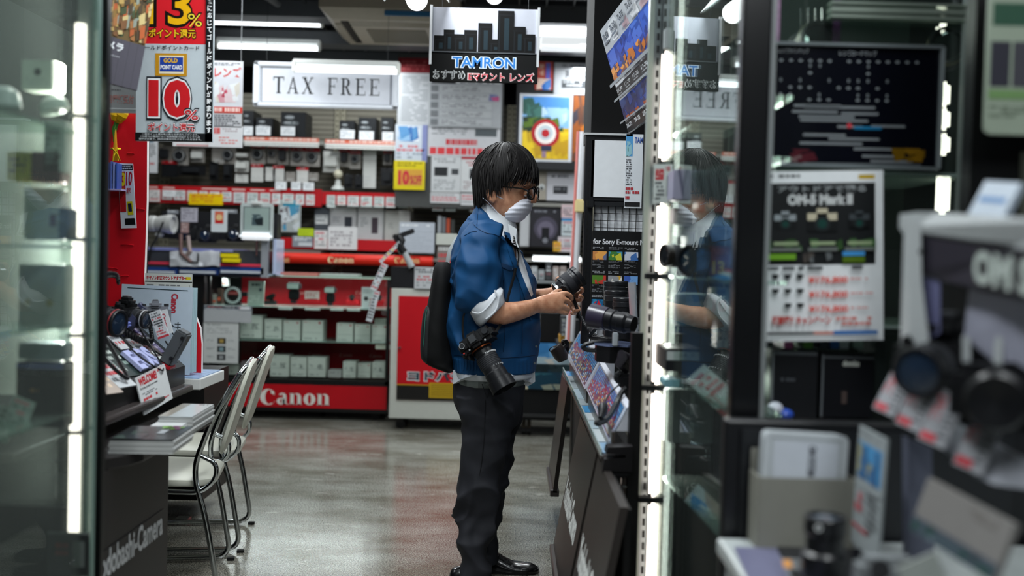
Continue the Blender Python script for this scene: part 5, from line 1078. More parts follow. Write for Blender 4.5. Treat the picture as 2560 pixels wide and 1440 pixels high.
lbox(60, 470, 150, 600, 2.13, .05, '#98a29c', 'grey green box standing on the eye level shelf', lambda k: k.words(.1, .1, .9, .5, 3, '#8c9792', 3))
lbox(120, 520, 168, 598, 2.13, .05, '#2c3a3a', 'dark picture card by the light strip in the left showcase', lambda k: k.r(.1, .2, .45, .6, '#4a3238').words(.5, .2, .9, .8, 4, '#5f6f70', 3))
lbox(46, 660, 160, 822, 2.13, .05, '#a9b3ae', 'large pale box under the eye level shelf', lambda k: k.disc(.2, .6, .08, '#8f8f54').disc(.7, .6, .08, '#8f8f54'))
lbox(40, 905, 160, 1070, 2.13, .05, '#0c0d0f', 'black bag like case low in the left showcase', lambda k: k.r(0, 0, 1, .09, '#33498a').up().words(.3, .4, .5, .5, 1, '#a87a4c', 3))
lbox(45, 858, 160, 900, 2.13, .05, '#8a959a', 'grey blue carton lying above the black case')
for j, (px, py, yw) in enumerate(((10, 1060, 20), (48, 1035, 30))):
    c = P(px, py, 2.05); k = Card(.045, .075, '#8d9690', .003); k.words(.1, .1, .9, .9, 5, ['#b8626a', '#4a5450'], j); o = k.out('price_plate', TR(c, yw, -35, 25)); tag(o, 'tilted price plate low in the left showcase, %s one' % ('left', 'right')[j], 'price tag')
c = P(132, 258, 2.12); t = thing('lamp_shade', 'white cone shaped object on the top shelf of the left showcase', 'accessory', c)
B().lathe([(.01, -.02), (.03, -.018), (.028, 0), (.014, .014), (0, .016)], mat('#c3cdc4', .35), 24, TR(c, roll=-20)).out('cone', t, True)
c = P(12, 245, 2.0); t = thing('white_dome', 'white rounded object cut by the left edge of the photo', 'accessory', c)
B().lathe([(.03, -.02), (.032, -.014), (.026, .012), (.012, .022), (0, .024)], mat('#aeb8b6', .3), 24, TR(c)).out('dome', t, True)
c, w_, h_ = at(118, 1330, 222, 1440, 2.18); k = Card(w_, h_, '#1c1f20', .004, .3); k.r(.0, .0, 1, .04, '#5a615e').up().words(.2, .25, .5, .6, 2, '#6a2a24', 2, .6, 1, .3).r(.62, .2, .9, .8, '#4a504e'); o = k.out('picture_card', TR(c)); tag(o, 'dark framed card at the bottom of the left showcase', 'sign')
B().span((-1.6, 2.215, .0), (-.95, 2.232, .70), mat('#0c0d0d', .5)).out('lower_board', t_case); B().span((-1.6, 2.215, .95), (-.95, 2.232, 1.55), mat('#8c9892', .5)).out('middle_board', t_case)
# ================================================================ RIGHT RACK
XF, XK = .29, .345
PNL = mat('#2c2826', .35, var=.2, vs=6)
t = thing('rack_cabinet', 'dark brown rack of tilted panels with white shop lettering under the lens display', 'counter', (.4, 3.6, 0))
def tilt_panel(y0, y1, name='side_panel', lettering=None, xb=.18, zb=.2):
    q = [V((.27, y1, .70)), V((.27, y0, .70)), V((xb, y0, zb)), V((xb, y1, zb))]
    B().add([*q, *[p + V((.02, 0, 0)) for p in q]], [(0, 1, 2, 3), (7, 6, 5, 4), (0, 4, 5, 1), (1, 5, 6, 2), (2, 6, 7, 3), (3, 7, 4, 0)], PNL).out(name, t)
    B().span((xb - .012, y0, zb - .02), (xb + .03, y1, zb + .012), mat('#3a3533', .3)).out('foot_rail', t, bev=.004)
    if lettering:
        k = Card(abs(lettering[1] - lettering[0]), .10, PNL, .001); k.up().t('Yodobashi-Camera', .0, .0, 1, 1, '#e3e6e3', .04)
        s = .5; c_ = V(((.27 + xb) / 2 - .003 + .004, sum(lettering) / 2, (.70 + zb) / 2 - .02))
        ux = V((0, -1, 0)); uz = (q[0] - q[3]).normalized(); n = uz.cross(ux)
        M = Matrix((ux, n, uz)).transposed().to_4x4(); M.translation = c_ - V((.004, 0, 0)); k.out('shop_lettering', M, t)
tilt_panel(4.62, 5.15, xb=.215); tilt_panel(3.02, 3.74, lettering=(3.92 - .2, 3.12)); tilt_panel(2.35, 2.96, lettering=(2.93, 2.37))
B().span((.284, 2.37, 0), (.300, 2.9, .69), mat('#040404', .9)).out('inner_body', t)
B().span((.32, 2.9, .0), (.40, 5.15, .70), mat('#0a0a0b', .5)).out('inner_body', t)
B().span((.295, 3.78, .02), (.33, 4.58, .70), mat('#0b0b0c', .5)).out('recess_board', t)
# ledge with papers, gutter
LZ = .735
tl = thing('display_ledge', 'narrow glass ledge with pale blue papers along the aisle side of the lens display', 'ledge', (.28, 3.8, .7))
B().span((.262, 2.80, LZ - .014), (.33, 4.93, LZ), mat('#3a3432', .3)).out('ledge_board', tl, bev=.003)
rnd = random.Random(8); y = 2.83
while y < 4.9:
    L = rnd.choice((.16, .22, .3)); B().span((.266, y, LZ), (.305, min(y + L, 4.92), LZ + .003), mat(rnd.choice(('#a9bcc8', '#c3cdd2', '#8fb0cc', '#9aa6ac', '#3f8fc4')), .2)).out('paper_slip', tl); y += L + .015
B().span((.262, 2.80, LZ), (.266, 4.93, LZ + .02), mat('#9fb0b0', .1)).out('glass_lip', tl)
tg = thing('metal_gutter', 'dark metal channel running under the photo light boxes', 'rail', (.3, 3.8, .75))
for a, b_ in ((2.84, 3.70), (3.82, 4.93)): B().span((.296, a, LZ + .003), (.306, b_, .795), mat('#5d5650', .3, .6)).span((.306, a, LZ + .003), (.34, b_, .75), mat('#3a3632', .3, .6)).out('channel', tg)
# light boxes with photo grids
def lightbox(A, Bq, C, D, label, seed):
    """A far-low, B far-high, C near-high, D near-low (aisle side)"""
    t = thing('photo_light_box', label, 'light box', (A + D) / 2, 'photo light boxes on the rack')
    x1 = .40 if seed == 2 else .352; top = [Bq, C, V((x1, C.y, C.z + .01)), V((x1, Bq.y, Bq.z + .01))]; lo = [V((p.x, p.y, .795)) for p in (A, D, V((x1, D.y, 0)), V((x1, A.y, 0)))]
    WH = mat('#cfd2dc', .25)
    b = B(); b.add([A, D, C, Bq], [(0, 1, 2, 3)], WH); b.add(top, [(0, 1, 2, 3)], WH)
    b.add([D, lo[1], lo[2], top[2], C], [(0, 1, 2, 3, 4)], WH); b.add([A, Bq, top[3], lo[3], lo[0]], [(0, 1, 2, 3, 4)], WH); b.add([A, lo[0], lo[1], D], [(0, 1, 2, 3)], WH); b.out('box', t)
    def fn(k):
        rnd = random.Random(seed); k.r(.04, .05, .96, .95, '#3a4f7a').up(); nu, nv = 26, 12
        for i in range(nu):
            for j in range(nv):
                u, v = .045 + .91 * i / nu, .06 + .88 * j / nv; z = (i / nu + j / nv * (1 if seed % 2 else .6) + rnd.random() * .25)
                z = j / nv + rnd.random() * .16 + (.25 * math.sin(i / 5 + seed) if seed % 2 else .1 * i / nu)
                c = rnd.choice(('#3f7fb8', '#5a9ccc', '#4f8fc4')) if z < .42 else rnd.choice(('#a8444c', '#b8606a', '#7a5a94', '#b0907a', '#8fb0d0')) if z < .72 else rnd.choice(('#c8b484', '#4a6a94', '#c8d0d4', '#7a6a60', '#5f9fcc', '#a8585c'))
                k.r(u, v, u + .028, v + .056, c)
    quadcard('photo_sheet', None, None, [Bq, C, D, A], fn, '#b9c4d4', .002, None, t, .2)
A1, B1 = V((.29, 4.96, .815)), V((.345, 4.96, .925)); C1, D1 = V((.335, 3.80, .905)), V((.285, 3.80, .80))
p_ = P(1464, 969, 3.80)
lightbox(P(1420, 881, 4.95), P(1449, 829, 4.95), P(1499, 905, 3.80), P(1464, 969, 3.80), 'far photo light box with blue and red picture grid', 2)
lightbox(P(1466, 972, 3.76), P(1499, 906, 3.76), P(1566, 1020, 2.86), P(1527, 1098, 2.86), 'near photo light box with a bright picture grid', 5)
# end bracket and small parts
q = P(1505, 1110, 2.82)
t = thing('rack_end_bracket', 'black moulded end bracket at the near end of the rack', 'bracket', P(1540, 1150, 2.8))
b = B(); pr = [(P(a, b_, 2.8).x, P(a, b_, 2.8).z) for a, b_ in ((1516, 1112), (1512, 1128), (1560, 1130), (1560, 1138), (1508, 1142), (1505, 1156), (1503, 1170), (1575, 1172), (1578, 1110))]
b.poly([(x, z) for x, z in pr], .06, mat('#141214', .4), Matrix.Translation((0, 2.76, 0))); b.out('bracket_body', t)
B().span((P(1505, 1160, 2.8).x, 2.77, P(1510, 1190, 2.8).z), (P(1575, 1160, 2.8).x, 2.84, P(1510, 1150, 2.8).z), mat('#18161a', .4), bev=.008).out('lower_block', t)
c = P(1538, 1220, 2.8); t = thing('security_hub', 'black rounded plastic part with pale scribbles hanging under the end bracket', 'device', c)
b = B(); b.tube([c + V((0, 0, .05)), c + V((0, 0, .03)), c + V((0, 0, -.02)), c + V((0, 0, -.032)), c + V((0, 0, -.038))], [.021, .021, .020, .014, .005], mat('#0d0d0f', .2), n=24); b.out('hub_body', t, True)
B().lathe([(.004, 0), (.007, 0), (.007, .002), (.004, .002), (.004, 0)], '#c3c6c6', 14, Matrix.Translation(c + V((-.003, -.0215, .015))) @ Matrix.Rotation(R(90), 4, 'X')).out('pale_mark', t)
B().lathe([(.003, 0), (.005, 0), (.005, .002), (.003, .002), (.003, 0)], '#c3c6c6', 14, Matrix.Translation(c + V((.001, -.021, -.012))) @ Matrix.Rotation(R(90), 4, 'X')).out('pale_mark', t)
B().tube([c + V((.011, -.018, .012)), c + V((.013, -.017, .0)), c + V((.009, -.019, -.01)), c + V((.012, -.017, -.02))], .0012, '#b9bcbc', n=5).out('pale_mark', t, True)
B().cyl(c + V((.02, .01, .002)), c + V((.05, .01, .002)), .004, CHR).out('pin', t)
o = B().span((P(1574, 900, 2.84).x, 2.80, 0), (P(1602, 900, 2.84).x, 2.84, P(1585, 830, 2.84).z), mat('#0c0c0d', .4)).out('rack_post'); tag(o, 'black square post at the near end of the rack beside the glass showcase', 'post')
# tall black frame with white screen and lens header
YK = 4.45
t = thing('rack_upright', 'tall black slotted upright frame holding a blank white screen', 'frame', P(1480, 700, YK))
a, b_ = P(1462, 330, YK), P(1476, 860, YK)
b = B().span((P(1462, 600, YK).x - .005, YK, b_.z), (P(1480, 600, YK).x, YK + .04, P(1470, 335, YK).z), mat('#131417', .35)); b.out('upright', t)
b = B()
for i in range(26): z = b_.z + .05 + i * .03; b.span((P(1465, 600, YK).x, YK - .002, z), (P(1468, 600, YK).x, YK + .002, z + .018), '#030303')
b.out('slot_row', t)
B().span((P(1462, 420, YK).x, YK + .005, P(1500, 503, YK).z), (P(1640, 420, YK).x, YK + .045, P(1500, 336, YK).z), mat('#17181b', .4)).out('screen_frame', t, bev=.004)
k_c, k_w, k_h = at(1479, 352, 1600, 493, YK); Card(k_w, k_h, '#dde1e5', .004, .25).out('white_screen', TR(k_c), t)
B().span((P(1482, 200, YK).x, YK + .02, P(1500, 334, YK).z), (P(1640, 200, YK).x, YK + .5, 2.62), mat('#040405', .9)).out('header_box', t)
B().span((P(1461, 330, YK).x, YK - .01, P(1500, 338, YK).z), (P(1575, 330, YK).x, YK + .03, P(1500, 333, YK).z), mat('#b9bcbe', .3)).out('pale_edge', t)
t = thing('grid_panel', 'black wire grid over a white board', 'grid panel', P(1530, 660, YK)); x0g, x1g = P(1482, 660, YK).x, P(1640, 660, YK).x; z0g, z1g = P(1500, 860, YK).z, P(1500, 502, YK).z
B().span((x0g, YK + .03, z0g), (x1g, YK + .04, z1g), mat('#dde1e6', .5)).out('white_board', t)
b = B(); x = x0g
while x < x1g: b.span((x - .0016, YK + .012, z0g), (x + .0016, YK + .016, z1g), '#0c0c0e'); x += .0315
z = z0g
while z < z1g: b.span((x0g, YK + .010, z - .0016), (x1g, YK + .013, z + .0016), '#0c0c0e'); z += .0325
b.out('wire_grid', t); B().span((x0g, YK - .005, P(1500, 515, YK).z), (x1g, YK + .03, P(1500, 504, YK).z), mat('#1a1c1f', .4)).out('top_bar', t)
B().box(P(1476, 510, YK - .03), (.03, .03, .035), mat('#101114', .3), bev=.004).out('clamp', t)
def epost(k):
    k.t('for Sony E-mount Mirrorless', .02, .085, 1.75, .17, '#dfe1e6', .02) if False else k.t('for Sony E-mount M', .02, .095, .99, .175, '#dfe1e6', .02)
    rows = [((.0, .24), [('#c4824a', '#5f6a8c', '#e0a050'), ('#3f8fae', '#c9c43a', '#3f7a3a'), ('#3f6aa8', '#c4c8d4', '#2a3f5c')]), ((.0, .52), [('#4f7a2a', '#b83a30', '#2f4a1c'), ('#8f9296', '#e0dcd0', '#c9a03a'), ('#6fa0d8', '#c05a8c', '#3f5fae')]), ((.0, .80), [('#1c5c8c', '#c41828', '#2f86b0'), ('#6a7a8c', '#30343a', '#8f9aa6'), ('#303840', '#5c6a78', '#1c2024')])]
    for i, ((_, v), cs) in enumerate(rows):
        for j, c3 in enumerate(cs):
            u = .02 + j * .30; k.words(u, v - .05, u + .26, v - .015, 2, '#8f9296', i * 3 + j, .5); k.r(u, v, u + .26, v + .10, c3[0]).up().spots(u, v, u + .26, v + .1, 7, c3, i + j * 3, .06).up()
            if i == 2 and j == 0: k.pg([(u + .08, v + .095), (u + .13, v + .01), (u + .2, v + .095)], '#d01c2c').up()
            k.words(u, v + .11, u + .26, v + .135, 2, '#6c6f74', j, .5).words(u, v + .15, u + .22, v + .2, 5, '#8a8d92', i + j, .4, .6, .3)
sheet('lens_poster', 'black poster with a white heading and rows of small sample photos', 'poster', 1478, 578, 1610, 792, YK - .03, '#0c0d0f', epost)
# lens prints header (slanted, faces the aisle)
def header(k):
    k.r(0, 0, 1, .23, '#a9adb2').up().spots(0, .02, 1, .2, 16, ['#c3c6ca', '#8f9398', '#d8dadd', '#b49aa0'], 3, .06)
    for j in range(6):
        u = j / 6; k.up().r(u + .008, .23, u + .16, .52, '#1c3f96').spots(u + .01, .24, u + .158, .42, 6, ['#2a50b4', '#16307c', '#3f66c4'], j, .06).up().spots(u + .01, .38, u + .158, .52, 9, ['#b86a20', '#7a4a3a', '#d89040', '#3a3050'], j + 9, .04)
        k.t('70-300', u + .03, .06, u + .13, .12, '#3a3d44', .03).r(u + .03, .14, u + .12, .16, '#6a6e75')
        k.up().r(u + .008, .56, u + .16, .66, '#202226').up().t('17-70', u + .02, .585, u + .12, .62, '#d3d6da', .03).r(u + .02, .63, u + .1, .64, '#8f9296')
        k.r(u + .008, .69, u + .16, .88, '#14286a').spots(u + .01, .69, u + .158, .88, 9, ['#1c3a8c', '#0f1f58', '#2a2c5c', '#28407c'], j + 20, .06).up().spots(u + .01, .85, u + .158, .885, 4, ['#a04a24'], j, .03)
        k.r(u + .008, .90, u + .16, 1, '#17181a').up().t('28-75', u + .02, .92, u + .12, .96, '#d3d6da', .03)
    k.r(0, .52, 1, .55, '#8f969c').r(0, .67, 1, .69, '#8f969c').r(0, .885, 1, .9, '#8f969c')
hq = [P(1500, 78, 4.15), P(1640, -110, 3.2), P(1640, 262, 3.2), P(1572, 332, 4.15)]
quadcard('header_poster', 'slanted header of repeated blue night photo prints above the rack', 'poster', hq, header, '#c9ccd0', .015, rough=.25)
sheet('hanging_strip', 'strip of small printed cards hanging under the blue night header', 'sign', 1563, 336, 1606, 520, 3.95, '#cdd2d8', lambda k: k.r(0, 0, .4, .3, '#4f94c8').r(.02, .0, .38, .03, '#d8dade').up().spots(.0, .1, .4, .3, 6, ['#6fb0d0', '#3f6a5a', '#8ab8c4'], 3, .1).t('TAM', .5, .04, .98, .12, '#2f4f9a', .03).words(.05, .34, .4, .7, 12, '#4a4d52', 4).words(.05, .72, .9, .82, 2, '#a8343c', 5, .7).words(.05, .84, .5, .9, 1, '#a8343c', 5, .7).r(.02, .92, .9, .98, '#1a1b1d'))
# big lenses on the rack
def stand_lens(name, label, px0, py0, px1, py1, Y, group='large black lenses standing on the rack', cap=True):
    c, w_, h_ = at(px0, py0, px1, py1, Y); t = thing(name, label, 'lens', (c.x, c.y, c.z - h_ / 2), group); M = Matrix.Translation((c.x, c.y + w_ / 2, c.z - h_ / 2)); r = w_ / 2; L = h_
    LM = mat('#15161a', .35)
    B().lathe([(0, 0), (r * .8, 0), (r * .82, L * .1), (r * .95, L * .14), (r * .95, L * .5), (r * .9, L * .52), (r * .9, L * .6), (r * .97, L * .62), (r * .97, L * .80)], LM, 32, M).out('barrel', t, True)
    B().lathe([(r * .97, L * .80), (r * 1.02, L * .81), (r * 1.02, L * .9), (r * .99, L * .905), (r * .99, L * .93), (r * 1.02, L * .935), (r * 1.02, L * .985), (r * .98, L), (0, L)], mat('#1d1f23', .3), 32, M).out('cap', t, True)
stand_lens('standing_lens', 'tallest black lens standing behind on the rack, nearest the black poster', 1509, 703, 1572, 860, 4.2)
stand_lens('standing_lens', 'middle black lens with a ribbed ring on the rack', 1512, 727, 1570, 862, 4.05)
stand_lens('standing_lens', 'front black lens with a flat cap on the rack', 1534, 745, 1596, 865, 3.75)
t = thing('clear_holder', 'upright clear leaflet holder at the right of the standing lenses', 'holder', P(1578, 780, 3.6)); B().plate([P(1570, 706, 3.6), P(1586, 706, 3.5), P(1592, 860, 3.5), P(1578, 860, 3.6)], .006, mat('#8f969c', .15)).out('clear_leaf', t)
B().span((P(1575, 862, 3.6).x, 3.5, P(1575, 868, 3.6).z), (P(1595, 862, 3.6).x, 3.64, P(1575, 862, 3.6).z), mat('#8f969c', .15)).out('foot', t)
# lying lens with violet hood
c = P(1512, 795, 3.5); t = thing('lens_with_hood', 'black lens lying on its side with a violet grey hood facing the aisle', 'lens', c)
M = aim(P(1585, 812, 3.35), (-.62, .4, .10)); PU = mat('#2b2738', .3)
B().lathe([(0, 0), (.028, 0), (.03, .02), (.036, .03), (.036, .05), (.033, .052), (.033, .07), (.037, .075), (.037, .1)], mat('#141519', .35), 30, M).out('barrel', t, True)
B().lathe([(.037, .1), (.04, .102), (.043, .165), (.040, .165), (.036, .11), (0, .11)], PU, 30, M).out('lens_hood', t, True)
t = thing('camera_mount_stand', 'octagonal black stand with clear plastic edge holding the lying lens', 'stand', P(1535, 870, 3.4)); cc = P(1540, 862, 3.4)
slab(B(), [(cc.x + .075 * math.cos(R(22.5 + 45 * i)), cc.y + .09 * math.sin(R(22.5 + 45 * i))) for i in range(8)], P(1540, 903, 3.4).z, cc.z, mat('#0b0b0e', .3)).out('stand_block', t)
slab(B(), [(cc.x + .082 * math.cos(R(22.5 + 45 * i)), cc.y +   .10 * math.sin(R(22.5 + 45 * i))) for i in range(8)], cc.z, cc.z + .006, mat('#5f6a88', .1)).out('clear_top', t)
B().box(P(1538, 848, 3.3), (.018, .03, .045), mat('#a9b0b6', .15), bev=.003).out('clear_clip', t)
c = P(1560, 905, 3.1); t = thing('jointed_mount', 'black jointed security arm beside the near light box', 'device', c)
B().tube([P(1572, 900, 3.1), P(1556, 892, 3.08), P(1552, 908, 3.08), P(1566, 925, 3.1)], [.018, .022, .02, .012], mat('#1c1a20', .3), n=12).out('joint', t, True); B().box(c + V((.01, 0, -.06)), (.05, .06, .05), mat('#121215', .4), bev=.01).out('base', t)
def cab(pts, label, r=.006, amp=0, turns=0): coil('security_cable', label, pts, r, amp, turns or 12, '#1b1c1f')
cab([P(1432, 742, 4.0), P(1440, 765, 4.0), P(1456, 800, 3.98), P(1480, 832, 3.9), P(1503, 848, 3.8)], 'ribbed black cable running from the held lens down to the rack', .007, .0015, 40)
cab([P(1508, 800, 3.7), P(1490, 822, 3.75), P(1474, 842, 3.8), P(1500, 846, 3.75), P(1520, 850, 3.7)], 'black cable bent under the lying lens', .007)
cab([P(1535, 853, 3.4), P(1500, 854, 3.4), P(1468, 860, 3.4), P(1458, 868, 3.4), P(1468, 874, 3.4), P(1490, 876, 3.4)], 'thick black cable looping over the far light box', .008)
cab([P(1566, 928, 3.1), P(1545, 936, 3.1), P(1542, 948, 3.1), P(1556, 956, 3.1), P(1570, 955, 3.1)], 'ribbed cable loop beside the security arm', .009, .002, 12)
cab([P(1567, 970, 3.0), P(1555, 980, 3.0), P(1540, 1010, 2.98), P(1520, 1045, 2.92), P(1495, 1058, 2.88), P(1492, 1054, 2.88)], 'thick black cable sweeping over the near light box', .009)
cab([P(1550, 960, 3.02), P(1528, 980, 3.0), P(1512, 1005, 2.95), P(1508, 1020, 2.92)], 'thin cable to the small black plug', .0025)
B0 = thing('cable_plug', 'small black plug lying on the near light box', 'plug', P(1505, 1020, 2.92)); B().tube([P(1508, 1012, 2.92), P(1508, 1020, 2.91), P(1506, 1032, 2.9), P(1501, 1045, 2.88)], [.012, .016, .014, .007], mat('#18191d', .4), n=10).out('plug_body', B0, True)
c = P(1398, 882, 4.5); t = thing('cable_reel', 'brownish black security reel hanging at the far corner of the ledge', 'device', c)
B().tube([P(1388, 868, 4.5), P(1396, 878, 4.5), P(1404, 892, 4.5), P(1408, 902, 4.5)], [.03, .034, .032, .022], mat('#2c2624', .4), n=16).out('reel_body', t, True); B().box(P(1412, 868, 4.55), (.035, .05, .07), mat('#101012', .4), bev=.006).out('clip', t)
coil('security_cable', 'thin wire curling left of the cable reel', [P(1400, 862, 4.5), P(1380, 868, 4.5), P(1374, 876, 4.5), P(1384, 884, 4.5)], .0025, 0)
coil('security_cable', 'short black cable drooping at the foot of the cable reel', [P(1412, 850, 4.5), P(1416, 862, 4.5), P(1405, 872, 4.5)], .008, 0)
# ================================================================ RIGHT GLASS SHOWCASE
def gx(y): return .582 - .06 * y
GP = glass('#dde8e4', 0, 1.52, .012); GM = glass('#e4eae8', 0, 2.8, .01)
ya, yb = 2.04, 2.86
t = thing('glass_showcase', 'tall glass showcase right of the rack, its side pane mirroring the signs', 'display case', (.75, 2.4, 0))
q = [V((gx(ya), ya, 0)), V((gx(yb), yb, 0)), V((gx(yb), yb, 2.7)), V((gx(ya), ya, 2.7))]
B().add([*q, *[p + V((.006, 0, 0)) for p in q]], [(0, 1, 2, 3), (7, 6, 5, 4), (0, 4, 5, 1), (1, 5, 6, 2), (2, 6, 7, 3), (3, 7, 4, 0)], GM).out('side_glass', t)
B().span((gx(yb), yb - .004, 0), (.585, yb + .002, 2.7), mat('#0d1012', .4)).out('back_panel', t)
xp = P(1622, 700, 2.88).x
B().span((P(1602, 700, 2.9).x, 2.87, 0), (P(1614, 700, 2.9).x, 2.9, 2.7), mat('#7c8680', .25)).out('corner_edge', t)
B().span((P(1614, 700, 2.9).x, 2.872, 0), (P(1640, 700, 2.9).x, 2.9, 2.7), mat('#6f7678', .3, .7)).out('slotted_upright', t)
b = B()
for i in range(70): z = .1 + i * .035; b.span((P(1621, 700, 2.9).x, 2.869, z), (P(1627, 700, 2.9).x, 2.873, z + .02), '#16181a')
b.out('slot_row', t)
YL2 = 2.8; xl2 = P(1650, 720, YL2).x
t4 = thing('light_strip', 'vertical strip of white lights inside the right glass showcase', 'light', (xl2, YL2, 1.2))
area('showcase_lamp', (xl2 + .02, YL2 - .03, 1.2), .03, 1.7, 8, (R(90), 0, R(-130)), (1, .95, .9))
for a, b_ in ((128, 402), (508, 686), (697, 962), (977, 1242), (1256, 1560)): B().box((xl2, YL2, (P(1650, a, YL2).z + P(1650, b_, YL2).z) / 2), (.029, .02, abs(P(1650, a, YL2).z - P(1650, b_, YL2).z)), LEDM, bev=.009).out('light_tube', t4, True)
B().box((xl2, YL2, P(1650, 98, YL2).z), (.02, .03, .06), mat('#8f9496', .3), bev=.004).out('end_socket', t4)
for py in (691, 970, 1249): B().box((xl2 - .012, YL2 + .004, P(1650, py, YL2).z), (.062, .03, .014), mat('#121316', .4)).out('bracket', t4)
for py in (300, 430, 691, 970, 1249):
    z = P(1700, py, 2.5).z; n = .02
    vs = [(gx(2.1) + n, 2.1, z), (.58, 2.1, z), (.58, 2.8, z), (gx(2.8) + n, 2.8, z)]
    B().add(vs + [(x, y, z_ - .008) for x, y, z_ in vs], [(0, 1, 2, 3), (7, 6, 5, 4), (0, 4, 5, 1), (1, 5, 6, 2), (2, 6, 7, 3), (3, 7, 4, 0)], glass('#d9e6e1', 0, 1.5, .04)).out('shelf', t)
sheet('welcome_card', 'small white card with red print stuck on the showcase glass over the light strip', 'sign', 1633, 411, 1680, 508, 2.66, '#b6beba', lambda k: k.r(.1, .12, .55, .4, '#a83a40').up().words(.12, .14, .53, .38, 3, '#c9b0ac', 3, .4, .5).words(.1, .45, .6, .95, 5, ['#4a4d50', '#a8464c'], 4).words(.65, .05, .95, .2, 1, '#a84a50', 4, .8).r(.72, .3, .88, .82, '#6f7573'), yaw=-20)
# things inside / hung behind the pane
lb = lambda px0, py0, px1, py1, Y, dep, col, label, fn=None, rough=.4: box_thing(px0, py0, px1, py1, Y, dep, col, label, fn, 'goods inside the right glass showcase', rough=rough)
c = P(1742, 652, 2.5)
t = thing('camera_lens', 'large black lens on a shelf of the right showcase', 'lens', c); lens_parts(t, aim(c + V((.05, .05, 0)), (-.6, -.8, 0)), .042, .12, '#16181c', '#1c2834')
t = thing('camera_lens', 'small black cap topped lens beside the light strip', 'lens', P(1690, 640, 2.6)); lens_parts(t, aim(P(1702, 640, 2.6), (-.9, -.3, 0)), .03, .05, '#1a1614', '#15181c')
lb(1776, 615, 1826, 690, 2.45, .08, '#6a1420', 'dark red price card box in the right showcase', lambda k: k.t('13', .1, .5, .7, .95, '#c4a818', .03).words(.1, .1, .9, .3, 2, '#a85a60', 2))
lb(1776, 720, 1822, 800, 2.4, .04, '#9aa3a3', 'grey price card with a red number in the right showcase', lambda k: k.r(.3, .0, .8, .2, '#1c3a5c').up().t('10', .1, .35, .9, .75, '#a8202c', .03))
lb(1665, 872, 1756, 930, 2.6, .2, '#17181b', 'black box with a white label strip in the right showcase', lambda k: k.r(0, .1, .92, .5, '#a9b0b0').up().words(.3, .2, .8, .4, 1, '#7f8686', 3))
lb(1662, 950, 1696, 968, 2.6, .1, '#6f9aa4', 'pale blue flat box under the black box in the right showcase')
lb(1700, 560, 1770, 590, 2.6, .1, '#7f8a90', 'grey carton behind the black lens in the right showcase', lambda k: k.words(.1, .2, .9, .8, 2, '#3f5f8a', 3))
for j, (pts, fn, bg, l) in enumerate((([(1712, 952), (1758, 912), (1812, 985), (1812, 1042)], lambda k: k.words(.05, .1, .95, .9, 6, ['#b8464c', '#8f9496', '#d8dadc'], 4, .6).r(0, .8, .8, 1, '#b02a30'), '#c3c9cc', 'tilted white and red leaflet in the right showcase'),
                                    ([(1714, 1248), (1748, 1206), (1796, 1290), (1794, 1348)], lambda k: k.pg([(0, .2), (.5, 0), (.6, .4), (.2, .7)], '#2f8fd0').pg([(.6, .4), (1, .2), (1, .7), (.4, 1)], '#a89a90').t('W', .3, .3, .5, .6, '#e6eaee', .03), '#c9d3da', 'tilted blue and white leaflet low in the right showcase'),
                                    ([(1768, 690), (1805, 668), (1822, 690), (1816, 704)], lambda k: k.r(0, 0, .4, 1, '#2a86c8').r(.7, 0, 1, 1, '#b85a60'), '#c3cfd6', 'small tilted blue leaflet by the red price card'))):
    quadcard('leaflet', l, 'leaflet', [P(*pts[0], 2.5), P(*pts[1], 2.5), P(*pts[2], 2.3), P(*pts[3], 2.3)], fn, bg, .003)
for a in ((1684, 425, 1826, 500, 2.55, .1, '#8d8ca0', 'grey violet striped box high in the right showcase', lambda k: [k.pg([(u, 0), (u + .06, 0), (u + .16, 1), (u + .1, 1)], '#5c5c70') for u in (.05, .22, .4, .56, .74)]), (1745, 505, 1824, 530, 2.5, .08, '#b8343e', 'red strip box with a pale middle in the right showcase', lambda k: k.r(.2, 0, .5, 1, '#b9b3b3')),
          (1745, 533, 1824, 562, 2.52, .08, '#98a0a4', 'ribbed pale grey box under the red strip box', lambda k: [k.r(u, 0, u + .02, 1, '#7a8286') for u in (.1, .3, .5, .7, .9)]), (1716, 562, 1742, 622, 2.6, .08, '#c3ccd6', 'white and blue narrow box in the right showcase', lambda k: k.r(.2, .3, .8, .9, '#2f56a8')),
          (1746, 566, 1772, 624, 2.58, .08, '#2a5878', 'teal blue narrow box behind the black lens', lambda k: k.r(.4, 0, .5, 1, '#b3c6d0')), (1690, 735, 1770, 815, 2.6, .1, '#c3ccd8', 'crumpled pale carton in the middle of the right showcase', lambda k: k.spots(0, 0, 1, 1, 10, ['#a9b8c8', '#e0e6ec', '#6f9cc8', '#8f9aa8'], 3, .2)),
          (1664, 975, 1784, 1110, 2.72, .05, '#8c9093', 'pale grey panel low in the right showcase', lambda k: k.r(.5, .05, .6, .45, '#c9cccc').r(.5, .6, .6, .9, '#c9cccc')), (1792, 800, 1824, 872, 2.45, .06, '#8f96b0', 'pale violet wrapped pack beside the pillar', lambda k: k.spots(0, 0, 1, 1, 8, ['#5c6480', '#b3b9cc'], 3, .2)),
          (1684, 520, 1716, 560, 2.62, .06, '#b0aaa8', 'beige small carton beside the light strip', None)): lb(*a)
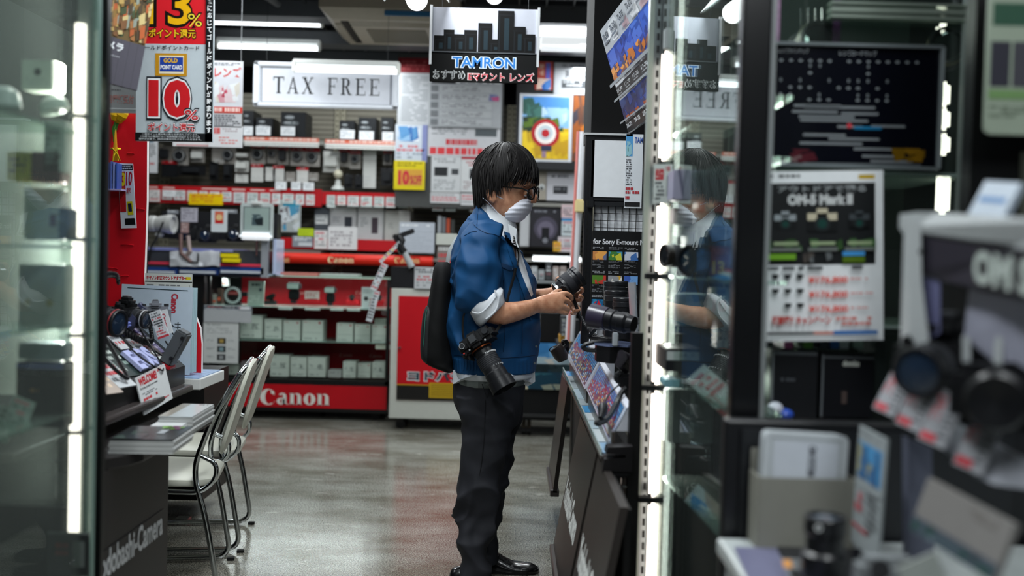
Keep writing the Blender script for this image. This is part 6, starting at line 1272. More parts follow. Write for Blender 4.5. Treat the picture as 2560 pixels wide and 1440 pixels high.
# black pillar
t = thing('black_pillar', 'wide black pillar between the glass pane and the poster showcase', 'pillar', (.5, 2.0, 1))
B().span((P(1834, 700, 2.0).x, 1.99, P(1850, 1050, 2.0).z), (P(1908, 700, 2.0).x, 2.03, 2.5), mat('#0c0d0f', .22)).out('pillar_board', t, bev=.006)
B().span((P(1908, 700, 2.0).x, 2.0, P(1850, 1050, 2.0).z), (P(1921, 700, 2.0).x, 2.02, 2.5), mat('#7a7f80', .25)).out('pale_edge', t)
# poster showcase
YP = 2.30
t = thing('poster_showcase', 'glass showcase front with posters at the right', 'display case', (.9, 2.5, 0))
x0, x1 = P(1915, 700, YP).x, P(2420, 700, YP).x + .02; zlo = P(2100, 1050, YP).z
B().span((x0, YP + .03, zlo), (x1, YP + .036, 2.7), GP).out('front_glass', t)
B().span((x0, YP + .45, zlo), (x1, YP + .46, 2.7), mat('#2b332f', .5)).out('back_panel', t)
B().span((x0 - .005, YP - .1, zlo - .02), (x1, YP + .46, zlo), mat('#16181a', .3)).out('bottom_board', t)
for a, b_ in ((8, 14), (22, 34), (40, 48)):
    z = P(2200, a, YP).z; z2 = P(2200, b_, YP).z; B().span((P(2075, 20, YP).x, YP - .01, z2), (x1 - .05, YP + .02, z), mat('#aab8ac', .15, .5)).out('chrome_bar', t)
for py in (428, 815): z = P(2250, py, YP).z; B().span((x0 + .02, YP + .02, z - .008), (x1 - .02, YP + .42, z), mat('#8fa09a', .15)).out('shelf', t)
xr = P(2405, 300, YP).x; B().span((xr, YP - .015, zlo), (xr + .012, YP + .02, 2.7), mat('#9aa0a2', .2, .6)).out('right_edge', t)
t4 = thing('light_strip', 'lit white strip at the right side of the poster showcase', 'light', P(2355, 400, YP + .1))
for a, b_ in ((60, 105), (205, 268), (272, 325), (335, 388), (440, 535)): cc = P(2357, (a + b_) / 2, YP + .1); B().box(cc, (.032, .02, (b_ - a) / F * (YP + .1)), LEDM, bev=.009).out('light_tube', t4, True)
def bposter(k):
    k.t('レンズラインナップ', .04, .03, .22, .07, '#8f9498', .02).t('レンズロードマップ', .4, .04, .62, .085, '#8a9094', .02)
    rnd = random.Random(4)
    for i, v in enumerate((.13, .17, .23, .29, .35, .41, .45)):
        for u in [.06 + j * .057 for j in range(16)]:
            if rnd.random() < (.85 if i == 0 else .42) and not (i > 0 and u > .7): k.disc(u, v, .012, '#7d8387', 10, .6) if i % 2 == 0 else k.r(u - .006, v - .014, u + .006, v + .014, '#6a7074')
    for j, (u0, u1, v) in enumerate(((.14, .42, .49), (.2, .62, .50), (.13, .4, .54), (.42, .64, .55), (.17, .5, .58), (.18, .58, .61), (.4, .55, .66), (.6, .8, .65), (.2, .45, .73), (.35, .65, .76), (.18, .55, .80), (.5, .75, .84), (.55, .8, .90), (.6, .85, .94))): k.r(u0, v, u1, v + .02, '#777c80')
    k.up().r(.5, .665, .66, .69, '#1c6a94').disc(.47, .66, .016, '#b83a44', 12).r(.2, .97, .9, .985, '#5c6266').spots(.12, .86, .3, .97, 5, ['#5c5a14', '#6a5456', '#4a1c24'], 3, .05).spots(.72, .84, .92, .95, 6, ['#6a4f10', '#7a5a14'], 3, .05)
c, w_, h_ = at(1926, 116, 2348, 416, YP - .02); t = thing('lens_chart_poster', 'dark lens chart poster with tiny pale icons', 'poster', c)
k = Card(w_, h_, '#090b13', .006, .15); bposter(k); k.out('poster_print', TR(c, roll=-.5), t)
b = B()
for s in (-1, 1): b.box(c + V((s * w_ / 2, -.004, 0)), (.008, .012, h_), mat('#7f878a', .2)); b.box(c + V((0, -.004, s * h_ / 2)), (w_, .012, .007), mat('#6a7174', .2))
b.out('clear_frame', t)
def om5(k):
    k.words(.05, .02, .4, .05, 1, '#4a4d50', 2).r(.8, .025, .93, .05, '#b89a24').r(.035, .07, .935, .55, '#15181a').up()
    k.t('アウトドアで撮る', .14, .085, .86, .125, '#8f9496', .03).t('OM-5 Mark II', .22, .135, .75, .2, '#c6c9ca', .06).up()
    for u, s, c_ in ((.2, .8, '#8f979c'), (.5, 1.1, '#c0b8a0'), (.8, .75, '#3a4044')): k.r(u - .11 * s, .27 - .02 * s, u + .11 * s, .29, c_).r(u - .04 * s, .27 - .045 * s, u + .04 * s, .27, c_).up().r(u - .11 * s, .29, u + .11 * s, .29 + .06 * s, '#0d1012').up().disc(u, .31, .06 * s, '#1c2224').up().disc(u, .31, .035 * s, '#0f3a34').up()
    k.spots(.04, .40, .93, .47, 14, ['#2c4a24', '#1c3018', '#3a5c34'], 4, .05).up()
    for u in (.1, .4, .7): k.r(u, .415, u + .2, .435, '#8fa07c').r(u - .02, .45, u + .22, .47, '#6a6f6c')
    k.r(.04, .485, .28, .52, '#6a9c28').r(.66, .475, .84, .5, '#3f8fce').r(.66, .505, .84, .54, '#4f6a14').spots(.34, .48, .6, .54, 5, ['#4a4440', '#5c6062'], 4, .04)
    for i in range(3):
        v = .61 + i * .085
        for j in range(3):
            if i == 2 and j == 0: continue
            k.r(.08 + j * .1, v - .005, .14 + j * .1, v + .015, '#2a2e30').up().disc(.11 + j * .1, v + .01, .02, '#14181a')
        k.t('¥176,800', .38, v - .0 + .01, .7, v + .055, '#d8402f', .03).words(.72, v + .02, .9, v + .04, 1, '#c87a74', i)
    k.words(.04, .56, .9, .585, 1, '#3a3d40', 3, .8).t('期間限定キャンペーン', .08, .85, .56, .905, '#b8342c', .05).words(.6, .86, .92, .92, 2, '#c86a60', 3).r(.04, .945, .42, .96, '#1c1d1f').r(.42, .945, .58, .96, '#b8604a').r(.58, .94, .94, .962, '#2a66a8')
sheet('camera_poster', 'white framed camera price poster with red prices under the dark chart', 'poster', 1902, 428, 2208, 852, YP - .05, '#e3e7ea', om5, roll=-2.2, th=.008)
# items in the poster showcase
lb2 = lambda px0, py0, px1, py1, Y, dep, col, label, fn=None, g='goods in the lower poster showcase', rough=.3: box_thing(px0, py0, px1, py1, Y, dep, col, label, fn, g, rough=rough)
lb2(1926, 876, 2044, 1046, YP + .0, .12, '#1b1c1f', 'black case in clear wrapping at the left of the lower showcase', lambda k: k.r(.02, 0, .98, .05, '#5c6064').r(.0, 0, .04, 1, '#6a6e72').up().words(.2, .4, .6, .5, 1, '#4a4d52', 2))
lb2(2050, 885, 2184, 1046, YP + .0, .12, '#121317', 'larger black case with a white logo strip in the lower showcase', lambda k: k.r(0, 0, .04, 1, '#5c6064').r(.04, .02, 1, .06, '#4a4e52').up().t('domke', .4, .08, .72, .18, '#b9bcb4', .06).r(.4, .58, .5, .78, '#4a3f3c'))
lb2(2186, 852, 2216, 1020, YP + .05, .12, '#2a2c30', 'narrow dark case beside the white tower in the lower showcase')
for j, (a, cl) in enumerate(((1960, '#a04a7a'), (2010, '#4a7a2c'), (2050, '#26303a'), (2076, '#24508c'), (2100, '#9aa2a8'), (2136, '#8fa39a'))):
    lb2(a, 846, a + 22, 872, YP + .02, .1, cl, 'small %s carton on top of the black cases' % ('pink', 'green', 'dark', 'blue', 'pale', 'mint')[j], None, 'small cartons over the black cases')
t = thing('figurine', 'small white and blue ornament at the foot of the black cases', 'ornament', P(1945, 1030, YP - .06))
b = B(); b.lathe([(.018 * math.sin(R(a)), -.016 * math.cos(R(a))) for a in range(0, 181, 20)], mat('#c6c9d4', .3), 18, Matrix.Translation(P(1938, 1022, YP - .06))); b.out('head', t, True)
b = B(); b.lathe([(.02 * math.sin(R(a)), -.014 * math.cos(R(a))) for a in range(0, 181, 20)], mat('#2f4fae', .3), 18, Matrix.Translation(P(1962, 1036, YP - .06))); b.out('body', t, True)
for j, (px, py, rr) in enumerate(((2025, 118, .05), (2398, 128, .045))):
    c = P(px, py, YP + .1); t = thing('camera_lens', ('lens with a gold ring lying over the left part of the dark chart', 'lens with a gold ring at the upper right of the dark chart')[j], 'lens', c); lens_parts(t, aim(c + V((0, .1, 0)), (.15 if j == 0 else -.3, -1, .1)), rr, .13, '#101214', '#0c1214', '#8a8264')
t = thing('hanging_straps', 'pink and violet flower patterned strap hanging beside the pillar', 'strap', P(1934, 60, YP)); B().box(P(1934, 50, YP), (.028, .006, .17), mat('#8a6a88', .6, var=.8, vs=60)).out('strap_band', t)
t = thing('hanging_straps', 'purple strap hanging behind the chrome bars', 'strap', P(2090, 60, YP)); B().box(P(2092, 62, YP + .07), (.016, .006, .16), mat('#5a2a58', .6, var=.8, vs=60)).out('strap_band', t)
for j, px in enumerate((2003, 2022, 2040, 2056)):
    o = B().cyl(P(px, 20, YP + .1), P(px, 82, YP + .1), .0022, CHR).out('display_hook'); tag(o, 'thin upright chrome rod over the gold ringed lens, %s of four' % ('first', 'second', 'third', 'last')[j], 'rod', 'chrome rods over the lens')
b = B()
o = B().span((P(2268, 700, 2.2).x, 2.1, P(2270, 1040, 2.2).z), (P(2420, 700, 2.2).x, 2.2, P(2300, 860, 2.2).z), mat('#0f1012', .5)).out('bag'); tag(o, 'black bag low behind the white counter post', 'bag')
struct(B().span((P(1700, 700, 2.95).x, 2.9, 0), (2.6, 3.0, 2.9), mat('#101213', .5)).out('wall_partition'))

# ================================================================ NEAR RIGHT: BLACK COUNTER BACK AND CATALOGUE BOX
YN = 1.9
t = thing('low_partition', 'black panelled counter back below the posters', 'counter', (.7, YN, 0))
x0, x1 = P(1808, 1200, YN).x, P(2262, 1200, YN).x
B().span((x0, YN, 0), (x1 + .25, YN + .03, P(2000, 1052, YN).z), mat('#111215', .3)).out('back_board', t, bev=.006)
B().span((x0 + .03, YN - .012, .3), (x1 + .2, YN, P(2000, 1075, YN).z), mat('#17191c', .28)).out('recess_board', t)
zt_ = P(2000, 1395, 1.75).z
t = thing('white_counter', 'white topped demo counter at the bottom right', 'counter', (.75, 1.6, 0))
slab(B(), [(P(1795, 1390, 1.85).x, 1.87), (P(1795, 1390, 1.85).x, 1.80), (P(1840, 1440, 1.6).x, 1.0), (1.6, 1.0), (1.6, 1.87)], zt_ - .03, zt_, mat('#9aa0a0', .35)).out('counter_top', t, bev=.006)
B().span((P(1830, 1400, 1.8).x, 1.1, 0), (1.5, 1.85, zt_ - .03), mat('#8f9496', .4)).out('counter_body', t)
slab(B(), [(P(1850, 1400, 1.75).x, 1.80), (P(1960, 1400, 1.75).x, 1.80), (P(1960, 1420, 1.5).x, 1.3), (P(1870, 1420, 1.5).x, 1.3)], zt_, zt_ + .003, mat('#5f6078', .3)).out('printed_mat', t)
slab(B(), [(P(1962, 1400, 1.75).x, 1.80), (P(2180, 1400, 1.75).x, 1.80), (P(2180, 1420, 1.5).x, 1.3), (P(1975, 1420, 1.5).x, 1.3)], zt_, zt_ + .006, mat('#17181d', .3)).out('black_mat', t)
sheet('label_card', 'small orange and pale label lying at the foot of the lens', 'sign', 1958, 1396, 2020, 1425, 1.62, '#7f8486', lambda k: k.r(.0, .1, .35, .9, '#b87a2c').words(.4, .2, .95, .8, 2, '#3a3d40', 3), tilt=-50)
c, w_, h_ = at(1896, 1195, 2135, 1388, 1.8)
t = thing('catalogue_box', 'grey cardboard box holding white catalogues', 'box', (c.x, c.y, c.z - h_ / 2))
b = B().box(c + V((0, 0, 0)), (w_, .004, h_), mat('#77776f', .6)).box(c + V((-w_ / 2, .035, 0)), (.004, .07, h_), mat('#77776f', .6)).box(c + V((w_ / 2, .035, 0)), (.004, .07, h_), mat('#77776f', .6)).box(c + V((0, .07, .03)), (w_, .004, h_ + .02), mat('#77776f', .6)).box(c + V((0, .035, -h_ / 2)), (w_, .07, .004), mat('#77776f', .6)); b.out('box_body', t)
def cata(k): k.r(.08, .06, .92, .075, '#8a9094').r(.08, .06, .09, 1, '#8a9094').r(.91, .06, .92, 1, '#8a9094').up().r(.12, .10, .88, 1, '#b6bcc4').up().t('OM SYSTEM', .53, .14, .62, .5, '#3a3d44', .03, rot=1)
for j in range(5):
    cc, cw, ch_ = at(1909 + j, 1086 + j, 2122, 1300, 1.8); k = Card(cw, ch_, '#aeb4b8', .003, .3, r=.012)
    if j == 0: cata(k)
    o = k.out('catalogue', TR(cc + V((0, .012 + j * .01, 0)), roll=2)); tag(o, 'white catalogue standing in the grey box, %s' % ('the front one with the printed cover', 'right behind the front one', 'the middle one', 'next to the last', 'the last one at the back')[j], 'catalogue', 'catalogues in the grey box')
quadcard('price_leaflet', 'tall narrow blue and red price leaflet standing right of the grey box', 'sign', [P(2148, 1062, 1.75), P(2216, 1098, 1.62), P(2188, 1395, 1.62), P(2128, 1352, 1.75)], lambda k: k.words(.05, .03, .9, .09, 2, '#7f8488', 3).r(.05, .12, .9, .42, '#3f86b8').up().spots(.05, .14, .9, .42, 16, ['#5c9cc4', '#8a8a6a', '#2f5f8c', '#a0b4c0'], 4, .12).up().r(.05, .46, .95, .5, '#8f9698').words(.08, .54, .4, .72, 2, ['#b05a60'], 5, .8).words(.5, .5, .9, .85, 6, '#3a3d40', 6).r(.02, .82, .6, .85, '#a84a50'), '#8f9698', .004)
t = thing('camera_lens', 'black lens standing upright before the grey catalogue box', 'lens', P(2062, 1400, 1.55)); cc = P(2062, 1352, 1.58); LB = mat('#0e0f12', .3)
B().lathe([(0, -.055), (.036, -.055), (.036, -.02), (.030, -.015), (.030, .01), (.033, .014), (.033, .038), (.031, .041), (.027, .041), (.025, .036)], LB, 32, Matrix.Translation(cc)).out('barrel', t, True)
B().lathe([(.025, .036), (.012, .039), (0, .040)], mat('#3a4450', .05, coat=1.), 32, Matrix.Translation(cc)).out('front_glass', t, True)
B().lathe([(.003, 0), (.0055, 0), (.0055, .002), (.003, .002), (.003, 0)], '#b3b6b6', 14, Matrix.Translation(cc + V((-.020, -.0285, .028))) @ Matrix.Rotation(R(90), 4, 'X')).out('white_ring_mark', t)
t = thing('camera_grip', 'grey camera body corner at the bottom edge', 'camera', P(2230, 1420, 1.45)); B().box(P(2215, 1432, 1.45), (.09, .05, .05), mat('#6a6e70', .4), bev=.012).out('body', t); B().lathe([(0, 0), (.014, 0), (.014, .008), (0, .008)], mat('#151618', .3), 20, TR(P(2198, 1424, 1.42), tilt=70)).out('dial', t, True)

# ================================================================ OM SYSTEM DEMO COUNTER (nearest)
YO = 1.45; OW = mat('#a3a8aa', .35)
t = thing('demo_tower', 'white demo counter tower with large pale lettering on a black header', 'display', (1.0, YO, 0))
def pl(pts, Y0_, Y1_, th, m, name, par=t):
    n = len(pts); q = [P(x, y, Y0_ + (Y1_ - Y0_) * (x - 2262) / 300) for x, y in pts]; b = B(); vs = q + [p + V((0, th, 0)) for p in q]
    b.add(vs, [tuple(range(n)), tuple(range(2 * n - 1, n - 1, -1))] + [(i, i + n, (i + 1) % n + n, (i + 1) % n) for i in range(n)], m); return b.out(name, par)
ya_, yb_ = 1.62, 1.32
pl([(2292, 530), (2340, 531), (2560, 545), (2640, 552), (2640, 625), (2560, 612), (2300, 580), (2290, 566)], ya_, yb_, .07, OW, 'top_slab')
pl([(2282, 545), (2302, 556), (2304, 700), (2322, 850), (2300, 985), (2268, 985)], ya_ - .005, yb_, .035, OW, 'side_post')
pl([(2288, 585), (2560, 622), (2640, 632), (2640, 760), (2560, 748), (2350, 700), (2294, 680)], ya_ + .012, yb_ + .012, .02, mat('#2c2a33', .35), 'header_board')
pl([(2294, 684), (2350, 700), (2350, 832), (2318, 850)], ya_ + .02, yb_ + .02, .01, mat('#6a6c90', .4), 'violet_side')
pl([(2350, 700), (2640, 755), (2640, 1000), (2350, 900)], ya_ + .14, yb_ + .14, .01, mat('#08090b', .5), 'back_board')
pl([(2432, 722), (2600, 756), (2600, 940), (2560, 915), (2545, 905), (2492, 905), (2418, 845)], ya_ + .05, yb_ + .05, .012, mat('#8b8d9c', .4), 'grey_display')
for j, (a, b_) in enumerate(((2414, 905), (2494, 925))): pl([(a, 840), (a + 12, 845), (a + 12, b_ + 30), (a, b_ + 26)], ya_ + .045, yb_ + .045, .012, OW, 'display_leg')
kq = [P(2436, 622, 1.43), P(2860, 690, 1.0), P(2860, 805, 1.0), P(2434, 708, 1.43)]
quadcard('lettering_band', None, None, kq, lambda k: k.up().t('OM SYSTEM', .0, .02, .98, .98, '#a9b3ae', .05), '#1b1a20', .002, None, t)
c = P(2300, 622, 1.6); B().lathe([(0, 0), (.006, 0), (.006, .004), (0, .004)], '#08080a', 14, Matrix.Translation(c + V((-.005, -.02, -.005))) @ Matrix.Rotation(R(90), 4, 'X')).out('screw_hole', t)
quadcard('shelf_card', 'pale card with a blue band standing on the white tower', 'sign', [P(2462, 452, 1.5), P(2552, 457, 1.42), P(2528, 545, 1.42), P(2420, 535, 1.5)], lambda k: k.r(.12, .45, .85, .62, '#2f5f8c'), '#8f9aa6', .01)
camera_thing('demo_camera', 'large blurred black camera standing under the black lettered header', P(2370, 900, 1.58), (-.7, -.7, -.1), 1.1, (.036, .07))
t = thing('black_camera_row', 'second blurred black camera behind the tilted price plates', 'camera', P(2490, 985, 1.42)); tt = t; M = TR(P(2500, 990, 1.42), yaw=-30)
B().box((0, 0, 0), (.13, .06, .09), mat('#0e0f12', .4), M, .015).out('body', t, True); B().lathe([(0, 0), (.04, 0), (.042, .05), (.036, .055), (0, .05)], mat('#0c0d10', .3), 28, M @ Matrix.Translation((0, -.03, 0)) @ Matrix.Rotation(R(90), 4, 'X')).out('lens_barrel', t, True)
for j, (a, y) in enumerate(((2200, 925), (2256, 948), (2314, 974), (2402, 1024))):
    s = 1 + j * .14; quadcard('price_plate', 'blurred tilted price plate under the cameras, %s from the left' % ('first', 'second', 'third', 'fourth')[j], 'price tag',
        [P(a + 20, y - 10, 1.62 - j * .05), P(a + 20 + 52 * s, y + 12 * s, 1.58 - j * .05), P(a + 30 * s + 20, y + 130 * s, 1.56 - j * .05), P(a - 5, y + 100 * s, 1.6 - j * .05)], lambda k: k.words(.08, .1, .45, .6, 4, '#b04850', 3, .7).words(.55, .1, .95, .9, 7, '#4a4d52', 4, .5).r(.05, .82, .6, .96, '#b03a44'), '#8d8f94', .004, 'tilted price plates under the near cameras')
t = thing('plate_ledge', 'white moulded ledge under the tilted price plates', 'ledge', P(2480, 1180, 1.45))
q = [P(2232, 1010, 1.66), P(2290, 1000, 1.7), P(2640, 1180, 1.35), P(2640, 1235, 1.32), P(2480, 1215, 1.4)]
b = B(); n = 5; vs = q + [p + V((0, .05, .0)) for p in q]; b.add(vs, [tuple(range(n)), tuple(range(9, 4, -1))] + [(i, i + n, (i + 1) % n + n, (i + 1) % n) for i in range(n)], mat('#7a7d84', .4)); b.out('ledge_body', t, bev=.01)
o = pl([(2272, 1095), (2330, 1120), (2345, 1860), (2275, 1850)], 1.72, 1.70, .03, mat('#5c6070', .4), 'support_leg', None); tag(o, 'grey support leg under the white ledge', 'post')
o['category'] = 'post'; o.name = 'support_post'
quadcard('info_board', 'large blurred grey information board leaning at the bottom right', 'sign', [P(2308, 1186, 1.42), P(2520, 1300, 1.25), P(2508, 1500, 1.2), P(2286, 1330, 1.4)], lambda k: k.words(.55, .12, .9, .3, 2, '#5c5854', 3, .5).r(0, .74, 1, 1, '#3a464e').up().spots(.02, .76, .95, .98, 8, ['#1c3a34', '#5c6a72', '#2a3438'], 4, .08).r(0, .72, 1, .74, '#4a4a5c'), '#6c6a68', .01)
sheet('brochure', 'pale folded brochure at the bottom edge before the information board', 'brochure', 2255, 1395, 2360, 1480, 1.3, '#858a86', None, roll=-25)
# far right dark stand with a large pale green card
t = thing('dark_stand', 'black stand filling the upper right corner', 'stand', (1.2, 1.75, 1.8))
B().span((P(2424, 300, 1.8).x, 1.79, P(2400, 600, 1.8).z), (1.6, 1.83, 2.5), mat('#050607', .4)).out('stand_board', t)
B().span((P(2552, 450, 1.78).x, 1.77, P(2400, 600, 1.8).z), (1.5, 1.785, P(2540, 380, 1.78).z), mat('#3f423a', .5)).out('grey_strip', t)
c, w_, h_ = at(2468, -60, 2700, 336, 1.72); k = Card(w_, h_, '#7f8a7c', .006, .3, r=.012)
k.r(.05, .18, 1, .32, '#2a4638').up().r(.05, .12, 1, .14, '#9aa396').r(.04, .42, .25, .7, '#2c2c34').r(.28, .42, 1, .7, '#3a3a40').r(.03, .72, 1, .78, '#5f7c50').words(.04, .82, .9, .9, 3, '#5f6a5c', 3)
o = k.out('green_card', TR(c)); tag(o, 'large pale green printed card in the upper right corner', 'sign')
# ================================================================ THE PERSON
from mathutils.bvhtree import BVHTree
YM = 4.0
def H(px, py, dy=0.): return P(px, py, YM + dy)
def ringline(a, b_, dy, hw, e=2.2):
    p, q = H(*a, dy), H(*b_, dy); return ((p + q) / 2, (q - p) / 2, V((0, hw, 0)), e)
def row(py, x0, x1, hw, dy=0., e=2.3): return ringline((x0, py), (x1, py), dy, hw, e)
def loft(rings, n=40, sub=5, disp=None, cap=True):
    out = []
    k = len(rings)
    for a in range(k - 1):
        r = [rings[max(a - 1, 0)], rings[a], rings[a + 1], rings[min(a + 2, k - 1)]]
        for i in range(sub if a < k - 2 else sub + 1):
            f = i / sub
            cr = lambda j: .5 * ((2 * r[1][j]) + (r[2][j] - r[0][j]) * f + (2 * r[0][j] - 5 * r[1][j] + 4 * r[2][j] - r[3][j]) * f * f + (r[3][j] - r[0][j] - 3 * r[2][j] + 3 * r[1][j]) * f ** 3)
            out.append((cr(0), cr(1), cr(2), r[1][3] * (1 - f) + r[2][3] * f, (a + f) / (k - 1)))
    vs = []
    for c, ax, ay, e, t in out:
        for j in range(n):
            th = 2 * PI * j / n; ct, st = math.cos(th), math.sin(th)
            x = math.copysign(abs(ct) ** (2 / e), ct); y = math.copysign(abs(st) ** (2 / e), st)
            p = c + ax * x + ay * y
            if disp: p = p + (p - c).normalized() * disp(p, t, th)
            vs.append(p)
    m = len(out); fs = [(i * n + j, i * n + (j + 1) % n, (i + 1) * n + (j + 1) % n, (i + 1) * n + j) for i in range(m - 1) for j in range(n)]
    if cap:
        vs += [out[0][0], out[-1][0]]; a, b_ = m * n, m * n + 1
        fs += [(a, (j + 1) % n, j) for j in range(n)] + [(b_, (m - 1) * n + j, (m - 1) * n + (j + 1) % n) for j in range(n)]
    return vs, fs
HC = H(1245, 480); YAW = -20
def yawed(vs, amt=YAW): M = Matrix.Translation(HC) @ Matrix.Rotation(R(amt), 4, 'Z') @ Matrix.Translation(-HC); return [M @ V(v) for v in vs]
def remesh(o, vox, sm=3, it=1):
    m = o.modifiers.new('remesh', 'REMESH'); m.mode = 'VOXEL'; m.voxel_size = vox; m.use_smooth_shade = True
    if sm: s = o.modifiers.new('smooth', 'SMOOTH'); s.factor = .5; s.iterations = sm
    return o
pt_ = thing('person', 'man in a blue jacket and white face mask examining a lens at the rack', 'person', (H(1215, 1430).x, 4.0, 0))
SKIN = bpy.data.materials.new('mat_skin'); SKIN.use_nodes = True; nt = SKIN.node_tree; pb = nt.nodes['Principled BSDF']
nz_ = nt.nodes.new('ShaderNodeTexNoise'); nz_.inputs['Scale'].default_value = 35; nz_.inputs['Detail'].default_value = 4; tc_ = nt.nodes.new('ShaderNodeTexCoord'); nt.links.new(tc_.outputs['Object'], nz_.inputs['Vector'])
cr_ = nt.nodes.new('ShaderNodeValToRGB'); cr_.color_ramp.elements[0].position = .35; cr_.color_ramp.elements[1].position = .7; cr_.color_ramp.elements[0].color = lin('#b27a5c'); cr_.color_ramp.elements[1].color = lin('#d09c7c')
nt.links.new(nz_.outputs['Fac'], cr_.inputs[0]); nt.links.new(cr_.outputs[0], pb.inputs['Base Color']); pb.inputs['Roughness'].default_value = .45
pb.inputs['Subsurface Weight'].default_value = .12; pb.inputs['Subsurface Radius'].default_value = (.01, .004, .002)
b2 = nt.nodes.new('ShaderNodeTexNoise'); b2.inputs['Scale'].default_value = 260; b2.inputs['Detail'].default_value = 3; nt.links.new(tc_.outputs['Object'], b2.inputs['Vector'])
bb2 = nt.nodes.new('ShaderNodeBump'); bb2.inputs['Strength'].default_value = .25; bb2.inputs['Distance'].default_value = .0015; nt.links.new(b2.outputs['Fac'], bb2.inputs['Height']); nt.links.new(bb2.outputs[0], pb.inputs['Normal'])

def head_front(p, t, th): return 0
b = B()
head = [row(374, 1240, 1288, .04), row(388, 1222, 1306, .07), row(405, 1208, 1320, .088), row(425, 1203, 1328, .097), row(448, 1202, 1331, .1, e=2.5), row(464, 1203, 1330, .1, e=2.5), row(474, 1204, 1325, .098, e=2.4), row(484, 1206, 1319, .094, e=2.3),
        row(496, 1210, 1320, .09, e=2.2), row(510, 1216, 1319, .086, e=2.1), row(524, 1226, 1316, .078, e=2.0), row(538, 1240, 1310, .066, e=2.0), row(548, 1256, 1303, .05, e=2.0), row(553, 1272, 1296, .03)]
vs, fs = loft(head, 44, 4); b.add(yawed(vs), fs, SKIN)
for pts, rr in (([(1326, 470, 0), (1335, 482, 0), (1343, 494, 0), (1341, 503, 0), (1326, 506, 0)], [.006, .009, .0115, .014, .008]), ([(1327, 503, -.012), (1322, 503, -.014)], [.008, .006]), ([(1327, 503, .012), (1322, 503, .014)], [.008, .006])):
    g = B(); g.tube([H(*p) for p in pts], rr, SKIN, n=12); b.add(yawed(g.v), g.f, SKIN)
g = B(); g.tube([H(1329, 466, -.06), H(1333, 463, -.03), H(1334, 464, 0), H(1333, 463, .03), H(1329, 466, .06)], [.005, .009, .007, .009, .005], SKIN, n=10); b.add(yawed(g.v), g.f, SKIN)   # brow ridge
for s in (-1, 1):                                            # ears
    e = s * .098
    g = B(); g.tube([H(1256, 506, e * .93), H(1248, 499, e * 1.04), H(1243, 485, e * 1.12), H(1246, 471, e * 1.12), H(1257, 466, e * 1.05), H(1264, 473, e * .97)], [.008, .0095, .0085, .008, .007, .005], SKIN, n=10)
    g.tube([H(1260, 502, e * .9), H(1255, 486, e * .98), H(1258, 472, e * .95)], [.009, .012, .009], SKIN, n=10); b.add(yawed(g.v), g.f, SKIN)
b.add(*loft([row(500, 1208, 1262, .058), ringline((1207, 520), (1270, 540), 0, .058), ringline((1205, 545), (1278, 575), 0, .062), ringline((1195, 575), (1272, 612), 0, .075)], 32, 4), SKIN)
# trunk inside the clothes
b.add(*loft([ringline((1192, 568), (1268, 606), 0, .085), ringline((1170, 605), (1288, 650), 0, .14), row(690, 1150, 1305, .18), row(760, 1145, 1315, .18), row(860, 1145, 1315, .17), row(940, 1155, 1295, .15), row(1010, 1160, 1285, .16), row(1050, 1170, 1275, .15)], 32, 4), SKIN)
# right arm (near), hand
def arm(rings): b.add(*loft([ringline(*r) for r in rings], 28, 5), SKIN)
arm([((1172, 590), (1225, 580), -.15, .05), ((1165, 650), (1222, 640), -.20, .05), ((1165, 710), (1222, 700), -.235, .05), ((1175, 765), (1230, 715), -.25, .05), ((1205, 800), (1245, 745), -.25, .046), ((1250, 812), (1258, 753), -.245, .044), ((1290, 804), (1290, 754), -.21, .041), ((1330, 789), (1329, 748), -.16, .032), ((1348, 782), (1346, 742), -.13, .026), ((1372, 784), (1370, 735), -.11, .022), ((1395, 783), (1396, 731), -.098, .019), ((1408, 774), (1412, 737), -.092, .014)])
def finger(pts, r=.0095):
    P3 = spline([H(*p) for p in pts], 4); n = len(P3); rr = []
    for i in range(n): f = i / (n - 1); rr.append(r * (1.08 - .28 * f) * (1.0 if i < n - 1 else .6))
    b.tube(P3, rr, SKIN, n=12)
for f_ in ([(1396, 737, -.095), (1413, 733, -.088), (1427, 740, -.07), (1430, 751, -.05)], [(1398, 748, -.1), (1413, 749, -.094), (1425, 757, -.075), (1425, 767, -.055)], [(1396, 760, -.1), (1409, 765, -.096), (1421, 772, -.078), (1417, 779, -.06)],
           [(1388, 773, -.1), (1400, 779, -.096), (1414, 782, -.082), (1419, 784, -.07)], [(1372, 742, -.105), (1386, 731, -.085), (1397, 727, -.065), (1405, 727, -.055)]): finger(f_, .0098)
# left arm (far), hand
arm([((1190, 590), (1245, 580), .15, .05), ((1215, 660), (1268, 650), .2, .05), ((1245, 730), (1290, 690), .21, .05), ((1290, 770), (1305, 722), .19, .045), ((1335, 765), (1336, 722), .16, .036), ((1370, 757), (1370, 720), .12, .028), ((1396, 756), (1396, 714), .10, .024), ((1420, 762), (1424, 722), .078, .018), ((1430, 762), (1436, 728), .068, .013)])
for f_ in ([(1428, 733, .07), (1446, 733, .04), (1456, 727, .0), (1453, 718, -.025)], [(1430, 744, .07), (1448, 750, .035), (1455, 744, -.005), (1448, 737, -.03)], [(1430, 754, .07), (1444, 768, .035), (1446, 776, .0), (1436, 777, -.025)], [(1424, 762, .07), (1436, 777, .035), (1437, 783, .0), (1427, 783, -.02)], [(1402, 722, .085), (1394, 706, .06), (1394, 697, .04), (1399, 694, .03)]): finger(f_, .0095)
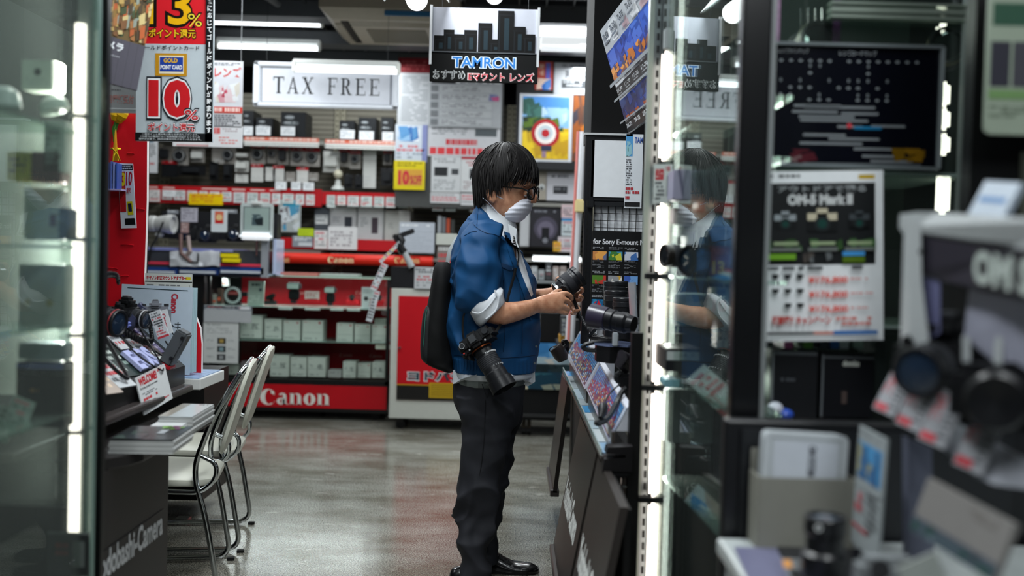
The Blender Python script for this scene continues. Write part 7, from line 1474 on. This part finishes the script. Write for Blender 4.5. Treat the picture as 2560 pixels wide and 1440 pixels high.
# legs
b.add(*loft([row(1020, 1165, 1275, .06, -.085), row(1110, 1172, 1255, .06, -.09), row(1230, 1162, 1228, .055, -.1), row(1330, 1160, 1212, .045, -.1), row(1440, 1168, 1212, .04, -.11), row(1455, 1175, 1235, .035, -.115)], 24, 4), SKIN)
b.add(*loft([row(1020, 1190, 1290, .06, .085), row(1110, 1205, 1275, .06, .08), row(1222, 1190, 1245, .055, .07), row(1310, 1188, 1232, .04, .065), row(1395, 1190, 1232, .035, .06), row(1415, 1195, 1255, .03, .06)], 24, 4), SKIN)
remesh(b.out('body', pt_, True), .0042, 2)

# ---- cloth folds
def fold(freq, amp, dirv, warp=.5, seed=0.):
    d = V(dirv).normalized()
    def f(p, t, th):
        w_ = noise.noise(p * 4 + V((seed, seed, seed))) * warp; s = (1 - abs(math.sin((p.dot(d) + w_ * .25) * freq * .5))) ** 1.7 * 1.8 - .7; m = .5 + .5 * noise.noise(p * 6 + V((seed + 7, 0, 0)))
        return amp * s * max(0, m) + amp * .5 * noise.noise(p * 14)
    return f
def mixf(*fs_): return lambda p, t, th: sum(f(p, t, th) for f in fs_)
BLUE = mat('#0d3d66', .62, var=.05, vs=14, bump=.12, bs=700)
b = B()
tors = [ringline((1196, 514), (1252, 566), 0, .070, 2), ringline((1186, 527), (1264, 588), 0, .098, 2), ringline((1168, 545), (1278, 606), 0, .145, 2.2), ringline((1155, 562), (1291, 620), 0, .185, 2.4), ringline((1143, 585), (1305, 638), 0, .212, 2.5), ringline((1130, 620), (1320, 658), 0, .222, 2.5), ringline((1124, 660), (1332, 682), 0, .222, 2.5), row(700, 1121, 1341, .22, e=2.4),
        row(750, 1119, 1346, .218, e=2.4), row(800, 1116, 1347, .216, e=2.4), row(840, 1117, 1346, .215, e=2.4), row(870, 1122, 1344, .212, e=2.4), row(888, 1128, 1342, .205, e=2.4), row(905, 1131, 1341, .202, e=2.4), row(926, 1133, 1341, .200, e=2.4)]
def tf(p, t, th):
    g_ = 0 if t < .15 else 1
    v = fold(34, .014, (.5, .2, .8), .9, 1)(p, t, th) * g_ + fold(22, .013, (.9, .3, -.25), 1.2, 5)(p, t, th) * g_
    if t > .86: v = v * .3 + .0018 * math.sin(th * 46)
    return v
vsT, fsT = loft(tors, 96, 8, tf); b.add(vsT, fsT, BLUE)
slv = [((1168, 556), (1232, 548), -.13, .055), ((1154, 582), (1246, 568), -.175, .072), ((1143, 620), (1256, 600), -.205, .082), ((1136, 660), (1259, 640), -.225, .088), ((1133, 700), (1257, 678), -.238, .09), ((1137, 738), (1254, 704), -.246, .088), ((1152, 764), (1252, 720), -.25, .082), ((1174, 781), (1250, 728), -.25, .076)]
sf = mixf(fold(36, .018, (.75, .1, .65), 1.0, 3), fold(24, .018, (-.7, 0, .7), 1.3, 9))
vsS, fsS = loft([ringline(*r) for r in slv], 72, 9, sf); b.add(vsS, fsS, BLUE)
vsL, fsL = loft([ringline(*r) for r in [((1180, 565), (1245, 555), .14, .06), ((1190, 620), (1280, 605), .19, .08), ((1205, 680), (1305, 660), .205, .085), ((1235, 745), (1320, 690), .205, .08), ((1275, 785), (1328, 708), .19, .07), ((1290, 790), (1333, 715), .185, .066)]], 48, 6, sf); b.add(vsL, fsL, BLUE)
jk = remesh(b.out('jacket', pt_, True), .0048, 1)
bvh = BVHTree.FromPolygons([tuple(v) for v in vsT + vsS + vsL], [tuple(f) for f in fsT] + [tuple(i + len(vsT) for i in f) for f in fsS] + [tuple(i + len(vsT) + len(vsS) for i in f) for f in fsL])
bvT = BVHTree.FromPolygons([tuple(v) for v in vsT], [tuple(f) for f in fsT])
def drape(px, py, off=.004, tree=None, dflt=-.2):
    d = ray(px, py).normalized(); h = (tree or bvh).ray_cast(CP, d)
    return (h[0] - d * off) if h[0] is not None else H(px, py, dflt)
def dstrip(b, left, right, m, off=.004, th=.003, n=12, tree=None, cols=4):
    L_, R_ = spline([V((*p, 0)) for p in left], n), spline([V((*p, 0)) for p in right], n); k = min(len(L_), len(R_)); vs = []
    for i in range(k):
        for j in range(cols + 1): p = L_[i].lerp(R_[i], j / cols); vs.append(drape(p.x, p.y, off, tree))
    c1 = cols + 1; nn = len(vs); d = V((0, th, 0)); vs += [v + d for v in vs]; fs = []
    for i in range(k - 1):
        for j in range(cols): q = (i * c1 + j, i * c1 + j + 1, (i + 1) * c1 + j + 1, (i + 1) * c1 + j); fs += [q[::-1], tuple(a + nn for a in q)]
        for j, s in ((0, 1), (cols, -1)): q = (i * c1 + j, (i + 1) * c1 + j, (i + 1) * c1 + j + nn, i * c1 + j + nn); fs.append(q)
    for i in (0, k - 1):
        for j in range(cols): fs.append((i * c1 + j, i * c1 + j + 1, i * c1 + j + 1 + nn, i * c1 + j + nn))
    return b.add(vs, fs, m)
WS = mat('#c9cdd2', .6, var=.03, bump=.1, bs=500)
# collars
cf = fold(50, .002, (.5, .5, .7), .8, 2)
B().add(*loft([ringline((1214, 501), (1284, 546), 0, .064), ringline((1207, 510), (1290, 570), 0, .072), ringline((1202, 524), (1293, 592), 0, .080), ringline((1198, 545), (1292, 618), 0, .1), ringline((1190, 585), (1300, 665), 0, .155)], 48, 6, cf, False), WS).out('shirt_collar', pt_, True).modifiers.new('s', 'SOLIDIFY').thickness = .004
B().add(*loft([ringline((1194, 512), (1262, 622), 0, .080), ringline((1188, 524), (1266, 638), 0, .096), ringline((1178, 544), (1272, 660), 0, .130)], 48, 7, cf, False), mat('#0c3960', .62, bump=.1, bs=700)).out('jacket_collar', pt_, True).modifiers.new('s', 'SOLIDIFY').thickness = .005
b = dstrip(B(), [(1270, 560), (1276, 590), (1281, 615), (1293, 655), (1310, 700), (1328, 742)], [(1292, 572), (1291, 598), (1299, 622), (1312, 660), (1324, 700), (1333, 736)], WS, .006, tree=bvT); b.out('shirt_front', pt_, True)
b = dstrip(B(), [(1258, 578), (1266, 612), (1278, 650), (1292, 690), (1312, 745), (1326, 800)], [(1275, 583), (1281, 615), (1292, 652), (1308, 695), (1325, 742), (1329, 800)], BLUE, .009, tree=bvT); b.out('lapel', pt_, True)
b = dstrip(B(), [(1284, 592), (1283, 605), (1288, 640)], [(1288, 592), (1289, 608), (1291, 645)], mat('#5c3a30', .5), .008, tree=bvT, cols=2); b.out('neck_strap', pt_, True)
DB = mat('#082a4a', .6)
b = dstrip(B(), [(1253, 657), (1275, 664), (1294, 668)], [(1255, 668), (1276, 676), (1293, 672)], DB, .008, .004, tree=None, cols=3); b.out('pocket_flap', pt_, True)
for j, pts in enumerate(([(1183, 560), (1196, 572), (1215, 582), (1235, 586), (1250, 592)], [(1160, 590), (1178, 580), (1192, 578)], [(1135, 887), (1180, 893), (1240, 896), (1300, 892), (1338, 888)], [(1258, 700), (1262, 760), (1262, 830), (1258, 880)], [(1296, 700), (1304, 770), (1306, 840), (1304, 884)], [(1194, 518), (1194, 540), (1192, 562)])):
    q = spline([V((*p, 0)) for p in pts], 8); B().tube([drape(p.x, p.y, .0015) for p in q], .0014, DB, n=5).out('seam', pt_, True)
for px, py in ((1336, 908), (1340, 866), (1280, 672)): c = drape(px, py, .003); B().lathe([(0, .004), (.004, .004), (.0055, .001), (.0055, 0)], mat('#8f979c', .25, .8), 14, Matrix.Translation(c) @ Matrix.Rotation(R(90), 4, 'X')).out('snap_button', pt_, True)
# ribs at the back hem
b = B()
for i in range(9): x = 1158 + i * 8; b.tube([drape(x, 896, .001), drape(x + 1, 912, .003), drape(x, 926, .001)], .0022, BLUE, n=5)
b.out('hem_rib', pt_, True)
# rolled shirt cuff
b = B(); b.add(*loft([ringline(*r) for r in [((1170, 768), (1246, 716), -.25, .062), ((1176, 784), (1255, 722), -.25, .078), ((1186, 802), (1260, 738), -.25, .080), ((1199, 815), (1262, 755), -.25, .074), ((1210, 811), (1258, 758), -.25, .056), ((1208, 800), (1248, 758), -.25, .050)]], 56, 7, mixf(fold(60, .004, (.7, .2, -.7), 1.0, 4), fold(90, .002, (.3, .8, .5), 1, 6))), WS); b.out('rolled_cuff', pt_, True)
b = B(); b.tube(spline([H(1236, 726, -.325), H(1246, 745, -.328), H(1240, 775, -.33), H(1215, 798, -.326)], 6), .004, WS, n=6); b.tube(spline([H(1180, 780, -.318), H(1200, 783, -.33), H(1222, 765, -.333), H(1240, 740, -.325)], 6), .003, WS, n=6); b.out('cuff_fold', pt_, True)
# shirt hem and grey undershirt
B().add(*loft([row(905, 1135, 1334, .192), row(925, 1134, 1336, .198), row(938, 1137, 1334, .192), row(941, 1143, 1328, .18)], 60, 4, fold(50, .002, (1, 0, 0), 1, 3)), WS).out('shirt_hem', pt_, True)
for pts in ([(1132, 925), (1133, 960), (1160, 945), (1190, 938), (1200, 925)], [(1270, 925), (1282, 940), (1306, 948), (1324, 962), (1338, 954), (1337, 925)]):
    q = [H(x, y, -.19 + (.12 if x > 1300 else 0) + (.1 if x < 1150 else 0)) for x, y in pts]; B().plate(q, .012, WS).out('shirt_tail', pt_)
GRM = bpy.data.materials.new('mat_grey_check'); GRM.use_nodes = True; n_ = GRM.node_tree; ck = n_.nodes.new('ShaderNodeTexChecker'); ck.inputs['Scale'].default_value = 22; ck.inputs[1].default_value = lin('#6f7674'); ck.inputs[2].default_value = lin('#565c5a')
t_ = n_.nodes.new('ShaderNodeTexCoord'); n_.links.new(t_.outputs['Object'], ck.inputs[0]); n_.links.new(ck.outputs[0], n_.nodes['Principled BSDF'].inputs['Base Color']); n_.nodes['Principled BSDF'].inputs['Roughness'].default_value = .7
B().add(*loft([row(925, 1142, 1322, .178), row(940, 1140, 1318, .182), row(951, 1139, 1316, .182), row(957, 1142, 1312, .176)], 60, 4), GRM).out('undershirt_hem', pt_, True)
# trousers
TRM = mat('#232429', .7, var=.12, vs=60, bump=.2, bs=900)
b = B(); pf = mixf(fold(30, .012, (.3, .1, .95), 1.2, 11), fold(46, .006, (-.5, .2, .85), 1.0, 12))
b.add(*loft([row(946, 1136, 1314, .168), row(975, 1133, 1312, .176), row(1005, 1136, 1308, .180), row(1035, 1150, 1303, .178), row(1060, 1162, 1296, .170)], 64, 6, fold(26, .003, (.6, .2, .8), 1, 13)), TRM)
def legf(p, t, th): return pf(p, t, th) * (1 + 1.6 * math.exp(-((t - .55) / .13) ** 2) + 2.2 * math.exp(-((t - .95) / .08) ** 2))
b.add(*loft([row(*r) for r in [(990, 1137, 1296, .092, -.088), (1030, 1146, 1290, .092, -.09), (1060, 1159, 1283, .088, -.092), (1110, 1156, 1273, .084, -.096), (1165, 1147, 1262, .08, -.1), (1215, 1139, 1250, .077, -.104), (1262, 1136, 1240, .073, -.106), (1310, 1139, 1229, .069, -.108), (1360, 1144, 1221, .066, -.11), (1395, 1150, 1221, .066, -.112), (1420, 1143, 1230, .069, -.114), (1445, 1140, 1238, .07, -.116), (1462, 1146, 1240, .068, -.118)]], 56, 8, legf), TRM)
b.add(*loft([row(*r) for r in [(990, 1190, 1308, .09, .085), (1040, 1195, 1303, .09, .085), (1110, 1195, 1287, .085, .08), (1170, 1188, 1280, .08, .075), (1200, 1182, 1268, .078, .072), (1225, 1178, 1256, .074, .07), (1280, 1172, 1251, .07, .066), (1340, 1170, 1249, .067, .062), (1362, 1172, 1250, .068, .06), (1400, 1176, 1250, .068, .06)]], 48, 7, legf), TRM)
remesh(b.out('trousers', pt_, True), .0052, 1)
for pts in ([(1205, 960), (1214, 985), (1217, 992), (1225, 975), (1232, 958)], [(1213, 1000), (1211, 1080), (1203, 1160), (1190, 1240)]):
    B().tube(spline([H(x, y, -.186 + (0 if y < 1000 else .004 * (y - 1000) / 100 - .002)) for x, y in pts], 6), .0016, mat('#141518', .7), n=5).out('trouser_seam', pt_, True)
# shoes
SH = mat('#0a0a0c', .22, coat=.4)
def shoe(dx, dy_px, dy):
    r = [((1176 + dx, 1385 + dy_px), (1176 + dx, 1428 + dy_px), dy, .02), ((1184 + dx, 1372 + dy_px), (1184 + dx, 1430 + dy_px), dy, .034), ((1205 + dx, 1366 + dy_px), (1205 + dx, 1430 + dy_px), dy, .038), ((1232 + dx, 1368 + dy_px), (1232 + dx, 1430 + dy_px), dy, .039), ((1254 + dx, 1380 + dy_px), (1254 + dx, 1430 + dy_px), dy, .042),
         ((1280 + dx, 1394 + dy_px), (1280 + dx, 1430 + dy_px), dy, .048), ((1305 + dx, 1398 + dy_px), (1305 + dx, 1430 + dy_px), dy, .050), ((1328 + dx, 1401 + dy_px), (1328 + dx, 1429 + dy_px), dy, .043), ((1342 + dx, 1408 + dy_px), (1342 + dx, 1427 + dy_px), dy, .026), ((1347 + dx, 1414 + dy_px), (1347 + dx, 1422 + dy_px), dy, .010)]
    s = B().add(*loft([ringline(*q) for q in r], 32, 6), SH).out('shoe', pt_, True)
    z = H(1260 + dx, 1430 + dy_px, dy).z
    x0, x1 = H(1176 + dx, 1430 + dy_px, dy).x, H(1346 + dx, 1430 + dy_px, dy).x; yc = YM + dy; pts = []
    prof = [(0, .024), (.06, .036), (.2, .038), (.45, .038), (.65, .050), (.82, .050), (.94, .034), (1, .012)]
    out = [(x0 + (x1 - x0) * u, yc - w_) for u, w_ in prof] + [(x0 + (x1 - x0) * u, yc + w_) for u, w_ in reversed(prof)]
    slab(B(), out, .001, max(.02, z + .008), mat('#131313', .5)).out('sole', s)
    b = B()
    for i in range(4): x = 1240 + i * 9 + dx; y = 1372 + i * 7 + dy_px; b.tube([H(x, y + 8, dy - .034), H(x + 2, y - 1, dy - .018), H(x + 4, y, dy + .01)], .0024, '#060606', n=6)
    b.out('laces', s, True)
shoe(0, 8, .06); shoe(-52, 48, -.12)
# ---- head details
HAIR = mat('#0d0b0b', .68, var=.3, vs=80); HGR = mat('#262423', .6)
hc = H(1264, 447)
def hbot(phi):                                               # lower hair edge (pixel row) by bearing, 0 = forward
    a = abs((phi + 180) % 360 - 180)
    tab = [(0, 447), (30, 451), (55, 456), (72, 468), (84, 486), (96, 478), (112, 492), (130, 508), (150, 512), (180, 514)]
    for (a0, y0), (a1, y1) in zip(tab, tab[1:]):
        if a <= a1: return y0 + (y1 - y0) * (a - a0) / (a1 - a0)
    return 514
def hp(phi, u, rs=1., zrow=None):
    """point on the hair surface, u 0 crown .. 1 lower edge"""
    rx = (.131 if math.cos(R(phi)) > 0 else .124) * rs; ry = .121 * rs; rz = .138 * rs
    zl = H(1264, zrow or hbot(phi)).z - hc.z; z = None
    if zl > -.01: tmax = math.acos(max(-1, min(1, zl / rz))); arc_ = tmax; drop = 0
    else: tmax = PI / 2; drop = -zl
    tot = tmax * .13 + drop; s = u * tot; th = min(tmax, s / .13)
    ext = max(0, s - tmax * .13); pull = 1 - .55 * ext * (1.9 if abs((phi + 180) % 360 - 180) > 100 else 1.0)
    return hc + V((rx * math.cos(R(phi)) * math.sin(th) * pull, ry * math.sin(R(phi)) * math.sin(th) * pull, rz * math.cos(th) - ext))
b = B(); n, m = 60, 16; vs = []
for inner in (0, 1):
    for i in range(m + 1):
        for j in range(n): vs.append(hp(j * 360 / n, i / m, .965 - .06 * inner))
o_ = (m + 1) * n; fs = []
for i in range(m):
    for j in range(n): q = (i * n + j, i * n + (j + 1) % n, (i + 1) * n + (j + 1) % n, (i + 1) * n + j); fs += [q, tuple(a + o_ for a in q[::-1])]
for j in range(n): fs.append((m * n + j, m * n + (j + 1) % n, m * n + (j + 1) % n + o_, m * n + j + o_))
b.add(vs, fs, HAIR)
rnd = random.Random(21)
for i in range(1500):
    phi = rnd.random() * 360; u0 = rnd.random() ** 1.5 * .45; u1 = min(1.06, u0 + .35 + rnd.random() * .7); rs = .965 + rnd.random() * .085; sway = (rnd.random() - .5) * 30; jit = (rnd.random() - .5) * 16; pts = []
    zr = hbot(phi) + jit * (1.4 if abs((phi + 180) % 360 - 180) < 60 else 1); flk = rnd.random() * .10
    # fringe swept forward and towards the viewer side
    for k in range(9):
        f = k / 8; u = u0 + (u1 - u0) * f; ph = phi + sway * f + (12 * math.sin(f * 3) if abs((phi + 180) % 360 - 180) < 70 else 0)
        pts.append(hp(ph, u, rs * (1 + .012 * math.sin(f * 5 + i) + (flk * f * f if 100 < ph % 360 < 260 else 0)), zr))
    w_ = .0022 + rnd.random() * .0022
    b.tube(pts, [w_ * .5, w_, w_ * 1.1, w_ * 1.1, w_, w_ * .9, w_ * .8, w_ * .55, w_ * .15], HGR if rnd.random() < .045 else HAIR, n=4)
b.v = [tuple(v) for v in yawed(b.v)]; b.out('hair', pt_, True)
# mask
MK = mat('#e3e5f0', .6, var=.02, bump=.05, bs=600); b = B()
def mf(p, t, th): return (.0014 * math.sin(t * 40) if .15 < t < .85 else 0) + .0012 * noise.noise(p * 60)
vs, fs = loft([row(498, 1308, 1331, .014), row(503, 1290, 1334, .040, e=2.0), row(512, 1276, 1334, .058, e=2.1), row(524, 1266, 1330, .070, e=2.1), row(536, 1258, 1322, .070, e=2.1), row(547, 1260, 1312, .058, e=2.1), row(556, 1275, 1302, .034, e=2)], 56, 9, mf)
b.add(yawed(vs), fs, MK); b.out('face_mask', pt_, True)
for s in (-1, 1):
    g = B(); g.tube(spline([H(1290, 505, s * .074), H(1275, 497, s * .088), H(1250, 482, s * .101), H(1234, 470, s * .106)], 6), .0024, MK, n=6, flat=.5); g.tube(spline([H(1262, 532, s * .077), H(1252, 520, s * .084), H(1240, 506, s * .094), H(1228, 494, s * .106)], 6), .0024, MK, n=6, flat=.5); g.v = [tuple(v) for v in yawed(g.v)]; g.out('ear_loop', pt_, True)
# glasses
t = pt_; GF = mat('#0a0a0c', .2); g = B()
def lens_loop(c, w_, h_, s):
    out = []
    for k in range(29):
        a = 2 * PI * k / 28; x, z = math.cos(a), math.sin(a); x = math.copysign(abs(x) ** .7, x); z = math.copysign(abs(z) ** .7, z)
        out.append(c + V((-.010 * abs(x * s) * (1 if x * s > 0 else .1), x * w_ / 2, z * h_ / 2 - .004 * x * s)))
    return out
gl_ = B()
for s in (-1, 1):
    c = H(1344, 487, s * .037); lp = lens_loop(c, .056, .042, s); g.tube(lp, .0034, GF, n=8)
    gl_.add([c + (p - c) * .97 for p in lp[:-1]] + [c + (p - c) * .97 + V((.0015, 0, 0)) for p in lp[:-1]], [tuple(range(28)), tuple(range(55, 27, -1))], glass('#eef0f4'))
    g.tube([c + V((-.008, s * .028, .008)), H(1328, 474, s * .078), H(1290, 469, s * .098), H(1250, 466, s * .108), H(1236, 472, s * .107)], [.0035, .003, .0026, .0026, .002], GF, n=6)
g.tube([H(1343, 483, -.010), H(1345, 480, 0), H(1343, 483, .010)], .0022, GF, n=6)
g.v = [tuple(v) for v in yawed(g.v)]; g.out('glasses_frame', pt_, True); gl_.v = [tuple(v) for v in yawed(gl_.v)]; gl_.out('glasses_lens', pt_)
for s in (-1, 1):
    g = B(); c = H(1326, 488, s * .034); g.lathe([(.0085 * math.sin(R(a)), -.0085 * math.cos(R(a))) for a in range(0, 181, 18)], mat('#c9c6c4', .2), 16, Matrix.Translation(c)); g.lathe([(0, 0), (.006, 0), (.004, .002), (0, .0025)], mat('#140c08', .1), 14, Matrix.Translation(c + V((.0088, 0, -.003))) @ Matrix.Rotation(R(90), 4, 'Y')); g.v = [tuple(v) for v in yawed(g.v)]; g.out('eye', pt_, True)
    g = B(); g.lathe([(.0100 * math.sin(R(a)), -.0100 * math.cos(R(a))) for a in range(0, 181, 18)], SKIN, 16, Matrix.Translation(c + V((.0004, 0, .0028)))); g.tube([c + V((.007, -.010, -.002)), c + V((.0108, -.004, -.003)), c + V((.0108, .004, -.003)), c + V((.007, .010, -.002))], [.0008, .0012, .0012, .0008], '#120c0a', n=6); g.v = [tuple(v) for v in yawed(g.v)]; g.out('eyelid', pt_, True)
    g = B(); g.tube([H(1326, 470, s * .056), H(1333, 465, s * .040), H(1335, 468, s * .02)], [.002, .0034, .002], HAIR, n=6); g.v = [tuple(v) for v in yawed(g.v)]; g.out('eyebrow', pt_, True)

# ================================================================ THINGS THE PERSON CARRIES
c = H(1420, 710, -.01); t = thing('held_lens', 'large black lens held in the man\'s hands', 'lens', c)
d = (H(1450, 689, -.01) - H(1392, 732, -.01)); L = d.length; M = aim(H(1392, 732, -.01), d + V((0, .02, 0))); r = .046
LM = mat('#1b1c20', .35)
B().lathe([(0, 0), (.034, 0), (.034, .012), (.036, .014), (.040, .03), (r * .98, .034), (r * .98, L * .72), (r * .94, L * .74), (r * .94, L * .82), (r * 1.02, L * .86), (r * 1.02, L)], LM, 36, M).out('barrel', t, True)
B().lathe([(.035, .001), (.041, .002), (.041, .012), (.035, .013)], mat('#9aa0a4', .25, .9), 36, M).out('mount_ring', t, True)
B().lathe([(r * .98, L * .40), (r * 1.01, L * .41), (r * 1.01, L * .66), (r * .98, L * .67)], mat('#26272c', .7, bump=.4, bs=400), 36, M).out('zoom_ring', t, True)
B().lathe([(r * 1.02, L), (r * .92, L), (r * .86, L * .9), (0, L * .9)], mat('#0e1016', .1, coat=1), 36, M).out('front_glass', t, True)
o = B().tube(spline([H(1398, 722, -.05), H(1412, 716, -.06), H(1428, 738, -.06), H(1434, 742, -.03)], 5), .006, mat('#141417', .4), n=8).out('security_tether', t, True)
b = B(); pk = [row(655, 1092, 1122, .07), row(668, 1086, 1130, .11), row(700, 1081, 1134, .135), row(770, 1069, 1134, .15), row(830, 1058, 1134, .155), row(875, 1054, 1134, .155), row(898, 1058, 1136, .15), row(912, 1080, 1136, .145), row(924, 1116, 1138, .12)]
BP = mat('#08090a', .8, var=.3, vs=20, bump=.25, bs=300)
t = thing('backpack', 'slim black backpack on the man\'s back', 'backpack', H(1095, 800)); b.add(*loft(pk, 48, 6, fold(24, .004, (.4, .2, .9), 1, 20)), BP); b.out('pack_body', t, True)
b = B(); b.add(*loft([row(765, 1066, 1092, .09, -.02), row(790, 1058, 1092, .12, -.02), row(850, 1053, 1092, .125, -.02), row(890, 1054, 1090, .12, -.02), row(905, 1066, 1090, .09, -.02)], 36, 5, fold(30, .003, (.4, .2, .9), 1, 23)), mat('#14181a', .65, bump=.2, bs=300)); b.out('front_pocket', t, True)
B().tube(spline([H(1067, 775, -.13), H(1063, 800, -.135), H(1060, 850, -.14), H(1058, 885, -.13)], 5), .0025, mat('#24564a', .5), n=5).out('piping', t, True)
B().tube(spline([H(1118, 662, -.03), H(1124, 630, -.03), H(1140, 600, -.02), H(1160, 575, -.0)], 6), [.012] * 19, mat('#8f9496', .6), n=8, flat=.4).out('grab_handle', t, True)
# camera at the hip
f_ = V((.52, -.30, -.80)); c = H(1196, 852, -.29)
t, M = camera_thing('hanging_camera', 'black mirrorless camera hanging at the man\'s hip on a strap', c, f_, 1.16, (.036, .125), up=V((-.30, -.92, .20)), ring=None)
B().lathe([(.0345, .002), (.036, .002), (.036, .006), (.0345, .006)], mat('#a0522a', .3, .7), 30, M @ Matrix.Translation((.006, .024, -.004)) @ Matrix.Rotation(R(-90), 4, 'X')).out('mount_ring', t, True)
MLc = M @ Matrix.Translation((.006, .024, -.004)) @ Matrix.Rotation(R(-90), 4, 'X')
B().lathe([(.036, .118), (.041, .12), (.043, .155), (.040, .155), (.037, .125)], mat('#141518', .35), 30, MLc).out('lens_hood', t, True)
b = B(); rnd = random.Random(4)
for i in range(12): a = R(150 + i * 9); b.box((.0365 * math.cos(a) * 1.0, .0365 * math.sin(a), .030 + .0 * i), (.0035, .0012, .005), '#b9bcbe', MLc)
for i in range(7): a = R(160 + i * 14); b.box((.036 * math.cos(a), .036 * math.sin(a), .078), (.003, .0012, .004), '#8f9294', MLc)
b.out('scale_marks', t)
for x, cl in ((.030, '#b9bcbe'), (.052, '#b03028'), (-.03, '#b9bcbe')): B().lathe([(0, 0), (.003, 0), (.003, .0015), (0, .0015)], cl, 10, M @ Matrix.Translation((x, .02, .0415))).out('control_mark', t)
B().lathe([(.0082, .0505), (.0092, .0505), (.0092, .0515), (.0082, .0515), (.0082, .0505)], '#b3b6b8', 18, M @ Matrix.Translation((.044, -.002, 0)) @ Matrix.Rotation(0, 4, 'Z')).out('dial_mark', t, True)
STR = mat('#0b0b0d', .6)
t = thing('camera_strap', 'thin black camera strap running under the man\'s arm and across his jacket', 'strap', H(1200, 800, -.28))
B().tube(spline([H(1163, 862, -.30), H(1157, 830, -.28), H(1158, 795, -.25), H(1166, 770, -.22), H(1172, 745, -.2)], 6), .006, STR, n=6, flat=.3).out('rear_strap', t, True)
B().tube(spline([H(1240, 830, -.30), H(1256, 800, -.25), H(1266, 760, -.25), H(1275, 725, -.235), H(1285, 690, -.225), H(1289, 670, -.222)], 6), .006, STR, n=6, flat=.3).out('front_strap', t, True)
dsx = spline([V((*p, 0)) for p in ((1292, 665), (1296, 640), (1290, 612), (1284, 590))], 6)
B().tube([drape(p.x, p.y, .010, bvT) for p in dsx], .004, STR, n=6, flat=.4).out('chest_strap', t, True)

for m_ in (BLUE, TRM, DB, BP, HAIR): m_.node_tree.nodes['Principled BSDF'].inputs['Specular IOR Level'].default_value = .2
